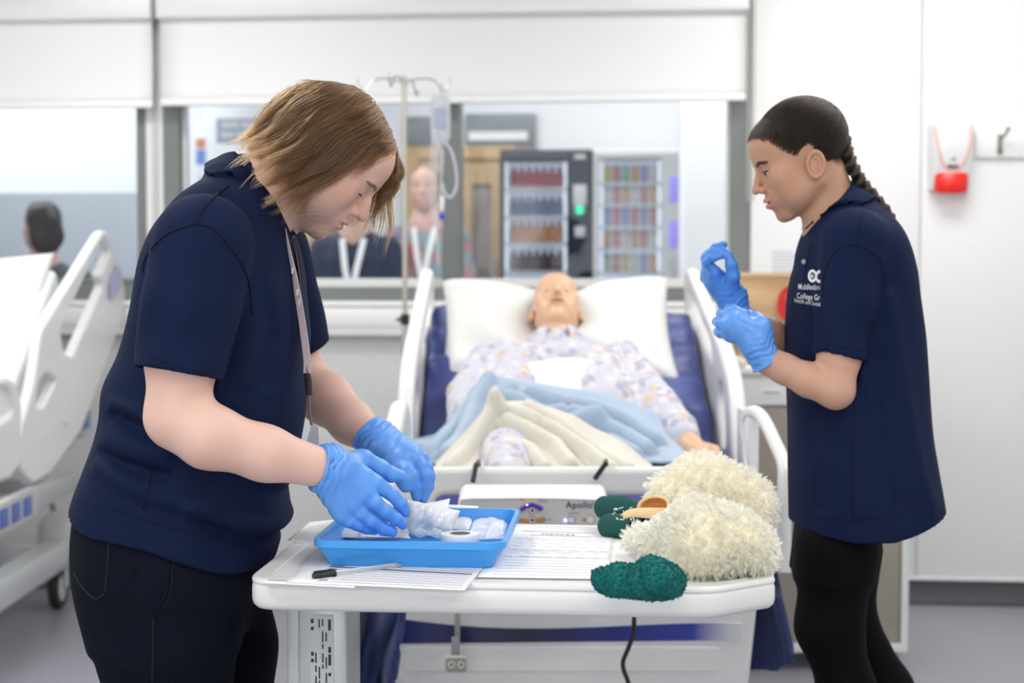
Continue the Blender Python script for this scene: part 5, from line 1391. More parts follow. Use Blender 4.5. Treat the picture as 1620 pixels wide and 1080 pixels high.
# gloves -----------------------------------------------------------------
def glove(name, parent, off, f_hand, cuff_a, cuff_b, ra, rb, lo, hi, vox=.0016, flare=.0035, m=None, wr=.0009):
    ca = np.asarray(cuff_a, float); cb = np.asarray(cuff_b, float); ax = (cb-ca)/np.linalg.norm(cb-ca)
    R = np.array(Vector(ax).to_track_quat('Z', 'Y').to_matrix())
    def f(p):
        d = f_hand(p)
        c = rcone(p, ca, cb, ra, rb); h = (p-ca.astype(f32))@ax.astype(f32)
        c = np.maximum(c, -h)
        d = smin(d, c, .012)
        th = np.arctan2((p-ca.astype(f32))@R[:, 1].astype(f32), (p-ca.astype(f32))@R[:, 0].astype(f32))
        L = np.linalg.norm(cb-ca)
        w = np.exp(-((h-L*.55)/(L*.75))**2); d = d-wr*np.sin(h*520+3*np.sin(th*2+1)+1.5*np.sin(th*5))*w-wr*.8*np.sin(h*260+4*np.sin(th*1.5+h*40))*w
        d = np.maximum(d, -rcone(p, ca-ax*.02, ca+ax*.008, ra-.0035, ra-.0035))
        # rolled edge
        rad = np.linalg.norm((p-ca.astype(f32))-h[:, None]*ax.astype(f32), axis=1)
        roll = np.sqrt((rad-ra-.0005)**2+(h-.001)**2)-.0021; d = smin(d, roll, .002)
        return d-.0005*vnoise(p, 160, 11)
    return sdf_obj(name, f, lo, hi, vox, m or m_glove, parent, off, it=1, band=2.0)
def PA(l): return [P(*q) for q in l]
Yh = 2.44
w_n = [P(524, 724, 2.440), P(512, 757, 2.425)]
mc_n = [P(592, 764, 2.462), P(575, 779, 2.448), P(556, 796, 2.440), P(540, 812, 2.438)]
fg_n = [PA([(606, 772, 2.468), (620, 782, 2.474), (634, 796, 2.482), (641, 809, 2.488)]), PA([(592, 793, 2.450), (608, 807, 2.458), (626, 820, 2.470), (637, 829, 2.478)]),
        PA([(570, 811, 2.444), (586, 823, 2.452), (606, 836, 2.466), (621, 841, 2.474)]), PA([(552, 823, 2.442), (564, 828, 2.450), (580, 834, 2.462), (592, 837, 2.470)])]
th_n = PA([(540, 735, 2.455), (574, 727, 2.482), (602, 741, 2.498), (619, 750, 2.506), (634, 753, 2.512)])
def hand_n(p):
    d = hand_sdf(p, w_n, mc_n, fg_n, th_n, 1.06, palm_r=(.022, .0135))
    d = smin(d, rcone(p, P(520, 742, 2.440), P(566, 778, 2.452), .026, .018), .02)
    return d+ridge(p, [P(572, 740, 2.462), P(588, 750, 2.47)], .006, .003)
glove('glove', man, mo, hand_n, P(505, 740, 2.422), P(528, 745, 2.432), .0345, .031, P(485, 860, 2.38)-.02, P(665, 690, 2.56)+.02)
w_f = [P(592, 712, 2.735), P(606, 688, 2.75)]
mc_f = [P(634, 727, 2.722), P(653, 724, 2.73), P(665, 727, 2.745), P(668, 736, 2.765)]
fg_f = [PA([(643, 739, 2.712), (652, 752, 2.704), (657, 770, 2.704), (659, 786, 2.708)]), PA([(665, 738, 2.716), (673, 752, 2.712), (674, 770, 2.714), (670, 788, 2.718)]),
        PA([(674, 740, 2.735), (678, 754, 2.73), (677, 770, 2.73), (672, 784, 2.73)]), PA([(674, 748, 2.76), (676, 760, 2.755), (674, 772, 2.75), (670, 782, 2.745)])]
th_f = PA([(600, 705, 2.725), (618, 726, 2.708), (631, 747, 2.698), (638, 760, 2.694), (641, 770, 2.692)])
def hand_f(p):
    d = hand_sdf(p, w_f, mc_f, fg_f, th_f, 1.10, palm_r=(.021, .0145))
    return smin(d, rcone(p, P(600, 704, 2.745), P(640, 722, 2.742), .027, .021), .02)
glove('glove', man, mo, hand_f, P(582, 684, 2.755), P(598, 699, 2.745), .0345, .031, P(560, 800, 2.66)-.02, P(700, 660, 2.80)+.03)

# hair -------------------------------------------------------------------
def grow_hair(name, c, R, s, root_ok, n, length, m, parent, off, comb, grav, seed, thick=.00042, clump=18, wave=.004, steps=22, volume=.014, tipw=.5, surf=None, jitter=.006, freq=55, drop=None):
    rs = np.random.RandomState(seed); roots = []
    while len(roots) < n:
        v = rs.normal(size=3); v /= np.linalg.norm(v)
        q = np.array([-.014, 0, .045])+v*np.array([.0945, .0755, .0845])
        if v[2] > -.93 and root_ok(q): roots.append((q, v))
    Q = np.array([r[0] for r in roots]); V = np.array([r[1] for r in roots])
    # guide index per strand for clumping
    k = max(1, n//clump); gi = rs.choice(n, k, replace=False)
    own = np.array([gi[np.argmin(((Q[gi]-q)**2).sum(1))] for q in Q])
    L = length(Q)*(1+.12*rs.normal(size=n)); L = np.where(np.arange(n) == own, L, .75*L[own]+.25*L)
    gl = np.array([0, 0, -1.0])@R   # gravity in head frame
    pos = Q+V*.001; out = [pos.copy()]
    lift = volume*(0.55+.45*rs.rand(n)); lift = .7*lift[own]+.3*lift; lift = lift*np.where((Q[:, 0] > .03) & (Q[:, 2] > .06) & (Q[:, 1] > .004), 1.7, 1.0)
    ph = rs.rand(n)*6.28; ph = ph[own]; step = L/(steps-1); wob = rs.normal(size=(n, 3))
    wob = wob[own]*.8+.2*wob
    d_prev = None
    for i in range(1, steps):
        t = i/(steps-1)
        e = (pos-np.array([-.014, 0, .045]))/np.array([.0945, .0755, .0845]); nl = np.linalg.norm(e, axis=1); nv = e/np.array([.0945, .0755, .0845]); nv /= np.linalg.norm(nv, axis=1)[:, None]
        d = comb(pos, t, Q); g = grav(Q, t)[:, None]; d = d*(1-g)+gl*g
        h = (nl-1)*.085
        target = lift*min(1, t*4); corr = (target-h)
        near = (np.abs(h) < .045)
        low = np.clip((.05-pos[:, 2])/.03, 0, 1)*np.where(Q[:, 0] < -.03, .45, 1.0); dn = (d*nv).sum(1)
        d = d-nv*(dn*np.where(dn < 0, np.where(near, 1-low, 0), np.where(near, .6*(1-low), 0)))[:, None]
        d /= np.linalg.norm(d, axis=1)[:, None]+1e-9
        d = d+nv*np.clip(corr/.012, -.7*(1-low), .9)[:, None]*np.where(near, 1, 0)[:, None]
        d = d+wave/.004*.16*np.sin(t*L[:, None]*freq+ph[:, None]+np.array([0, 2.1, 4.2]))*min(1, t*2)+wob*.05
        if d_prev is not None: d = .55*d/np.linalg.norm(d, axis=1)[:, None]+.45*d_prev
        d /= np.linalg.norm(d, axis=1)[:, None]; d_prev = d
        pos = pos+d*step[:, None]
        if surf is not None:
            sd = surf(pos.astype(f32)); bad = sd < .003
            if bad.any(): pos[bad] += nv[bad]*(.003-sd[bad])[:, None]
        out.append(pos.copy())
    C = np.stack(out, 1)
    # pull strands toward their clump guide
    tt = np.linspace(0, 1, steps); w = (np.clip(tt*1.25, 0, 1)**.8*.78)[None, :, None]
    jit = rs.normal(size=(n, 1, 3))*jitter*(.35+.65*np.sin(tt*PI*.9))[None, :, None]*.42
    C = C*(1-w)+C[own]*w+jit*np.clip(tt*2, 0, 1)[None, :, None]
    fr_ = 1-.32*rs.rand(n); ti = np.clip(tt[None]*fr_[:, None]*(steps-1), 0, steps-1.001); i0 = ti.astype(int); fx = (ti-i0)[..., None]; ar = np.arange(n)[:, None]
    C = C[ar, i0]*(1-fx)+C[ar, i0+1]*fx
    if drop is not None: C = C[~drop(C)]; n = len(C)
    W = c+s*(C.reshape(-1, 3)@R.T); W = W.reshape(n, steps, 3)
    rad = thick*(1-(1-tipw)*np.clip((tt-.6)/.4, 0, 1))
    return strands(name, W, rad, m, parent, off)
def hairline_m(q):
    x, y, z = q
    if x > .045 and z < .083-.10*abs(y)-(x-.045)*.1: return False      # forehead and temples
    if z < .035 and x > -.012: return z > .012 and x < .028               # sideburn area
    if z < -.045 and x > -.05: return False
    return True
def far_front(Q):
    fr = np.clip((Q[:, 0]-.030)/.03, 0, 1)*np.clip((Q[:, 2]-.055)/.03, 0, 1); return fr, 1/(1+np.exp(-(Q[:, 1]-.004)/.004))
def comb_m(pos, t, Q):
    d = np.zeros_like(pos); sy = np.where(Q[:, 1] > .004, 1.0, -1.0); fr, far = far_front(Q)
    back = np.clip((-.02-pos[:, 0])/.08, 0, 1); top = np.clip((pos[:, 2]-.085)/.04, 0, 1)
    d[:, 2] = -1.0; d[:, 0] = -.22-.10*back-.95*fr*(1-far)*max(0, 1-t*1.3); d[:, 1] = sy*1.0*top+sy*.10
    d[:, 0] += 4.2*fr*far*max(0, 1-t*1.35); d[:, 2] += fr*far*1.5*max(0, 1-t*1.6); d[:, 1] += .9*fr*far
    return d
def grav_m(Q, t):
    fr, far = far_front(Q); back = np.clip((-.04-Q[:, 0])/.04, 0, 1)
    return np.clip((.03+.16*t)*(1-.8*back)*(1-fr*far)+fr*far*(.10+1.3*max(0, t-.12)), 0, .95)
def len_m(Q):
    b = .100+Q[:, 2]+.05*np.clip((Q[:, 2]-.06)/.07, 0, 1)
    b = np.where((Q[:, 2] < .035) & (Q[:, 0] > -.03), .085, b); b = np.maximum(b, .055)
    fr, far = far_front(Q); b = np.where(Q[:, 0] < -.03, b*.86, b); b = np.where((Q[:, 1] > .02) & (Q[:, 0] > -.02), b*.80, b)
    return b*(1-fr)+fr*(far*.172+(1-far)*.140)*1.0
def sk(p): return head_sdf(p, ear=True)-.002
grow_hair('hair', hc_m, Rm, hs_m, hairline_m, 11000, len_m, h_brown, man, mo, comb_m, grav_m, 5, surf=sk, thick=.00046, clump=42, wave=.0075, volume=.020, steps=26, freq=48, jitter=.008, tipw=.2, drop=lambda C: ((C[:, :, 0] > .066) & (C[:, :, 2] < .050) & (C[:, :, 1] < .012) & (C[:, :, 0] < .118)).any(1) | ((C[:, :, 0] > .074) & (C[:, :, 2] < .068) & (C[:, :, 1] < .004) & (C[:, :, 0] < .11)).any(1))
# ================================================================ WOMAN pulling on gloves
GY = 3.10; go = np.array([P(1365, 850, GY)[0], GY, 0.0])
girl = thing('person', 'young woman with a dark braid pulling on blue gloves in navy polo and black leggings', 'person', tuple(go))
th_ = math.radians(22)
Rg = frame((-math.cos(th_), .03, -math.sin(th_)), (-math.sin(th_), 0, math.cos(th_))); hs_g = .935; hc_g = P(1270, 256, GY)
Gn, Gf = 2.96, 3.25
ge_n, ge_f = P(1322, 617, 2.93), P(1262, 562, 3.22)
gw_n, gw_f = P(1216, 571, 2.98), P(1168, 497, 3.13)
def girl_body(p):
    d = head_sdf(to_head(p, hc_g, Rg, hs_g), male=False, lid=.0037, ear_dz=-.010)*hs_g
    d = smin(d, rcone(p, hl2w((-.032, 0, -.04), hc_g, Rg, hs_g), P(1320, 338, GY), .0435, .051), .018)
    d = smin(d, rcone(p, hl2w((.0, 0, -.07), hc_g, Rg, hs_g), P(1308, 354, GY), .022, .040), .025)
    d = smin(d, chain(p, [P(1345, 400, GY), P(1350, 520, GY), P(1360, 760, GY)], [.085, .09, .10]), .05)
    d = smin(d, rcone(p, P(1350, 385, Gn+.05), P(1350, 385, Gf-.05), .045, .045), .03)
    a = chain(p, [P(1352, 400, Gn), P(1328, 560, 2.945), ge_n], [.046, .0385, .0345], .02)
    f = chain(p, [ge_n, P(1280, 601, 2.94), P(1240, 583, 2.965), gw_n, P(1200, 563, 2.99)], [.0345, .0315, .0280, .0250, .024], .012)
    d = smin(d, smin(a, f, .012), .02)
    a = chain(p, [P(1340, 400, Gf), ge_f], [.046, .040], .02)
    f = chain(p, [ge_f, P(1215, 530, 3.18), gw_f], [.039, .034, .025], .015)
    return smin(d, smin(a, f, .025), .02)
def girl_tint(v):
    q = to_head(v, hc_g, Rg, hs_g); q[:, 1] = np.abs(q[:, 1])
    base = np.tile(A(.56, .315, .205), (len(v), 1)); n = vnoise(v, 50, 13); base = base*(1+.03*n[:, None])
    base = mix(base, (.62, .36, .26), np.clip((1.30-v[:, 2])/.1, 0, 1)*.8)
    base = mix(base, (.60, .27, .18), .35*bump3(q, (.062, .048, -.020), (.035, .03, .03)))
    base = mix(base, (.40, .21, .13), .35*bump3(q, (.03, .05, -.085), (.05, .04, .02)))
    base = mix(base, (.58, .27, .19), .4*bump3(q, (-.01, .078, -.012), (.018, .02, .03)))
    base = mix(base, (.36, .19, .13), .5*bump3(q, (.090, .033, .012), (.010, .018, .008)))
    lips = bump3(q, (.100, 0, -.0535), (.012, .020, .0085)); base = mix(base, (.55, .16, .14), np.clip(lips*1.7, 0, .9))
    sc = np.clip((np.minimum(.079-.55*np.clip(q[:, 1]-.04, 0, 1), .09)*0+q[:, 2]-hair_z(q))/.018, 0, 1)
    return mix(base, (.012, .008, .006), sc*.94)
def hair_z(q):
    """height of the hairline around the head (head frame)"""
    x = q[:, 0]; y = np.abs(q[:, 1])
    h = np.interp(x, [-.12, -.06, -.035, -.012, .005, .020, .034, .050, .070, .1], [-.045, -.040, -.012, .030, .030, .018, .030, .055, .074, .078]).astype(f32)
    return h-.10*np.clip(.02-y, 0, .02)*0
sdf_obj('body', girl_body, (go[0]-.44, 2.82, .80), (go[0]+.20, 3.36, 1.66), .0021, m_skin_w, girl, go, it=1, color=girl_tint, band=1.9)
for s in (-1, 1):
    b = MB(); bm = bmesh.new(); bmesh.ops.create_uvsphere(bm, u_segments=20, v_segments=12, radius=.0119*hs_g); b.bm(bm)
    e = b.build('eye', m_eye, girl); e.location = hl2w((.0753, s*.0320, .0085), hc_g, Rg, hs_g)-go
    b = MB(); q = hl2w((.0836, s*.0325, .0060), hc_g, Rg, hs_g)-go; bm = bmesh.new(); bmesh.ops.create_uvsphere(bm, u_segments=14, v_segments=8, radius=.0048); b.bm(bm, Matrix.Translation(q)); b.build('iris', m_iris, girl)
    pts = [hl2w((.0752+.0143*math.cos(a)*math.cos(.1), s*.0320+.0142*math.sin(a), .0085+.0018), hc_g, Rg, hs_g)-go for a in np.linspace(-1.25, 1.25, 13)]
    b = MB(); b.tube(pts, [.0005]+[.0017]*11+[.0005], 6); b.build('eyelashes', m_lash, girl)
    # earring studs
    b = MB(); q = hl2w((-.008, s*.083, -.040), hc_g, Rg, hs_g)-go
h_dark = hair_mat('dark_hair', (0.011, 0.0065, 0.0045), .32, .3, .4, 1.35)
h_dbrow = hair_mat('dark_brow', (0.018, 0.011, 0.008), .4, .2)
brow_strands('eyebrows', hc_g, Rg, hs_g, h_dbrow, girl, go, [(.0945, .017, .0275), (.0920, .030, .0325), (.080, .046, .0290)], 360, .009, .00042, 2)
# slicked back hair: strands follow the scalp toward the braid line at the back
def girl_hair():
    rs = np.random.RandomState(11); n = 8200; steps = 16; Q = []
    while len(Q) < n:
        v = rs.normal(size=3); v /= np.linalg.norm(v); q = np.array([-.014, 0, .045])+v*np.array([.094, .075, .084])
        q2 = q[None].astype(f32); hz = hair_z(q2)[0]
        if q[2] > hz-.002*rs.rand() and (len(Q) < 5600 or q[2] < hz+.022): Q.append(q)
    Q = np.array(Q); C = np.array([-.014, 0, .045]); rad = np.array([.0945, .0755, .0845])
    # target point on the braid line (mid plane, from crown to nape)
    ang0 = np.arctan2(Q[:, 2]-.045, Q[:, 0]+.014)
    ta = np.interp(Q[:, 0], [-.1, -.03, .04, .085], [3.55, 2.75, 2.10, 1.75])+np.interp(Q[:, 2], [-.04, .04, .12], [.35, .0, -.15])+rs.normal(size=n)*.06
    T = np.stack([C[0]+rad[0]*np.cos(ta)*1.03, rs.normal(size=n)*.004, C[2]+rad[2]*np.sin(ta)*1.03], 1)
    L = []
    for t in np.linspace(0, 1, steps):
        q = Q*(1-t)+T*t; e = (q-C)/rad; r = np.linalg.norm(e, axis=1)[:, None]
        lift = 1.012+.022*math.sin(PI*min(t*.8+.1, 1))+.006*np.sin(Q[:, 2:3]*210+Q[:, 0:1]*120)*t
        q = C+e/r*rad*lift
        L.append(q)
    S = np.stack(L, 1)+rs.normal(size=(n, 1, 3))*.0011
    q = S.reshape(-1, 3).astype(f32); fh = lambda p: head_sdf(p, male=False, ear=False)
    for _ in range(3):
        d = fh(q); m_ = d < .0022; qq = q[m_]; h = 5e-4; dd = d[m_]
        g = np.stack([fh(qq+A(h, 0, 0))-dd, fh(qq+A(0, h, 0))-dd, fh(qq+A(0, 0, h))-dd], 1); g /= np.linalg.norm(g, axis=1)[:, None]+1e-9; q[m_] = qq+g*(.0024-dd)[:, None]
    S = q.reshape(S.shape)
    W = hc_g+hs_g*(S.reshape(-1, 3)@Rg.T); W = W.reshape(n, steps, 3)
    return strands('hair', W, np.linspace(.00050, .0004, steps), h_dark, girl, go)
girl_hair()
# braid: three woven strands along the back of the head and down the back
bp = [(1262, 170, 3.10), (1290, 172, 3.10), (1316, 188, 3.10), (1333, 214, 3.10), (1341, 245, 3.09), (1350, 268, 3.08), (1366, 292, 3.065), (1384, 312, 3.055), (1402, 333, 3.05), (1412, 348, 3.055)]
path = np.array(spline([P(*q) for q in bp], 30)); seg = np.linalg.norm(np.diff(path, axis=0), axis=1); arc = np.concatenate([[0], np.cumsum(seg)]); Lb = arc[-1]
N = 240; ss = np.linspace(0, Lb, N); path = np.stack([np.interp(ss, arc, path[:, i]) for i in range(3)], 1)
tg = np.gradient(path, axis=0); tg /= np.linalg.norm(tg, axis=1)[:, None]; lat = np.array([0, 1.0, 0]); nr = np.cross(tg, lat); nr /= np.linalg.norm(nr, axis=1)[:, None]
rsb = np.random.RandomState(5); allS = []
for k in range(3):
    ph = 2*PI*k/3; w = ss*2*PI/.062
    taper = np.interp(ss/Lb, [0, .15, .6, 1], [.65, .95, 1.0, .62])
    cen = path+lat*(np.sin(w+ph)*.0100*taper)[:, None]+nr*(np.sin(2*(w+ph))*.0052*taper)[:, None]
    b = MB(); b.tube([tuple(q-go) for q in cen], list(.0068*taper), 10); b.build('braid_strand', mat('braid_core', (0.018, 0.011, 0.007), 0.5), girl)
    for j in range(170):
        a = rsb.rand()*2*PI; r = .0076*taper*(1+.08*rsb.normal()); a2 = a+ss*14
        allS.append(cen+(lat*np.cos(a2)[:, None]+nr*np.sin(a2)[:, None])*r[:, None])
strands('braid_hair', np.array(allS)[:, ::2], .00045, hair_mat('braid_hair', (0.028, 0.015, 0.008), .3, .5), girl, go)

# polo shirt
ppmG = F_PX/GY
prof = [(300, 1332, 1356, .035), (318, 1312, 1383, .075), (340, 1292, 1403, .120), (365, 1275, 1421, .155), (395, 1264, 1434, .165), (430, 1258, 1443, .165), (470, 1249, 1449, .160), (530, 1246, 1458, .158), (600, 1246, 1464, .160), (680, 1249, 1470, .168), (740, 1250, 1479, .175), (800, 1251, 1489, .178), (850, 1251, 1494, .178)]
rows = smoothcurve([P(0, y, GY)[2] for y, *_ in prof][::-1], [[P((l+r)/2, y, GY)[0] for y, l, r, w in prof][::-1], [(r-l)/2/ppmG for y, l, r, w in prof][::-1], [w for *_, w in prof][::-1]])
gz_, gx_, gha_, ghb_ = rows.T
gs_a, gs_b = P(1352, 382, Gn+.01), P(1327, 566, 2.945); gsf_a, gsf_b = P(1335, 390, Gf-.01), P(1290, 540, 3.24)
ghn = (gs_b-gs_a)/np.linalg.norm(gs_b-gs_a); ghf = (gsf_b-gsf_a)/np.linalg.norm(gsf_b-gsf_a)
def girl_shirt(p):
    t = slices(p, gz_, gx_, np.full_like(gz_, GY), gha_, ghb_, e=2.3)
    rg = lambda pts, w, a: ridge2(p, pts, GY-.12, w, a)
    t = t-rg([(1400, 470), (1425, 600), (1450, 740), (1470, 800)], .016, .008)+rg([(1385, 560), (1400, 680), (1415, 790)], .014, .007)-rg([(1330, 640), (1345, 720), (1350, 800)], .016, .006)+rg([(1290, 660), (1298, 740), (1300, 800)], .012, .005)
    t = t-rg([(1285, 440), (1276, 520), (1272, 600)], .012, .004)
    s = chain(p, [gs_a, (gs_a+gs_b)/2, gs_b+ghn*.03], [.064, .056, .0510], .02); s = np.maximum(s, (p-gs_b.astype(f32))@ghn.astype(f32))
    s = s-.0022*np.sin(50*p[:, 2]+60*p[:, 0])*np.clip(((p-gs_a.astype(f32))@ghn.astype(f32))/.2, 0, 1)
    sf = np.maximum(chain(p, [gsf_a, gsf_b+ghf*.03], [.062, .054]), (p-gsf_b.astype(f32))@ghf.astype(f32))
    d = smin(smin(t, s, .014), sf, .02)
    d = np.maximum(d, -rcone(p, gs_b-ghn*.018, gs_b+ghn*.03, .0435, .0440)); d = np.maximum(d, -rcone(p, gsf_b-ghf*.018, gsf_b+ghf*.03, .045, .045))
    d = np.maximum(d, -rcone(p, P(1306, 320, GY), P(1316, 340, GY), .054, .053))
    zx = np.interp(p[:, 0], [P(x, 0, GY)[0] for x in (1240, 1265, 1330, 1390, 1420, 1495)], [P(0, y, GY)[2] for y in (820, 826, 837, 835, 827, 803)]).astype(f32)
    d = np.maximum(d, zx-p[:, 2])
    return d-.0012*vnoise(p, 24, 15)
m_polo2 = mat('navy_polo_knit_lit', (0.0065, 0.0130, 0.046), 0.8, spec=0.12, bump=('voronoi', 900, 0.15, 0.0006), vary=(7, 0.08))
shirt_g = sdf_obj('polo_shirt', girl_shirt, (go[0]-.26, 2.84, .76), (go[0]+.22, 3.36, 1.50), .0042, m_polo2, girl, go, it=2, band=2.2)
bvg = bvh_of(shirt_g)
seam('armhole_seam', bvg, [(1300, 470), (1306, 425), (1325, 395), (1352, 388), (1385, 402), (1398, 430), (1400, 470)], .0016, m_seam, girl, go)
seam('shoulder_seam', bvg, [(1375, 316), (1362, 345), (1355, 388)], .0016, m_seam, girl, go)
seam('sleeve_hem_stitch', bvg, [(1296, 540), (1325, 548), (1364, 554)], .0008, m_seam, girl, go)
seam('hem_stitch', bvg, [(1256, 810), (1320, 820), (1380, 820), (1440, 806), (1486, 790)], .0008, m_seam, girl, go)
seam('side_seam', bvg, [(1352, 590), (1350, 700), (1348, 831)], .0011, m_seam, girl, go)
seam('placket_edge', bvg, [(1283, 385), (1276, 420), (1270, 455)], .0010, m_seam, girl, go)
for (x, y) in ((1273, 414),):
    q = on_surface(bvg, [(x, y)], .0015)
    if q: b = MB(); b.lathe([(0, 0), (.0048, 0), (.0048, .0015), (.003, .002), (0, .0012)], 16, look_mat(q[0]-go, (-.5, -1, .1), (1, 0, 0))); b.build('button', m_grey, girl)
cc = (P(1349, 289, GY)+P(1278, 366, GY))/2; fwv = P(1278, 366, GY)-P(1349, 289, GY); a_ = np.linalg.norm(fwv)/2
collar('collar', cc, (-.73, 0, .68), fwv, a_*.96, .058, .046, .015, m_polo2, girl, go, gap=.25, point=.016, over=girl_shirt)
# printed emblem and lettering on the chest, laid onto the cloth
m_print = mat('white_print', (0.80, 0.81, 0.83), 0.7)
def chest_text(txt, x, y, hpx, bold=0.0, slope=0.0, name='chest_lettering', sp=1.08):
    v, f = text_arrays(txt, 1.0, 'LEFT', 0, bold*.4, sp); pv = []
    ok = {}
    for i, (a, c, _) in enumerate(v):
        px_ = x+a*hpx*.60; py_ = y-c*hpx+slope*a*hpx
        r = Vector(ray(px_, py_)).normalized(); h = bvg.ray_cast(Vector((0, 0, CAM_Z)), r) if px_ < 1298.5 else (None,)
        pv.append(tuple(np.array(h[0]+h[1]*.0012)-go) if h[0] is not None else (0, 0, 0)); ok[i] = h[0] is not None
    f = [q for q in f if all(ok[i] for i in q)]
    b = MB(); b.add(pv, f); return b.build(name, m_print, girl)
def chest_disc(x, y, r, ri=0.0, name='chest_emblem'):
    b = MB(); n = 28; k = 4
    for i in range(k+1):
        for j in range(n):
            rr = ri+(r-ri)*i/k; px_, py_ = min(1298.5, x+rr*math.cos(2*PI*j/n)*.70), y+rr*math.sin(2*PI*j/n)
            h = bvg.ray_cast(Vector((0, 0, CAM_Z)), Vector(ray(px_, py_)).normalized())
            b.v.append(tuple(np.array(h[0]+h[1]*.0010)-go) if h[0] is not None else b.v[-1] if b.v else (0, 0, 0))
    for i in range(k):
        for j in range(n): b.f.append((i*n+j, i*n+(j+1) % n, (i+1)*n+(j+1) % n, (i+1)*n+j))
    return b.build(name, m_print, girl)
chest_disc(1286, 436.5, 10.2, 5.6); chest_disc(1297.5, 437.5, 10.2, 5.6)
chest_text('M', 1283.2, 440, 9, .03)
chest_text('Middlesbrough', 1263.5, 457.5, 12.5, .012, .02); chest_text('College Group', 1261.5, 471.5, 12.5, .012, .06); chest_text('Health and Social Care', 1257.5, 477.5, 9.0, .006, .10)

# leggings
def girl_legs(p):
    d = slices(p, np.array([.70, .78, .90, 1.0], f32), np.array([P(1322, 0, GY)[0]]*4, f32)+A(0, .005, .02, .03), np.full(4, GY), np.array([.078, .074, .07, .06], f32), np.array([.13, .125, .115, .10], f32), e=2.2)
    ka, kb = P(1312, 990, 3.04), P(1335, 975, 3.20)
    a = chain(p, [P(1325, 870, 3.035), ka, (P(1340, 1090, 3.05)), (P(1368, 1080, 3.06)[0]+.035, 3.06, .09)], [.079, .062, .052, .036], .03)
    c = chain(p, [P(1335, 870, 3.165), kb, P(1403, 1090, 3.20), (P(1440, 1080, 3.2)[0]+.02, 3.2, .10)], [.078, .059, .050, .036], .03)
    return np.maximum(smin(d, smin(a, c, .006), .03), p[:, 2]-.86)
sdf_obj('leggings', girl_legs, (go[0]-.22, 2.90, .05), (go[0]+.35, 3.36, 1.0), .005, m_legg, girl, go, it=2)
for (X, Y) in ((P(1368, 1080, 3.06)[0]+.035, 3.06), (P(1440, 1080, 3.2)[0]+.02, 3.2)):
    b = MB()
    def shoe(u, t):
        x = .09-.24*t; w = .040*(1-.25*abs(2*t-1)**3); h = .075*(1-t)**.7+.04; a = 2*PI*u; ex = .6
        if t in (0.0, 1.0): w *= .3; h *= .7
        return (X-go[0]+x, Y-go[1]+w*np.sign(math.cos(a))*abs(math.cos(a))**ex, .003+h/2+h/2*np.sign(math.sin(a))*abs(math.sin(a))**ex)
    b.grid(shoe, 24, 14, True); b.f.append(tuple(i*14 for i in range(24))); b.f.append(tuple(i*14+13 for i in range(24))[::-1]); b.build('shoe', m_black, girl)

# gloves: raised far hand, near hand gripping its cuff
YF = 3.13
wf = [P(1150, 474, 3.145), P(1168, 468, 3.115)]
mf = [P(1132, 432, 3.105), P(1124, 428, 3.125), P(1119, 432, 3.145), P(1118, 440, 3.162)]
ff = [PA([(1119, 414, 3.095), (1127, 407, 3.085), (1139, 404, 3.08)]), PA([(1117, 408, 3.125), (1128, 399, 3.115), (1142, 398, 3.105), (1152, 401, 3.10)]),
      PA([(1120, 404, 3.150), (1132, 393, 3.150), (1145, 387, 3.15)]), PA([(1118, 415, 3.172), (1126, 404, 3.178), (1136, 400, 3.18)])]
tf = PA([(1158, 455, 3.105), (1160, 436, 3.085), (1157, 418, 3.078), (1153, 404, 3.080)])
def hand_gf(p):
    d = hand_sdf(p, wf, mf, ff, tf, .92, palm_r=(.020, .014))
    return smin(d, rcone(p, P(1156, 468, 3.13), P(1134, 446, 3.13), .024, .022), .02)
m_glove_d = mat('blue_nitrile_dark', (0.085, 0.275, 0.76), 0.36, spec=0.4, bump=('noise', 120, 0.22, 0.0015), vary=(25, 0.06))  # same nitrile in a darker blue, for the far glove
cfa, cfb = P(1176, 517, 3.12), P(1158, 475, 3.13)
glove('glove', girl, go, hand_gf, cfa, cfb, .0305, .0265, P(1100, 530, 3.02)-.02, P(1200, 375, 3.22)+.02, m=m_glove_d, wr=.0006)
wn = [P(1188, 545, 2.97), P(1205, 522, 2.985)]
mn = [P(1172, 500, 2.99), P(1161, 506, 2.972), P(1154, 516, 2.970), P(1156, 529, 2.980)]
fn = [PA([(1160, 491, 3.00), (1154, 489, 3.04), (1166, 493, 3.075)]), PA([(1147, 498, 2.985), (1141, 496, 3.03), (1156, 498, 3.075)]), PA([(1140, 511, 2.985), (1135, 509, 3.03), (1150, 509, 3.075)]), PA([(1141, 526, 2.995), (1137, 524, 3.035), (1152, 522, 3.07)])]
tn = PA([(1198, 520, 2.985), (1196, 505, 3.005), (1184, 500, 3.03), (1172, 499, 3.045)])
def hand_gn(p):
    d = hand_sdf(p, wn, mn, fn, tn, .98, palm_r=(.021, .0155))
    d = smin(d, rcone(p, P(1196, 540, 2.98), P(1172, 518, 2.988), .028, .022), .016)
    d = smin(d, rcone(p, P(1206, 512, 2.99), P(1198, 530, 2.985), .013, .018), .015)
    return d
cna, cnb = P(1214, 573, 2.98), P(1197, 548, 2.978)
glove('glove', girl, go, hand_gn, cna, cnb, .0315, .029, P(1125, 600, 2.92)-.02, P(1235, 485, 3.10)+.02)
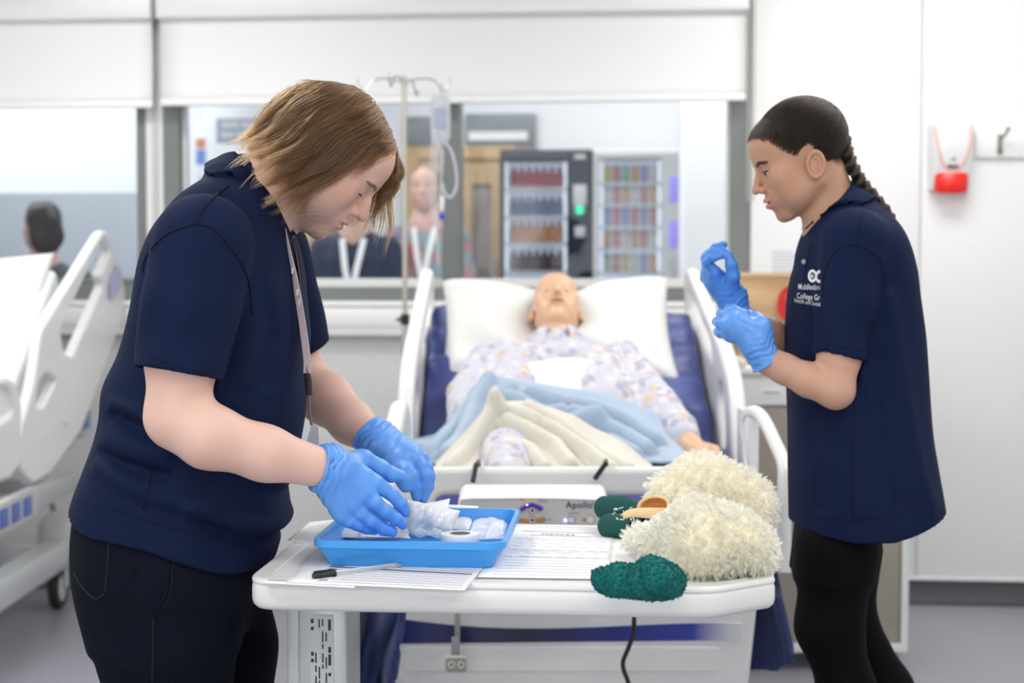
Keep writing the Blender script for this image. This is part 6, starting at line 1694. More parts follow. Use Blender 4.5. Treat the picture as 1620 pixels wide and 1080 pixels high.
# ================================================================ DRIP STAND
ivp = P(641, 620, 5.72)
iv = thing('drip_stand', 'steel drip stand with four hooks behind the man\'s head', 'drip stand', (ivp[0], ivp[1], 0))
def IL(px, py, dy=0): return P(px, py, ivp[1]+dy)-np.array([ivp[0], ivp[1], 0])
ztop = IL(641, 128)[2]; zm = IL(641, 505)[2]
b = MB(); b.tube([(0, 0, .12), (0, 0, zm)], .0125, 14); b.build('lower_pole', m_steel, iv)
b = MB(); b.tube([(0, 0, zm-.1), (0, 0, ztop)], .009, 14); b.build('upper_pole', mat('warm_steel', (0.55, 0.54, 0.46), 0.3, metal=0.7), iv)
b = MB(); b.lathe([(.013, -.02), (.017, -.018), (.017, .018), (.013, .02)], 16, Matrix.Translation((0, 0, zm))); b.tube([(0, 0, zm), (-.03, -.012, zm)], .006, 8); b.build('clamp_collar', m_black, iv)
m_hook = MATS['warm_steel']
for (ax, dy) in ((-1, 0), (1, 0), (-.25, -1), (.25, 1)):
    b = MB()
    q = [(0, 0, ztop-.005), (ax*.06, dy*.06, ztop+.008), (ax*.11, dy*.11, ztop+.002), (ax*.13, dy*.13, ztop-.025), (ax*.15, dy*.15, ztop-.035), (ax*.165, dy*.165, ztop-.01), (ax*.168, dy*.168, ztop+.012)]
    b.tube(spline(q, 6), .0035, 8); b.build('hook', m_hook, iv)
b = MB(); b.lathe([(0, -.02), (.013, -.018), (.013, .014), (0, .02)], 14, Matrix.Translation((0, 0, ztop))); b.build('top_cap', m_hook, iv)
for k in range(5):
    a = 2*PI*k/5+.3; b = MB(); b.tube([(0, 0, .13), (.15*math.cos(a), .15*math.sin(a), .115), (.27*math.cos(a), .27*math.sin(a), .085)], .012, 8); b.build('foot', m_steel, iv)
    caster(iv, (.27*math.cos(a), .27*math.sin(a), .03), .03)
# drip bag with chamber and line
hk = IL(697, 135); bagp = P(697, 262, 5.72)
bag = thing('drip_bag', 'clear drip bag with tubing hanging from the right hook of the stand', 'drip bag', tuple(bagp))
def DL(px, py, dy=0): return P(px, py, 5.72+dy)-bagp
m_bagf = mat('drip_bag_film', (0.80, 0.83, 0.90), 0.15, trans=0.35, alpha=0.75, ior=1.2)
bt, bb = DL(697, 150)[2], DL(697, 228)[2]
def bagf(u, t):
    w = .036*(1-.25*max(0, (t-.75)/.25)**2-.35*max(0, (.25-t)/.25)**2); d_ = .014*math.sin(PI*min(1, max(0.02, t)))**.5+.001
    a = 2*PI*u; return (w*math.cos(a), d_*math.sin(a), bb+(bt-bb)*t)
b = MB(); b.grid(bagf, 28, 18, True); b.f.append(tuple(i*18 for i in range(28))[::-1]); b.f.append(tuple(i*18+17 for i in range(28))); b.build('bag', m_bagf, bag)
b = MB(); 
for k in range(5): b.box((0, -.0165, bt-.055-k*.016), (.045-.006*(k % 3), .0012, .006))
t_ = b.build('bag_print', mat('bag_print', (0.25, 0.30, 0.55), 0.5), bag); t_['kind'] = 'stuff'
b = MB(); b.tube([DL(697, 150), DL(699, 132, .0), (hk[0]+ivp[0]-bagp[0], 0, hk[2]-bagp[2])], .0045, 8); b.build('hanger', m_bagf, bag)
b = MB(); b.lathe([(0, 0), (.006, 0), (.006, .03), (.0085, .034), (.0085, .09), (.004, .095), (.004, .11)], 14, Matrix.Translation((.003, 0, bb-.11))); b.build('drip_chamber', m_bagf, bag)
m_tube = mat('clear_tube', (0.78, 0.80, 0.84), 0.2, alpha=0.7)
b = MB(); b.tube(spline([DL(699, 225), DL(712, 235), DL(721, 265), DL(722, 295), DL(713, 312), DL(704, 306), DL(700, 290)], 8), .0042, 8); b.build('tube_loop', m_tube, bag)
b = MB(); b.tube(spline([(.003, 0, bb-.11), DL(697, 330), DL(697, 360), DL(686, 345, -.01), DL(682, 300, -.02), DL(684, 225, -.02), DL(690, 210, -.018), DL(689, 300, -.03), DL(693, 420, -.02)], 10), .0032, 8); b.build('drip_line', m_tube, bag)
b = MB(); q = DL(699, 342); b.box(q, (.022, .014, .024), .004); b.build('blue_roller_clamp', mat('blue_clamp', (0.05, 0.1, 0.55), 0.3), bag)
b = MB(); q = DL(699, 322); b.box(q, (.018, .014, .055), .004); b.build('clamp_body', m_white, bag)

# ================================================================ BEDSIDE LOCKER with paper bag
LY = 5.0
lx0, lx1 = P(1172, 800, LY)[0], P(1440, 800, LY)[0]; lz1 = P(1300, 592, LY)[2]; lz0 = P(1300, 1033, LY)[2]; lw_ = lx1-lx0
lk = thing('bedside_locker', 'white framed bedside locker with beige door on casters behind the woman', 'locker', ((lx0+lx1)/2, LY, 0))
m_beige = mat('beige_laminate', (0.36, 0.325, 0.275), 0.55, bump=('noise', 120, 0.2, 0.002), vary=(30, 0.05))
m_lwhite = mat('locker_white', (0.80, 0.80, 0.78), 0.4)
h = lw_/2; DP = .45
b = MB(); b.plate([(-h, lz0), (h, lz0), (h, lz1), (-h, lz1)], [[(-h+.03, lz0+.03), (h-.024, lz0+.03), (h-.024, lz1-.10), (-h+.03, lz1-.10)]], .05, .006, Matrix.Translation((0, .025, 0)) @ RX)
b.box2((-h, .045, lz0), (h, DP, lz1), .005); b.build('carcass', m_lwhite, lk)
b = MB(); b.box2((-h+.032, .012, lz0+.032), (h-.026, .05, lz1-.102), .002); b.build('door', m_beige, lk)
b = MB(); b.box2((-h-.01, -.02, lz1), (h+.01, DP+.01, lz1+.022), .006); b.box2((-h-.01, -.02, lz1+.02), (-h+.01, DP+.01, lz1+.05), .005); b.box2((-h-.01, DP-.01, lz1+.02), (h+.01, DP+.01, lz1+.06), .005); b.build('locker_top', m_lwhite, lk)
q = P(1220, 621, LY-.0)-np.array([(lx0+lx1)/2, LY, 0])
b = MB(); b.box((q[0], -.0015, q[2]), (.062, .002, .030), .0005); b.build('name_label', m_paper, lk)
v, f = text_arrays('Toiletries', .014, 'CENTER', 0, .0003); b = MB(); b.add(v, f, Matrix.Translation((q[0], -.0032, q[2]-.004)) @ RX); b.build('label_lettering', m_ink, lk)
for (x, y) in ((-h+.05, .06), (h-.05, .06), (-h+.05, DP-.06), (h-.05, DP-.06)):
    k = caster(lk, (x, y, .028), .028)
    b = MB(); b.box((0, 0, (lz0-.028)*.5+.01), (.05, .05, max(.01, lz0-.055)), .01); b.build('caster_mount', m_black, k)
# brown paper bag with a red round print
m_kraft = mat('kraft_paper', (0.58, 0.385, 0.20), 0.75, bump=('noise', 12, 0.35, 0.02), vary=(6, 0.07))
bx0, bx1 = P(1166, 500, 5.12)[0], P(1300, 500, 5.12)[0]; bz0_ = lz1+.022; bz1_ = P(1200, 432, 5.12)[2]
pb_ = thing('paper_bag', 'brown paper carrier bag with a red round print standing on the locker', 'bag', ((bx0+bx1)/2, 5.2, bz0_))
W2 = (bx1-bx0)/2; Hh = bz1_-bz0_
def kb(u, t):
    a = 2*PI*u; ex = .12
    x = W2*np.sign(math.cos(a))*abs(math.cos(a))**ex; dp = (.075*(1-.45*t)); y = dp*np.sign(math.sin(a))*abs(math.sin(a))**ex
    y += .006*math.sin(9*x/W2+7*t)*t+.004*math.sin(17*t+5*x); return (x+.004*math.sin(11*t), y, Hh*t)
b = MB(); b.grid(kb, 64, 20, True); b.f.append(tuple(i*20 for i in range(64))[::-1])
o = b.build('bag_body', m_kraft, pb_); s = o.modifiers.new('thickness', 'SOLIDIFY'); s.thickness = .0015
b = MB(); b.box2((-W2-.002, -.050, Hh-.012), (W2+.002, -.044, Hh+.002), .001); b.build('folded_top', mat('kraft_light', (0.70, 0.50, 0.29), 0.7), pb_)
q = P(1250, 481, 5.12)-np.array([(bx0+bx1)/2, 5.2, bz0_]); m_rp = mat('red_print', (0.62, 0.02, 0.02), 0.6)
b = MB(); b.plate([(.042*math.cos(a), .060*math.sin(a)) for a in np.linspace(0, 2*PI, 33)[:-1]], [rrect(-.014, .012, .03, .034, .008)], .002, 0, Matrix.Translation((q[0], -.078, q[2])) @ RX); b.build('red_print', m_rp, pb_)
b = MB(); b.box((q[0]-.004, -.0805, q[2]-.018), (.010, .001, .050), .0004); b.box((q[0]+.012, -.0805, q[2]-.038), (.034, .001, .010), .0004); b.build('white_print', m_white, pb_)

# ================================================================ MANNEQUIN in bed
dcx = P(880, 495, 4.93)
dum = thing('mannequin', 'training mannequin in patterned pyjamas lying in the middle bed', 'mannequin', tuple(dcx))
ta_d = math.radians(43)
Rd = frame((.0, -math.sin(ta_d), math.cos(ta_d)), (0.0, math.cos(ta_d), math.sin(ta_d))); hc_d = P(880, 493, 4.93); hs_d = 1.0
up = np.array([0, math.cos(math.radians(30)), math.sin(math.radians(30))]); nn = np.array([0, -math.sin(math.radians(30)), math.cos(math.radians(30))])
neckb = hl2w((-.02, 0, -.12), hc_d, Rd, hs_d)
hand_d = P(1094, 705, 4.18)
def dum_body(p):
    d = head_sdf(to_head(p, hc_d, Rd, hs_d), male=True, closed=True)
    d = smin(d, rcone(p, hl2w((-.02, 0, -.04), hc_d, Rd, hs_d), neckb, .056, .060), .02)
    d = smin(d, rcone(p, neckb-up*.05, neckb-up*.40, .075, .08), .05)
    d = smin(d, rcone(p, P(1040, 640, 4.38), hand_d, .035, .026), .02)
    d = smin(d, rcone(p, hand_d, hand_d+np.array([.02, -.09, -.015]), .028, .020), .02)
    for k in range(4): d = smin(d, rcone(p, hand_d+np.array([-.02+.018*k, -.09, -.012]), hand_d+np.array([-.01+.02*k, -.165+.008*abs(k-1.5), -.03]), .0095, .0075), .006)
    d = smin(d, chain(p, [hand_d+np.array([.03, -.03, 0]), hand_d+np.array([.055, -.08, .0]), hand_d+np.array([.055, -.12, -.01])], [.014, .011, .009]), .008)
    return d
def dum_tint(v):
    q = to_head(v, hc_d, Rd, hs_d); base = np.tile(A(.74, .46, .29), (len(v), 1)); q[:, 1] = np.abs(q[:, 1])
    base = mix(base, (.45, .12, .09), np.clip(1.4*bump3(q, (.100, 0, -.0535), (.012, .022, .008)), 0, .9))
    base = mix(base, (.72, .30, .18), .4*bump3(q, (.06, .045, -.02), (.03, .03, .03)))
    base = mix(base, (.40, .20, .12), .6*bump3(q, (.09, .033, .006), (.012, .018, .006)))
    hr = np.clip((q[:, 2]-np.interp(q[:, 0], [-.1, -.02, .03, .075, .1], [-.06, .02, .055, .098, .11]))/.01, 0, 1).astype(f32); base = mix(base, (.10, .06, .04), hr)
    return base
sdf_obj('body', dum_body, dcx-np.array([.20, 1.0, .5]), dcx+np.array([.40, .16, .18]), .0034, m_skin_d, dum, dcx, it=1, color=dum_tint)
# pyjama fabric with a small scattered print
m = bpy.data.materials.new('pyjama_print'); m.use_nodes = True; nt = m.node_tree; pb2 = nt.nodes['Principled BSDF']; pb2.inputs['Roughness'].default_value = .85
tc = nt.nodes.new('ShaderNodeTexCoord'); vo = nt.nodes.new('ShaderNodeTexVoronoi'); vo.inputs['Scale'].default_value = 42; cr = nt.nodes.new('ShaderNodeValToRGB'); sp = nt.nodes.new('ShaderNodeSeparateColor')
nt.links.new(tc.outputs['Object'], vo.inputs['Vector']); nt.links.new(vo.outputs['Color'], sp.inputs[0]); nt.links.new(sp.outputs[0], cr.inputs[0]); cr.color_ramp.interpolation = 'CONSTANT'
e = cr.color_ramp.elements; e[0].position = 0; e[0].color = (.60, .60, .68, 1); e[1].position = .45; e[1].color = (.44, .43, .54, 1)
for p_, c_ in ((.62, (.72, .70, .72, 1)), (.80, (.68, .52, .34, 1)), (.86, (.62, .60, .68, 1)), (.93, (.56, .46, .52, 1))): q_ = e.new(p_); q_.color = c_
mxp = nt.nodes.new('ShaderNodeMix'); mxp.data_type = 'RGBA'; cr2 = nt.nodes.new('ShaderNodeValToRGB'); cr2.color_ramp.elements[0].position = .55; cr2.color_ramp.elements[0].color = (1, 1, 1, 1); cr2.color_ramp.elements[1].position = .68; cr2.color_ramp.elements[1].color = (0, 0, 0, 1)
nt.links.new(vo.outputs['Distance'], cr2.inputs[0]); nt.links.new(cr2.outputs[0], mxp.inputs['Factor']); mxp.inputs[6].default_value = (.60, .59, .66, 1); nt.links.new(cr.outputs[0], mxp.inputs[7]); nt.links.new(mxp.outputs[2], pb2.inputs['Base Color'])
m_pj = m
sh_l, sh_r = P(768, 556, 4.70), P(992, 560, 4.70)
el_r = P(1032, 632, 4.42)
def dum_top(p):
    d = rcone(p, neckb-up*.08-nn*.02, neckb-up*.40-nn*.02, .10, .11); d = smin(d, rcone(p, sh_l+A(.06, 0, -.04), sh_r+A(-.06, 0, -.04), .068, .068), .06)
    d = smin(d, rcone(p, sh_l+A(.10, -.1, -.06), sh_l+A(.06, -.35, -.14), .085, .085), .06); d = smin(d, rcone(p, sh_r+A(-.10, -.1, -.06), sh_r+A(-.08, -.35, -.14), .085, .085), .06)
    d = smin(d, chain(p, [sh_r+A(-.01, 0, -.03), el_r, P(1082, 692, 4.24)], [.062, .060, .050], .02), .03)
    d = smin(d, chain(p, [sh_l+A(.01, 0, -.03), P(742, 625, 4.42), P(735, 690, 4.2)], [.062, .058, .05], .02), .03)
    d = d-ridge(p, [sh_r+A(-.03, -.02, .05), sh_r+A(-.02, -.12, .0)], .012, .010)-ridge(p, [sh_l+A(.05, -.01, .05), sh_l+A(.0, -.10, .0)], .012, .012)
    d = d-.006*vnoise(p, 32, 17)-.003*vnoise(p, 70, 18)
    return d
sdf_obj('pyjama_top', dum_top, dcx-np.array([.42, 1.05, .55]), dcx+np.array([.48, -.02, .06]), .0055, m_pj, dum, dcx, it=2, band=2)
cl = neckb-up*.015
collar('pyjama_collar', cl+nn*.012, up*.9+nn*.25, nn, .078, .080, .052, .022, m_pj, dum, dcx, gap=.35, point=.02)
b = MB(); pl_ = [neckb-up*t+nn*(.085+.02*t) for t in np.linspace(.05, .32, 8)]; r_ = ribbon(pl_, .03, (1, 0, 0), .004); r_.v = [tuple(np.array(q)-dcx) for q in r_.v]; r_.build('pyjama_placket', m_pj, dum)
def dum_leg(p):
    d = chain(p, [P(800, 760, 3.95), P(800, 728, 3.85), P(805, 760, 3.70)], [.075, .072, .06], .03)
    d = smin(d, chain(p, [P(940, 770, 4.15), P(950, 770, 3.8)], [.07, .06], .03), .03)
    return d-.006*vnoise(p, 30, 27)
sdf_obj('pyjama_trousers', dum_leg, P(700, 790, 3.75)-np.array([0, .15, .14]), P(1050, 700, 4.2)+np.array([.05, .1, .12]), .006, m_pj, dum, dcx, it=2)

# ================================================================ BLANKETS
m_blue = mat('light_blue_fleece', (0.41, 0.51, 0.635), 0.92, bump=('noise', 160, 0.35, 0.004), vary=(12, 0.05), sheen=0.2)
m_cream = mat('cream_blanket', (0.74, 0.71, 0.62), 0.9, bump=('noise', 220, 0.25, 0.003), vary=(10, 0.03), sheen=0.15)
def sheet_obj(name, label, m, crest, Yb, Yf, zfloor, folds, cat='blanket', nu=110, nv=64, seed=0, th=.010, back=.16, amp=.006, skew=0.0):
    """bunched cloth: crest = silhouette (px, py) list; folds = [(polyline of (u, v), width, height)]"""
    cxs = [c[0] for c in crest]; cys = [c[1] for c in crest]
    def g(u, t):
        px_ = cxs[0]+(cxs[-1]-cxs[0])*u; py_ = float(np.interp(px_, cxs, cys)); Yc = Yb-back+skew*(u-.5)
        c = P(px_, py_, Yc)
        if t < .22: k = t/.22; y = Yb+skew*(u-.5)-back*k; z = zfloor+(c[2]-zfloor)*math.sin(k*PI/2)**.8
        else:
            k = (t-.22)/.78; y = Yc+(Yf-Yc)*k; z = c[2]+(zfloor-c[2])*(1.0-(1-k)**1.6)*.92
        x = c[0]*(1+.0*t)
        q = np.array([x, y, z]); f = 0
        uv = np.array([[u, t, 0]], f32)
        for pts, w, h in folds: f += ridge(uv, [(a, b_, 0) for a, b_ in pts], w, h)[0]
        n_ = np.array([[x*1.0, y*.7, seed]], f32); f += amp*float(vnoise(n_, 16, seed)[0])+amp*.5*float(vnoise(n_, 38, seed+1)[0])
        e = min(u, 1-u)*9; f *= min(1, e+.2)
        f *= 1.7
        return q+np.array([0, -.5*f, .9*f])
    b = MB(); b.grid(g, nu, nv); v = np.array(b.v); org = v.mean(0); b.v = [tuple(q-org) for q in v]
    o = b.build(name, m, angle=None); o.location = org; s = o.modifiers.new('thickness', 'SOLIDIFY'); s.thickness = th; s.offset = -1
    s2 = o.modifiers.new('soften', 'SUBSURF'); s2.levels = 1; s2.render_levels = 1
    tag(o, label, cat); return o
sheet_obj('white_sheet', 'white sheet folded across the mannequin chest above the blue blanket', m_linen, [(790, 612), (815, 588), (845, 574), (885, 568), (925, 570), (960, 580), (992, 612)], 4.58, 4.20, .84, [([(.2, .3), (.5, .45), (.9, .4)], .06, .004)], 'sheet', 60, 40, 3, .006, .10, .001)
crest_b = [(622, 712), (650, 695), (690, 688), (715, 664), (735, 632), (752, 612), (775, 600), (800, 598), (850, 607), (900, 616), (950, 628), (1000, 640), (1040, 656), (1062, 682), (1078, 708)]
sheet_obj('blue_blanket', 'pale blue fleece blanket bunched across the mannequin lap', m_blue, crest_b, 4.46, 3.98, .80,
          [([(.20, .9), (.26, .6), (.28, .4), (.33, .25)], .022, .026), ([(.26, .9), (.32, .6), (.36, .4), (.42, .28)], .018, -.012), ([(.10, .8), (.18, .6), (.24, .4)], .025, .020), ([(.36, .34), (.46, .40), (.52, .45), (.58, .42)], .022, .022), ([(.44, .48), (.52, .55), (.62, .50), (.70, .52)], .022, .024),
           ([(.48, .30), (.60, .36), (.72, .38), (.82, .45), (.9, .6)], .022, .022), ([(.62, .44), (.72, .52), (.8, .62), (.86, .8)], .022, .026), ([(.70, .46), (.80, .54), (.90, .75)], .016, -.016), ([(.74, .68), (.82, .85)], .02, .02), ([(.55, .62), (.66, .7), (.74, .9)], .02, .02)], seed=4, amp=.006, skew=-.05)
crest_c = [(692, 738), (705, 724), (722, 706), (742, 686), (760, 664), (778, 648), (800, 641), (835, 642), (870, 650), (905, 664), (940, 686), (975, 704), (1005, 722), (1030, 742)]
sheet_obj('cream_blanket', 'cream blanket heaped over the mannequin knees in front of the blue blanket', m_cream, crest_c, 4.10, 3.70, .79,
          [([(.06, .8), (.14, .55), (.22, .35), (.28, .24)], .024, .026), ([(.16, .9), (.22, .6), (.27, .42), (.33, .3)], .018, -.016), ([(.26, .26), (.40, .34), (.55, .42), (.70, .58), (.8, .8)], .022, .022), ([(.30, .36), (.42, .46), (.55, .6), (.62, .85)], .022, .024), ([(.28, .44), (.36, .6), (.40, .9)], .022, -.022),
           ([(.42, .26), (.58, .34), (.76, .5), (.88, .7)], .020, .016), ([(.48, .40), (.62, .54), (.70, .75)], .014, -.014), ([(.34, .5), (.44, .66), (.5, .9)], .02, .02)], seed=9, amp=.005)

# ================================================================ SHEEPSKIN PIECES, SOCKS
m_wool_b = mat('cream_fleece_base', (0.90, 0.80, 0.60), 0.95)
m_wool = hair_mat('cream_wool', (0.86, 0.755, 0.50), .6, .06, .9)
def surf_sample(o, n, rs):
    me = o.data; me.calc_loop_triangles(); nt_ = len(me.loop_triangles)
    tri = np.empty(nt_*3, np.int32); me.loop_triangles.foreach_get('vertices', tri); tri = tri.reshape(-1, 3)
    co = np.empty(len(me.vertices)*3, f32); me.vertices.foreach_get('co', co); co = co.reshape(-1, 3)
    no = np.empty(len(me.vertices)*3, f32); me.vertices.foreach_get('normal', no); no = no.reshape(-1, 3)
    a, b_, c = co[tri[:, 0]], co[tri[:, 1]], co[tri[:, 2]]; ar = np.linalg.norm(np.cross(b_-a, c-a), axis=1); pr = ar/ar.sum()
    k = rs.choice(nt_, n, p=pr); u = rs.rand(n, 2); fl = u.sum(1) > 1; u[fl] = 1-u[fl]; w0 = 1-u.sum(1)
    pos = a[k]*w0[:, None]+b_[k]*u[:, :1]+c[k]*u[:, 1:]; nn_ = no[tri[k, 0]]*w0[:, None]+no[tri[k, 1]]*u[:, :1]+no[tri[k, 2]]*u[:, 1:]
    return pos, nn_/np.linalg.norm(nn_, axis=1)[:, None]
def fuzz(name, o, parent, n, L, rad, m, seed, curl=.45, clump=22, zmin=None, down=.25, keep=None):
    rs = np.random.RandomState(seed); pos, nr = surf_sample(o, n, rs)
    if keep is not None: kk = keep(pos); pos, nr = pos[kk], nr[kk]; n = len(pos)
    g = max(1, n//clump); gi = rs.choice(n, g, replace=False)
    own = np.empty(n, np.int64)
    for i in range(0, n, 4000): own[i:i+4000] = gi[np.argmin(((pos[i:i+4000, None]-pos[gi][None])**2).sum(2), axis=1)]
    dirr = nr[own]*.6+nr*.4+rs.normal(size=(n, 3))*.12+(rs.normal(size=(n, 3))*curl)[own]+np.array([0, 0, -down]); dirr /= np.linalg.norm(dirr, axis=1)[:, None]
    ln = L*(.8+.4*rs.rand(n)); K = 5; out = []
    ph = (rs.rand(n, 3)*6.28)[own]
    for i in range(K):
        t = i/(K-1); q = pos+dirr*(ln*t)[:, None]+.18*L*np.sin(5*t+ph)*t
        tgt = pos[own]+dirr[own]*(ln*t)[:, None]+.18*L*np.sin(5*t+ph)*t; w = .55*t; out.append(q*(1-w)+tgt*w)
    return strands(name, np.stack(out, 1), np.linspace(rad, rad*.5, K), m, parent)
def fleece(name, label, f, lo, hi, org, n, L, seed, hole=None):
    r = thing(name, label, 'sheepskin', tuple(org))
    o = sdf_obj('fleece_base', f, lo, hi, .004, m_wool_b, r, org, it=2)
    fuzz('wool', o, r, n, L, .00027, m_wool, seed, keep=hole, clump=16); return r
fz = TZ
b1 = P(1105, 905, 2.52); o1 = np.array([b1[0], 2.54, fz])
ear_c = P(1036, 800, 2.62)
def fl1(p):
    d = chain(p, [PZ(1000, 852, fz+.028), PZ(1045, 856, fz+.036), PZ(1100, 850, fz+.052), PZ(1150, 852, fz+.052)], [.017, .027, .048, .052], .02)
    d = smin(d, chain(p, [PZ(1110, 870, fz+.040), PZ(1190, 868, fz+.040)], [.042, .038], .03), .03)
    d = d-.004*vnoise(p, 45, 31)-.006*vnoise(p, 20, 32)
    return np.maximum(d, fz+.008-p[:, 2])
lo1 = PZ(960, 905, fz)+np.array([0, -.22, 0]); hi1 = np.array([P(1240, 850, 2.5)[0], 2.86, fz+.19])
fleece('sheepskin_bootie', 'cream fleece heel protector lying in front on the table right of the teal sock', fl1, lo1, hi1, o1, 40000, .0135, 41)
o2_ = np.array([P(1120, 790, 2.74)[0], 2.74, fz])
def fl2(p):
    d = chain(p, [P(1055, 785, 2.72), P(1115, 775, 2.74), P(1170, 785, 2.74)], [.034, .050, .048], .04)
    d = smin(d, chain(p, [P(1085, 808, 2.74), P(1182, 805, 2.74)], [.045, .045], .03), .04)
    d = d-.004*vnoise(p, 40, 36)-.006*vnoise(p, 18, 37)
    d = smax(d, -ell(p, P(1024, 800, 2.655), (.030, .055, .026)), .01)
    return np.maximum(d, fz+.008-p[:, 2])
fleece('sheepskin_bootie', 'cream fleece heel protector with a tan opening lying behind the front one', fl2, np.array([P(985, 800, 2.7)[0], 2.62, fz]), np.array([P(1250, 780, 2.72)[0], 2.90, fz+.20]), o2_, 34000, .0135, 43)
m_tan = mat('tan_lining', (0.78, 0.42, 0.14), 0.6)
q = P(1034, 800, 2.625); r = bpy.data.objects.get('sheepskin_bootie.001')
def cup(u, t):
    a = 2*PI*u; rr = [1.0, .93, .80, .5, .02][int(round(t*4))]; dpt = [0, -.002, .010, .022, .028][int(round(t*4))]
    return np.array([.026*rr*math.cos(a), dpt, .0155*rr*math.sin(a)])
M3 = Matrix.Translation(Vector(q-o2_)) @ Euler((0, math.radians(-14), math.radians(-20))).to_matrix().to_4x4()
b = MB(); b.grid(cup, 28, 5, True); b.xf(M3); b.build('tan_opening', m_tan, r, angle=None)
b = MB(); b.tube([tuple(M3 @ Vector((.0265*math.cos(a), -.001, .016*math.sin(a)))) for a in np.linspace(0, 2*PI, 29)[:-1]], .0030, 8, closed=True); b.build('tan_rim', mat('pale_tan', (0.82, 0.56, 0.30), 0.6), r)
b = MB(); pts = [P(986, 816, 2.60), P(1000, 811, 2.605), P(1022, 811, 2.61), P(1050, 812, 2.62)]; b.tube([a-o2_ for a in spline(pts, 6)], np.linspace(.005, .011, 19), 12); b.build('leather_edge', MATS['pale_tan'], r)
# teal sock
m_teal = mat('teal_terry', (0.005, 0.16, 0.148), 0.95, bump=('noise', 260, 0.5, 0.003), sheen=0.15)
h_teal = mat('teal_pile', (0.004, 0.165, 0.150), .9, spec=.2, vary=(200, .25))
so = PZ(1008, 925, fz+.01); so = np.array([so[0], so[1]+.02, fz])
def teal(p):
    d = chain(p, [PZ(957, 917, fz+.021), PZ(980, 916, fz+.024), PZ(1003, 918, fz+.020), PZ(1030, 918, fz+.028), PZ(1056, 920, fz+.028)], [.0205, .0245, .0215, .0275, .0245], .012)
    d = smin(d, rcone(p, PZ(1045, 912, fz+.04), PZ(1062, 915, fz+.03), .020, .018), .012)
    d = d+ridge(p, [P(985, 868, 2.35), P(1000, 890, 2.34), P(1003, 905, 2.33)], .010, .006)-ridge(p, [P(1040, 880, 2.34), P(1055, 895, 2.33), P(1062, 915, 2.33)], .010, .004)+ridge(p, [P(950, 885, 2.34), P(962, 900, 2.33)], .006, .004)+ridge(p, [P(1020, 905, 2.33), P(1045, 918, 2.32)], .007, .004)
    d = d-.0030*vnoise(p, 90, 51)-.0030*vnoise(p, 40, 52)
    return np.maximum(d, fz+.002-p[:, 2])
r = thing('teal_sock', 'rolled teal terry sock at the front edge of the table', 'sock', tuple(so))
o = sdf_obj('sock_body', teal, PZ(925, 945, fz)+np.array([-.01, -.16, -.005]), PZ(1090, 865, fz)+np.array([0.02, .02, .085]), .0026, m_teal, r, so, it=1)
fuzz('terry_pile', o, r, 11000, .0030, .00030, h_teal, 61, .5, 8, down=.1)
b = MB(); q = on_surface(bvh_of(o), [(1056, 880)], .0005)
# second darker green sock behind with white grip print
m_dk = mat('dark_green_sock', (0.008, 0.075, 0.065), 0.9, bump=('noise', 200, 0.4, 0.003))
s2 = P(985, 800, 2.76); s2o = np.array([s2[0], 2.76, fz])
def teal2(p):
    d = chain(p, [P(958, 803, 2.77), P(985, 802, 2.76), P(1010, 808, 2.74)], [.021, .020, .014], .01); d = smin(d, rcone(p, PZ(965, 832, fz+.02), PZ(1020, 836, fz+.02), .023, .022), .035)
    return np.maximum(d-.002*vnoise(p, 50, 71), fz+.002-p[:, 2])
r = thing('green_sock', 'dark green slipper sock with white grip dots beside the pump', 'sock', tuple(s2o))
o = sdf_obj('sock_body', teal2, s2o+np.array([-.10, -.09, -.005]), s2o+np.array([.13, .09, .12]), .003, m_dk, r, s2o, it=1)
bv2 = bvh_of(o); rs = random.Random(2)
b = MB()
for k in range(26):
    x = 965+rs.random()*45; y = 800+rs.random()*22; L_ = rs.uniform(3, 7); a = rs.choice((.1, -.6, 1.4))
    q = on_surface(bv2, [(x, y), (x+L_*math.cos(a), y+L_*math.sin(a)*.5)], .0006)
    if len(q) == 2: b.tube([tuple(t-s2o) for t in q], .0010, 5)
if b.v: t_ = b.build('grip_print', m_white, r); t_['kind'] = 'stuff'

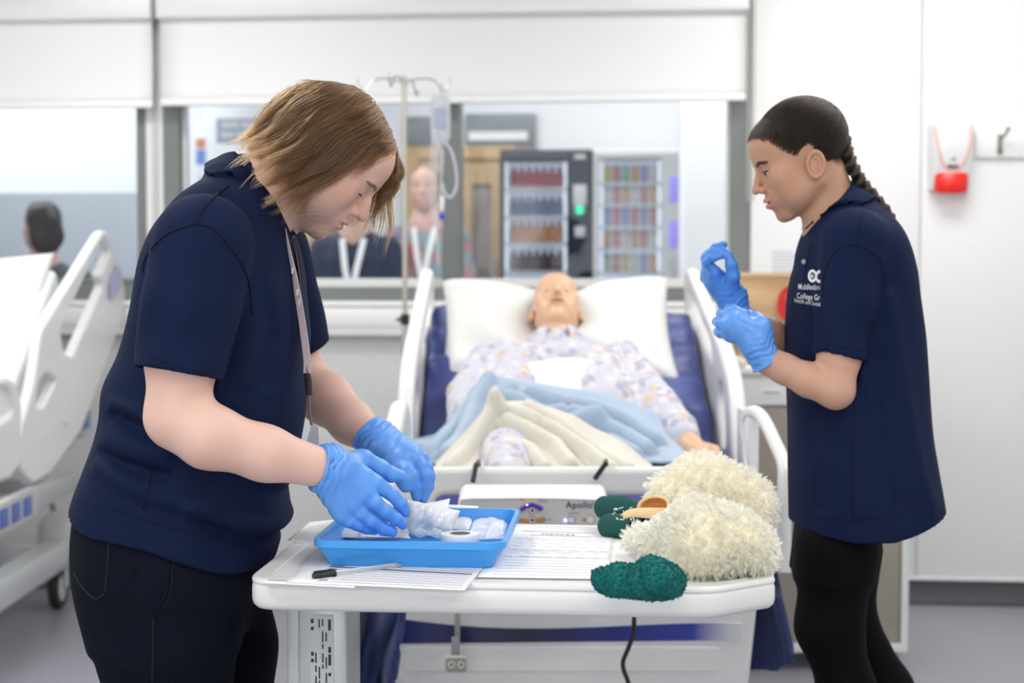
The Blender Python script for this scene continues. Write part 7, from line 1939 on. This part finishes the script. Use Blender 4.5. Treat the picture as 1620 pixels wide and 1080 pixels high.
# ================================================================ PEOPLE IN THE CORRIDOR (behind the glass)
def bystander(label, px, py_head, yo, hair_c, top_m, skin_c, ppm, hair_len, seed, face=(0, -1, 0), extra=None):
    hd = WL(px, py_head, yo); H = hd[2]
    r = wthing('person', label, 'person', (hd[0], yo, 0))
    mS = mat('bystander_skin%d' % seed, skin_c, .5); mH = mat('bystander_hair%d' % seed, hair_c, .5, bump=('noise', 60, .3, .004)); mT = mat('bystander_trousers%d' % seed, (.03, .03, .04), .8)
    Rk = frame(face, (0, 0, 1)); c0 = np.array([0, 0, H], float)
    def body(p):
        d = head_sdf(to_head(p, c0, Rk, 1.0)); d = smin(d, rcone(p, (0, .02, H-.06), (0, .03, H-.17), .05, .06), .02)
        d = smin(d, rcone(p, (0, .04, H-.2), (0, .04, H-.6), .09, .09), .05)
        for s in (-1, 1):
            d = smin(d, chain(p, [(s*.18, .04, H-.26), (s*.22, .03, H-.50), (s*.16, -.14, H-.62)], [.045, .038, .03], .02), .02); d = smin(d, sph(p, (s*.14, -.19, H-.62), .038), .02)
        return d
    sdf_obj('body', body, (-.30, -.26, H-.75), (.30, .20, H+.16), .009, mS, r, it=1)
    def top(p):
        d = slices(p, np.array([H-.85, H-.75, H-.5, H-.3, H-.19, H-.15], f32), np.zeros(6, f32), np.full(6, .04, f32), np.array([.17, .19, .185, .19, .13, .07], f32), np.array([.12, .13, .12, .11, .08, .06], f32), e=2.2)
        for s in (-1, 1): d = smin(d, chain(p, [(s*.17, .04, H-.25), (s*.215, .03, H-.46)], [.065, .058], .02), .03)
        return np.maximum(d, -rcone(p, (0, .0, H-.10), (0, .02, H-.19), .062, .058))
    sdf_obj('top', top, (-.32, -.18, H-.86), (.32, .24, H-.1), .010, top_m, r, it=2)
    def hair(p):
        q = to_head(p, c0, Rk, 1.0); d = ell(q, (-.02, 0, .05), (.098, .082, .090)); 
        if hair_len: d = smin(d, ell(q, (-.05, 0, -.03), (.06, .085, .10*hair_len)), .03)
        d = np.maximum(d, -(ell(q, (.10, 0, -.03), (.055, .058, .105))))
        return d-.004*vnoise(p, 40, seed)
    sdf_obj('hair', hair, (-.14, -.14, H-.2), (.14, .16, H+.17), .007, mH, r, it=1)
    def trs(p):
        d = slices(p, np.array([H-.95, H-.78], f32), np.zeros(2, f32), np.full(2, .04, f32), np.array([.165, .16], f32), np.array([.12, .11], f32))
        for s in (-1, 1): d = smin(d, chain(p, [(s*.085, .04, H-.9), (s*.09, .04, .45), (s*.09, .06, .06)], [.095, .065, .05], .02), .03)
        return d
    sdf_obj('trousers', trs, (-.24, -.14, .01), (.24, .24, H-.7), .014, mT, r, it=1)
    for s in (-1, 1):
        b = MB(); b.box((s*.09, .0, .035), (.09, .25, .07), .03, 3); b.build('shoe', m_black, r)
    if extra: extra(r, H)
    return r
def lany(r, H):
    b = ribbon([(-.05, -.06, H-.2), (-.03, -.095, H-.35), (0, -.10, H-.5)], .03, (1, 0, 0)); b.build('lanyard', m_white, r)
    b = ribbon([(.06, -.05, H-.2), (.03, -.095, H-.35), (0, -.10, H-.5)], .03, (1, 0, 0)); b.build('lanyard', m_white, r)
    b = MB(); b.box((0, -.11, H-.56), (.07, .006, .10), .003); b.build('badge', m_paper, r)
m_bnavy = mat('bystander_navy', (0.02, 0.028, 0.06), .8)
m = bpy.data.materials.new('floral_print'); m.use_nodes = True; nt = m.node_tree; tc = nt.nodes.new('ShaderNodeTexCoord'); vo = nt.nodes.new('ShaderNodeTexVoronoi'); vo.inputs['Scale'].default_value = 16; cr = nt.nodes.new('ShaderNodeValToRGB'); sp = nt.nodes.new('ShaderNodeSeparateColor')
nt.links.new(tc.outputs['Object'], vo.inputs['Vector']); nt.links.new(vo.outputs['Color'], sp.inputs[0]); nt.links.new(sp.outputs[0], cr.inputs[0]); nt.links.new(cr.outputs[0], nt.nodes['Principled BSDF'].inputs['Base Color'])
e = cr.color_ramp.elements; e[0].color = (.45, .12, .13, 1); e[1].color = (.15, .30, .32, 1); e[1].position = .5
for p_, c_ in ((.7, (.5, .25, .22, 1)), (.85, (.12, .14, .22, 1)), (1.0, (.6, .45, .42, 1))): q_ = e.new(p_); q_.color = c_
bystander('blurred person in navy with white lanyard seen through the window below the man\'s chin', 560, 315, 1.7, (.05, .03, .02), m_bnavy, (.6, .38, .3), 0, 0, 1, extra=lany)
bystander('blurred person in a floral top seen through the window behind the drip stand', 672, 300, 2.1, (.22, .13, .07), m, (.62, .38, .31), 0, .6, 2, extra=lany)
bystander('blurred dark haired person in a dark grey coat behind the window at far left', 66, 362, 1.2, (.025, .02, .02), mat('grey_coat', (0.07, 0.085, 0.10), .85), (.5, .32, .26), 0, 1.0, 3, (-.75, .66, 0))
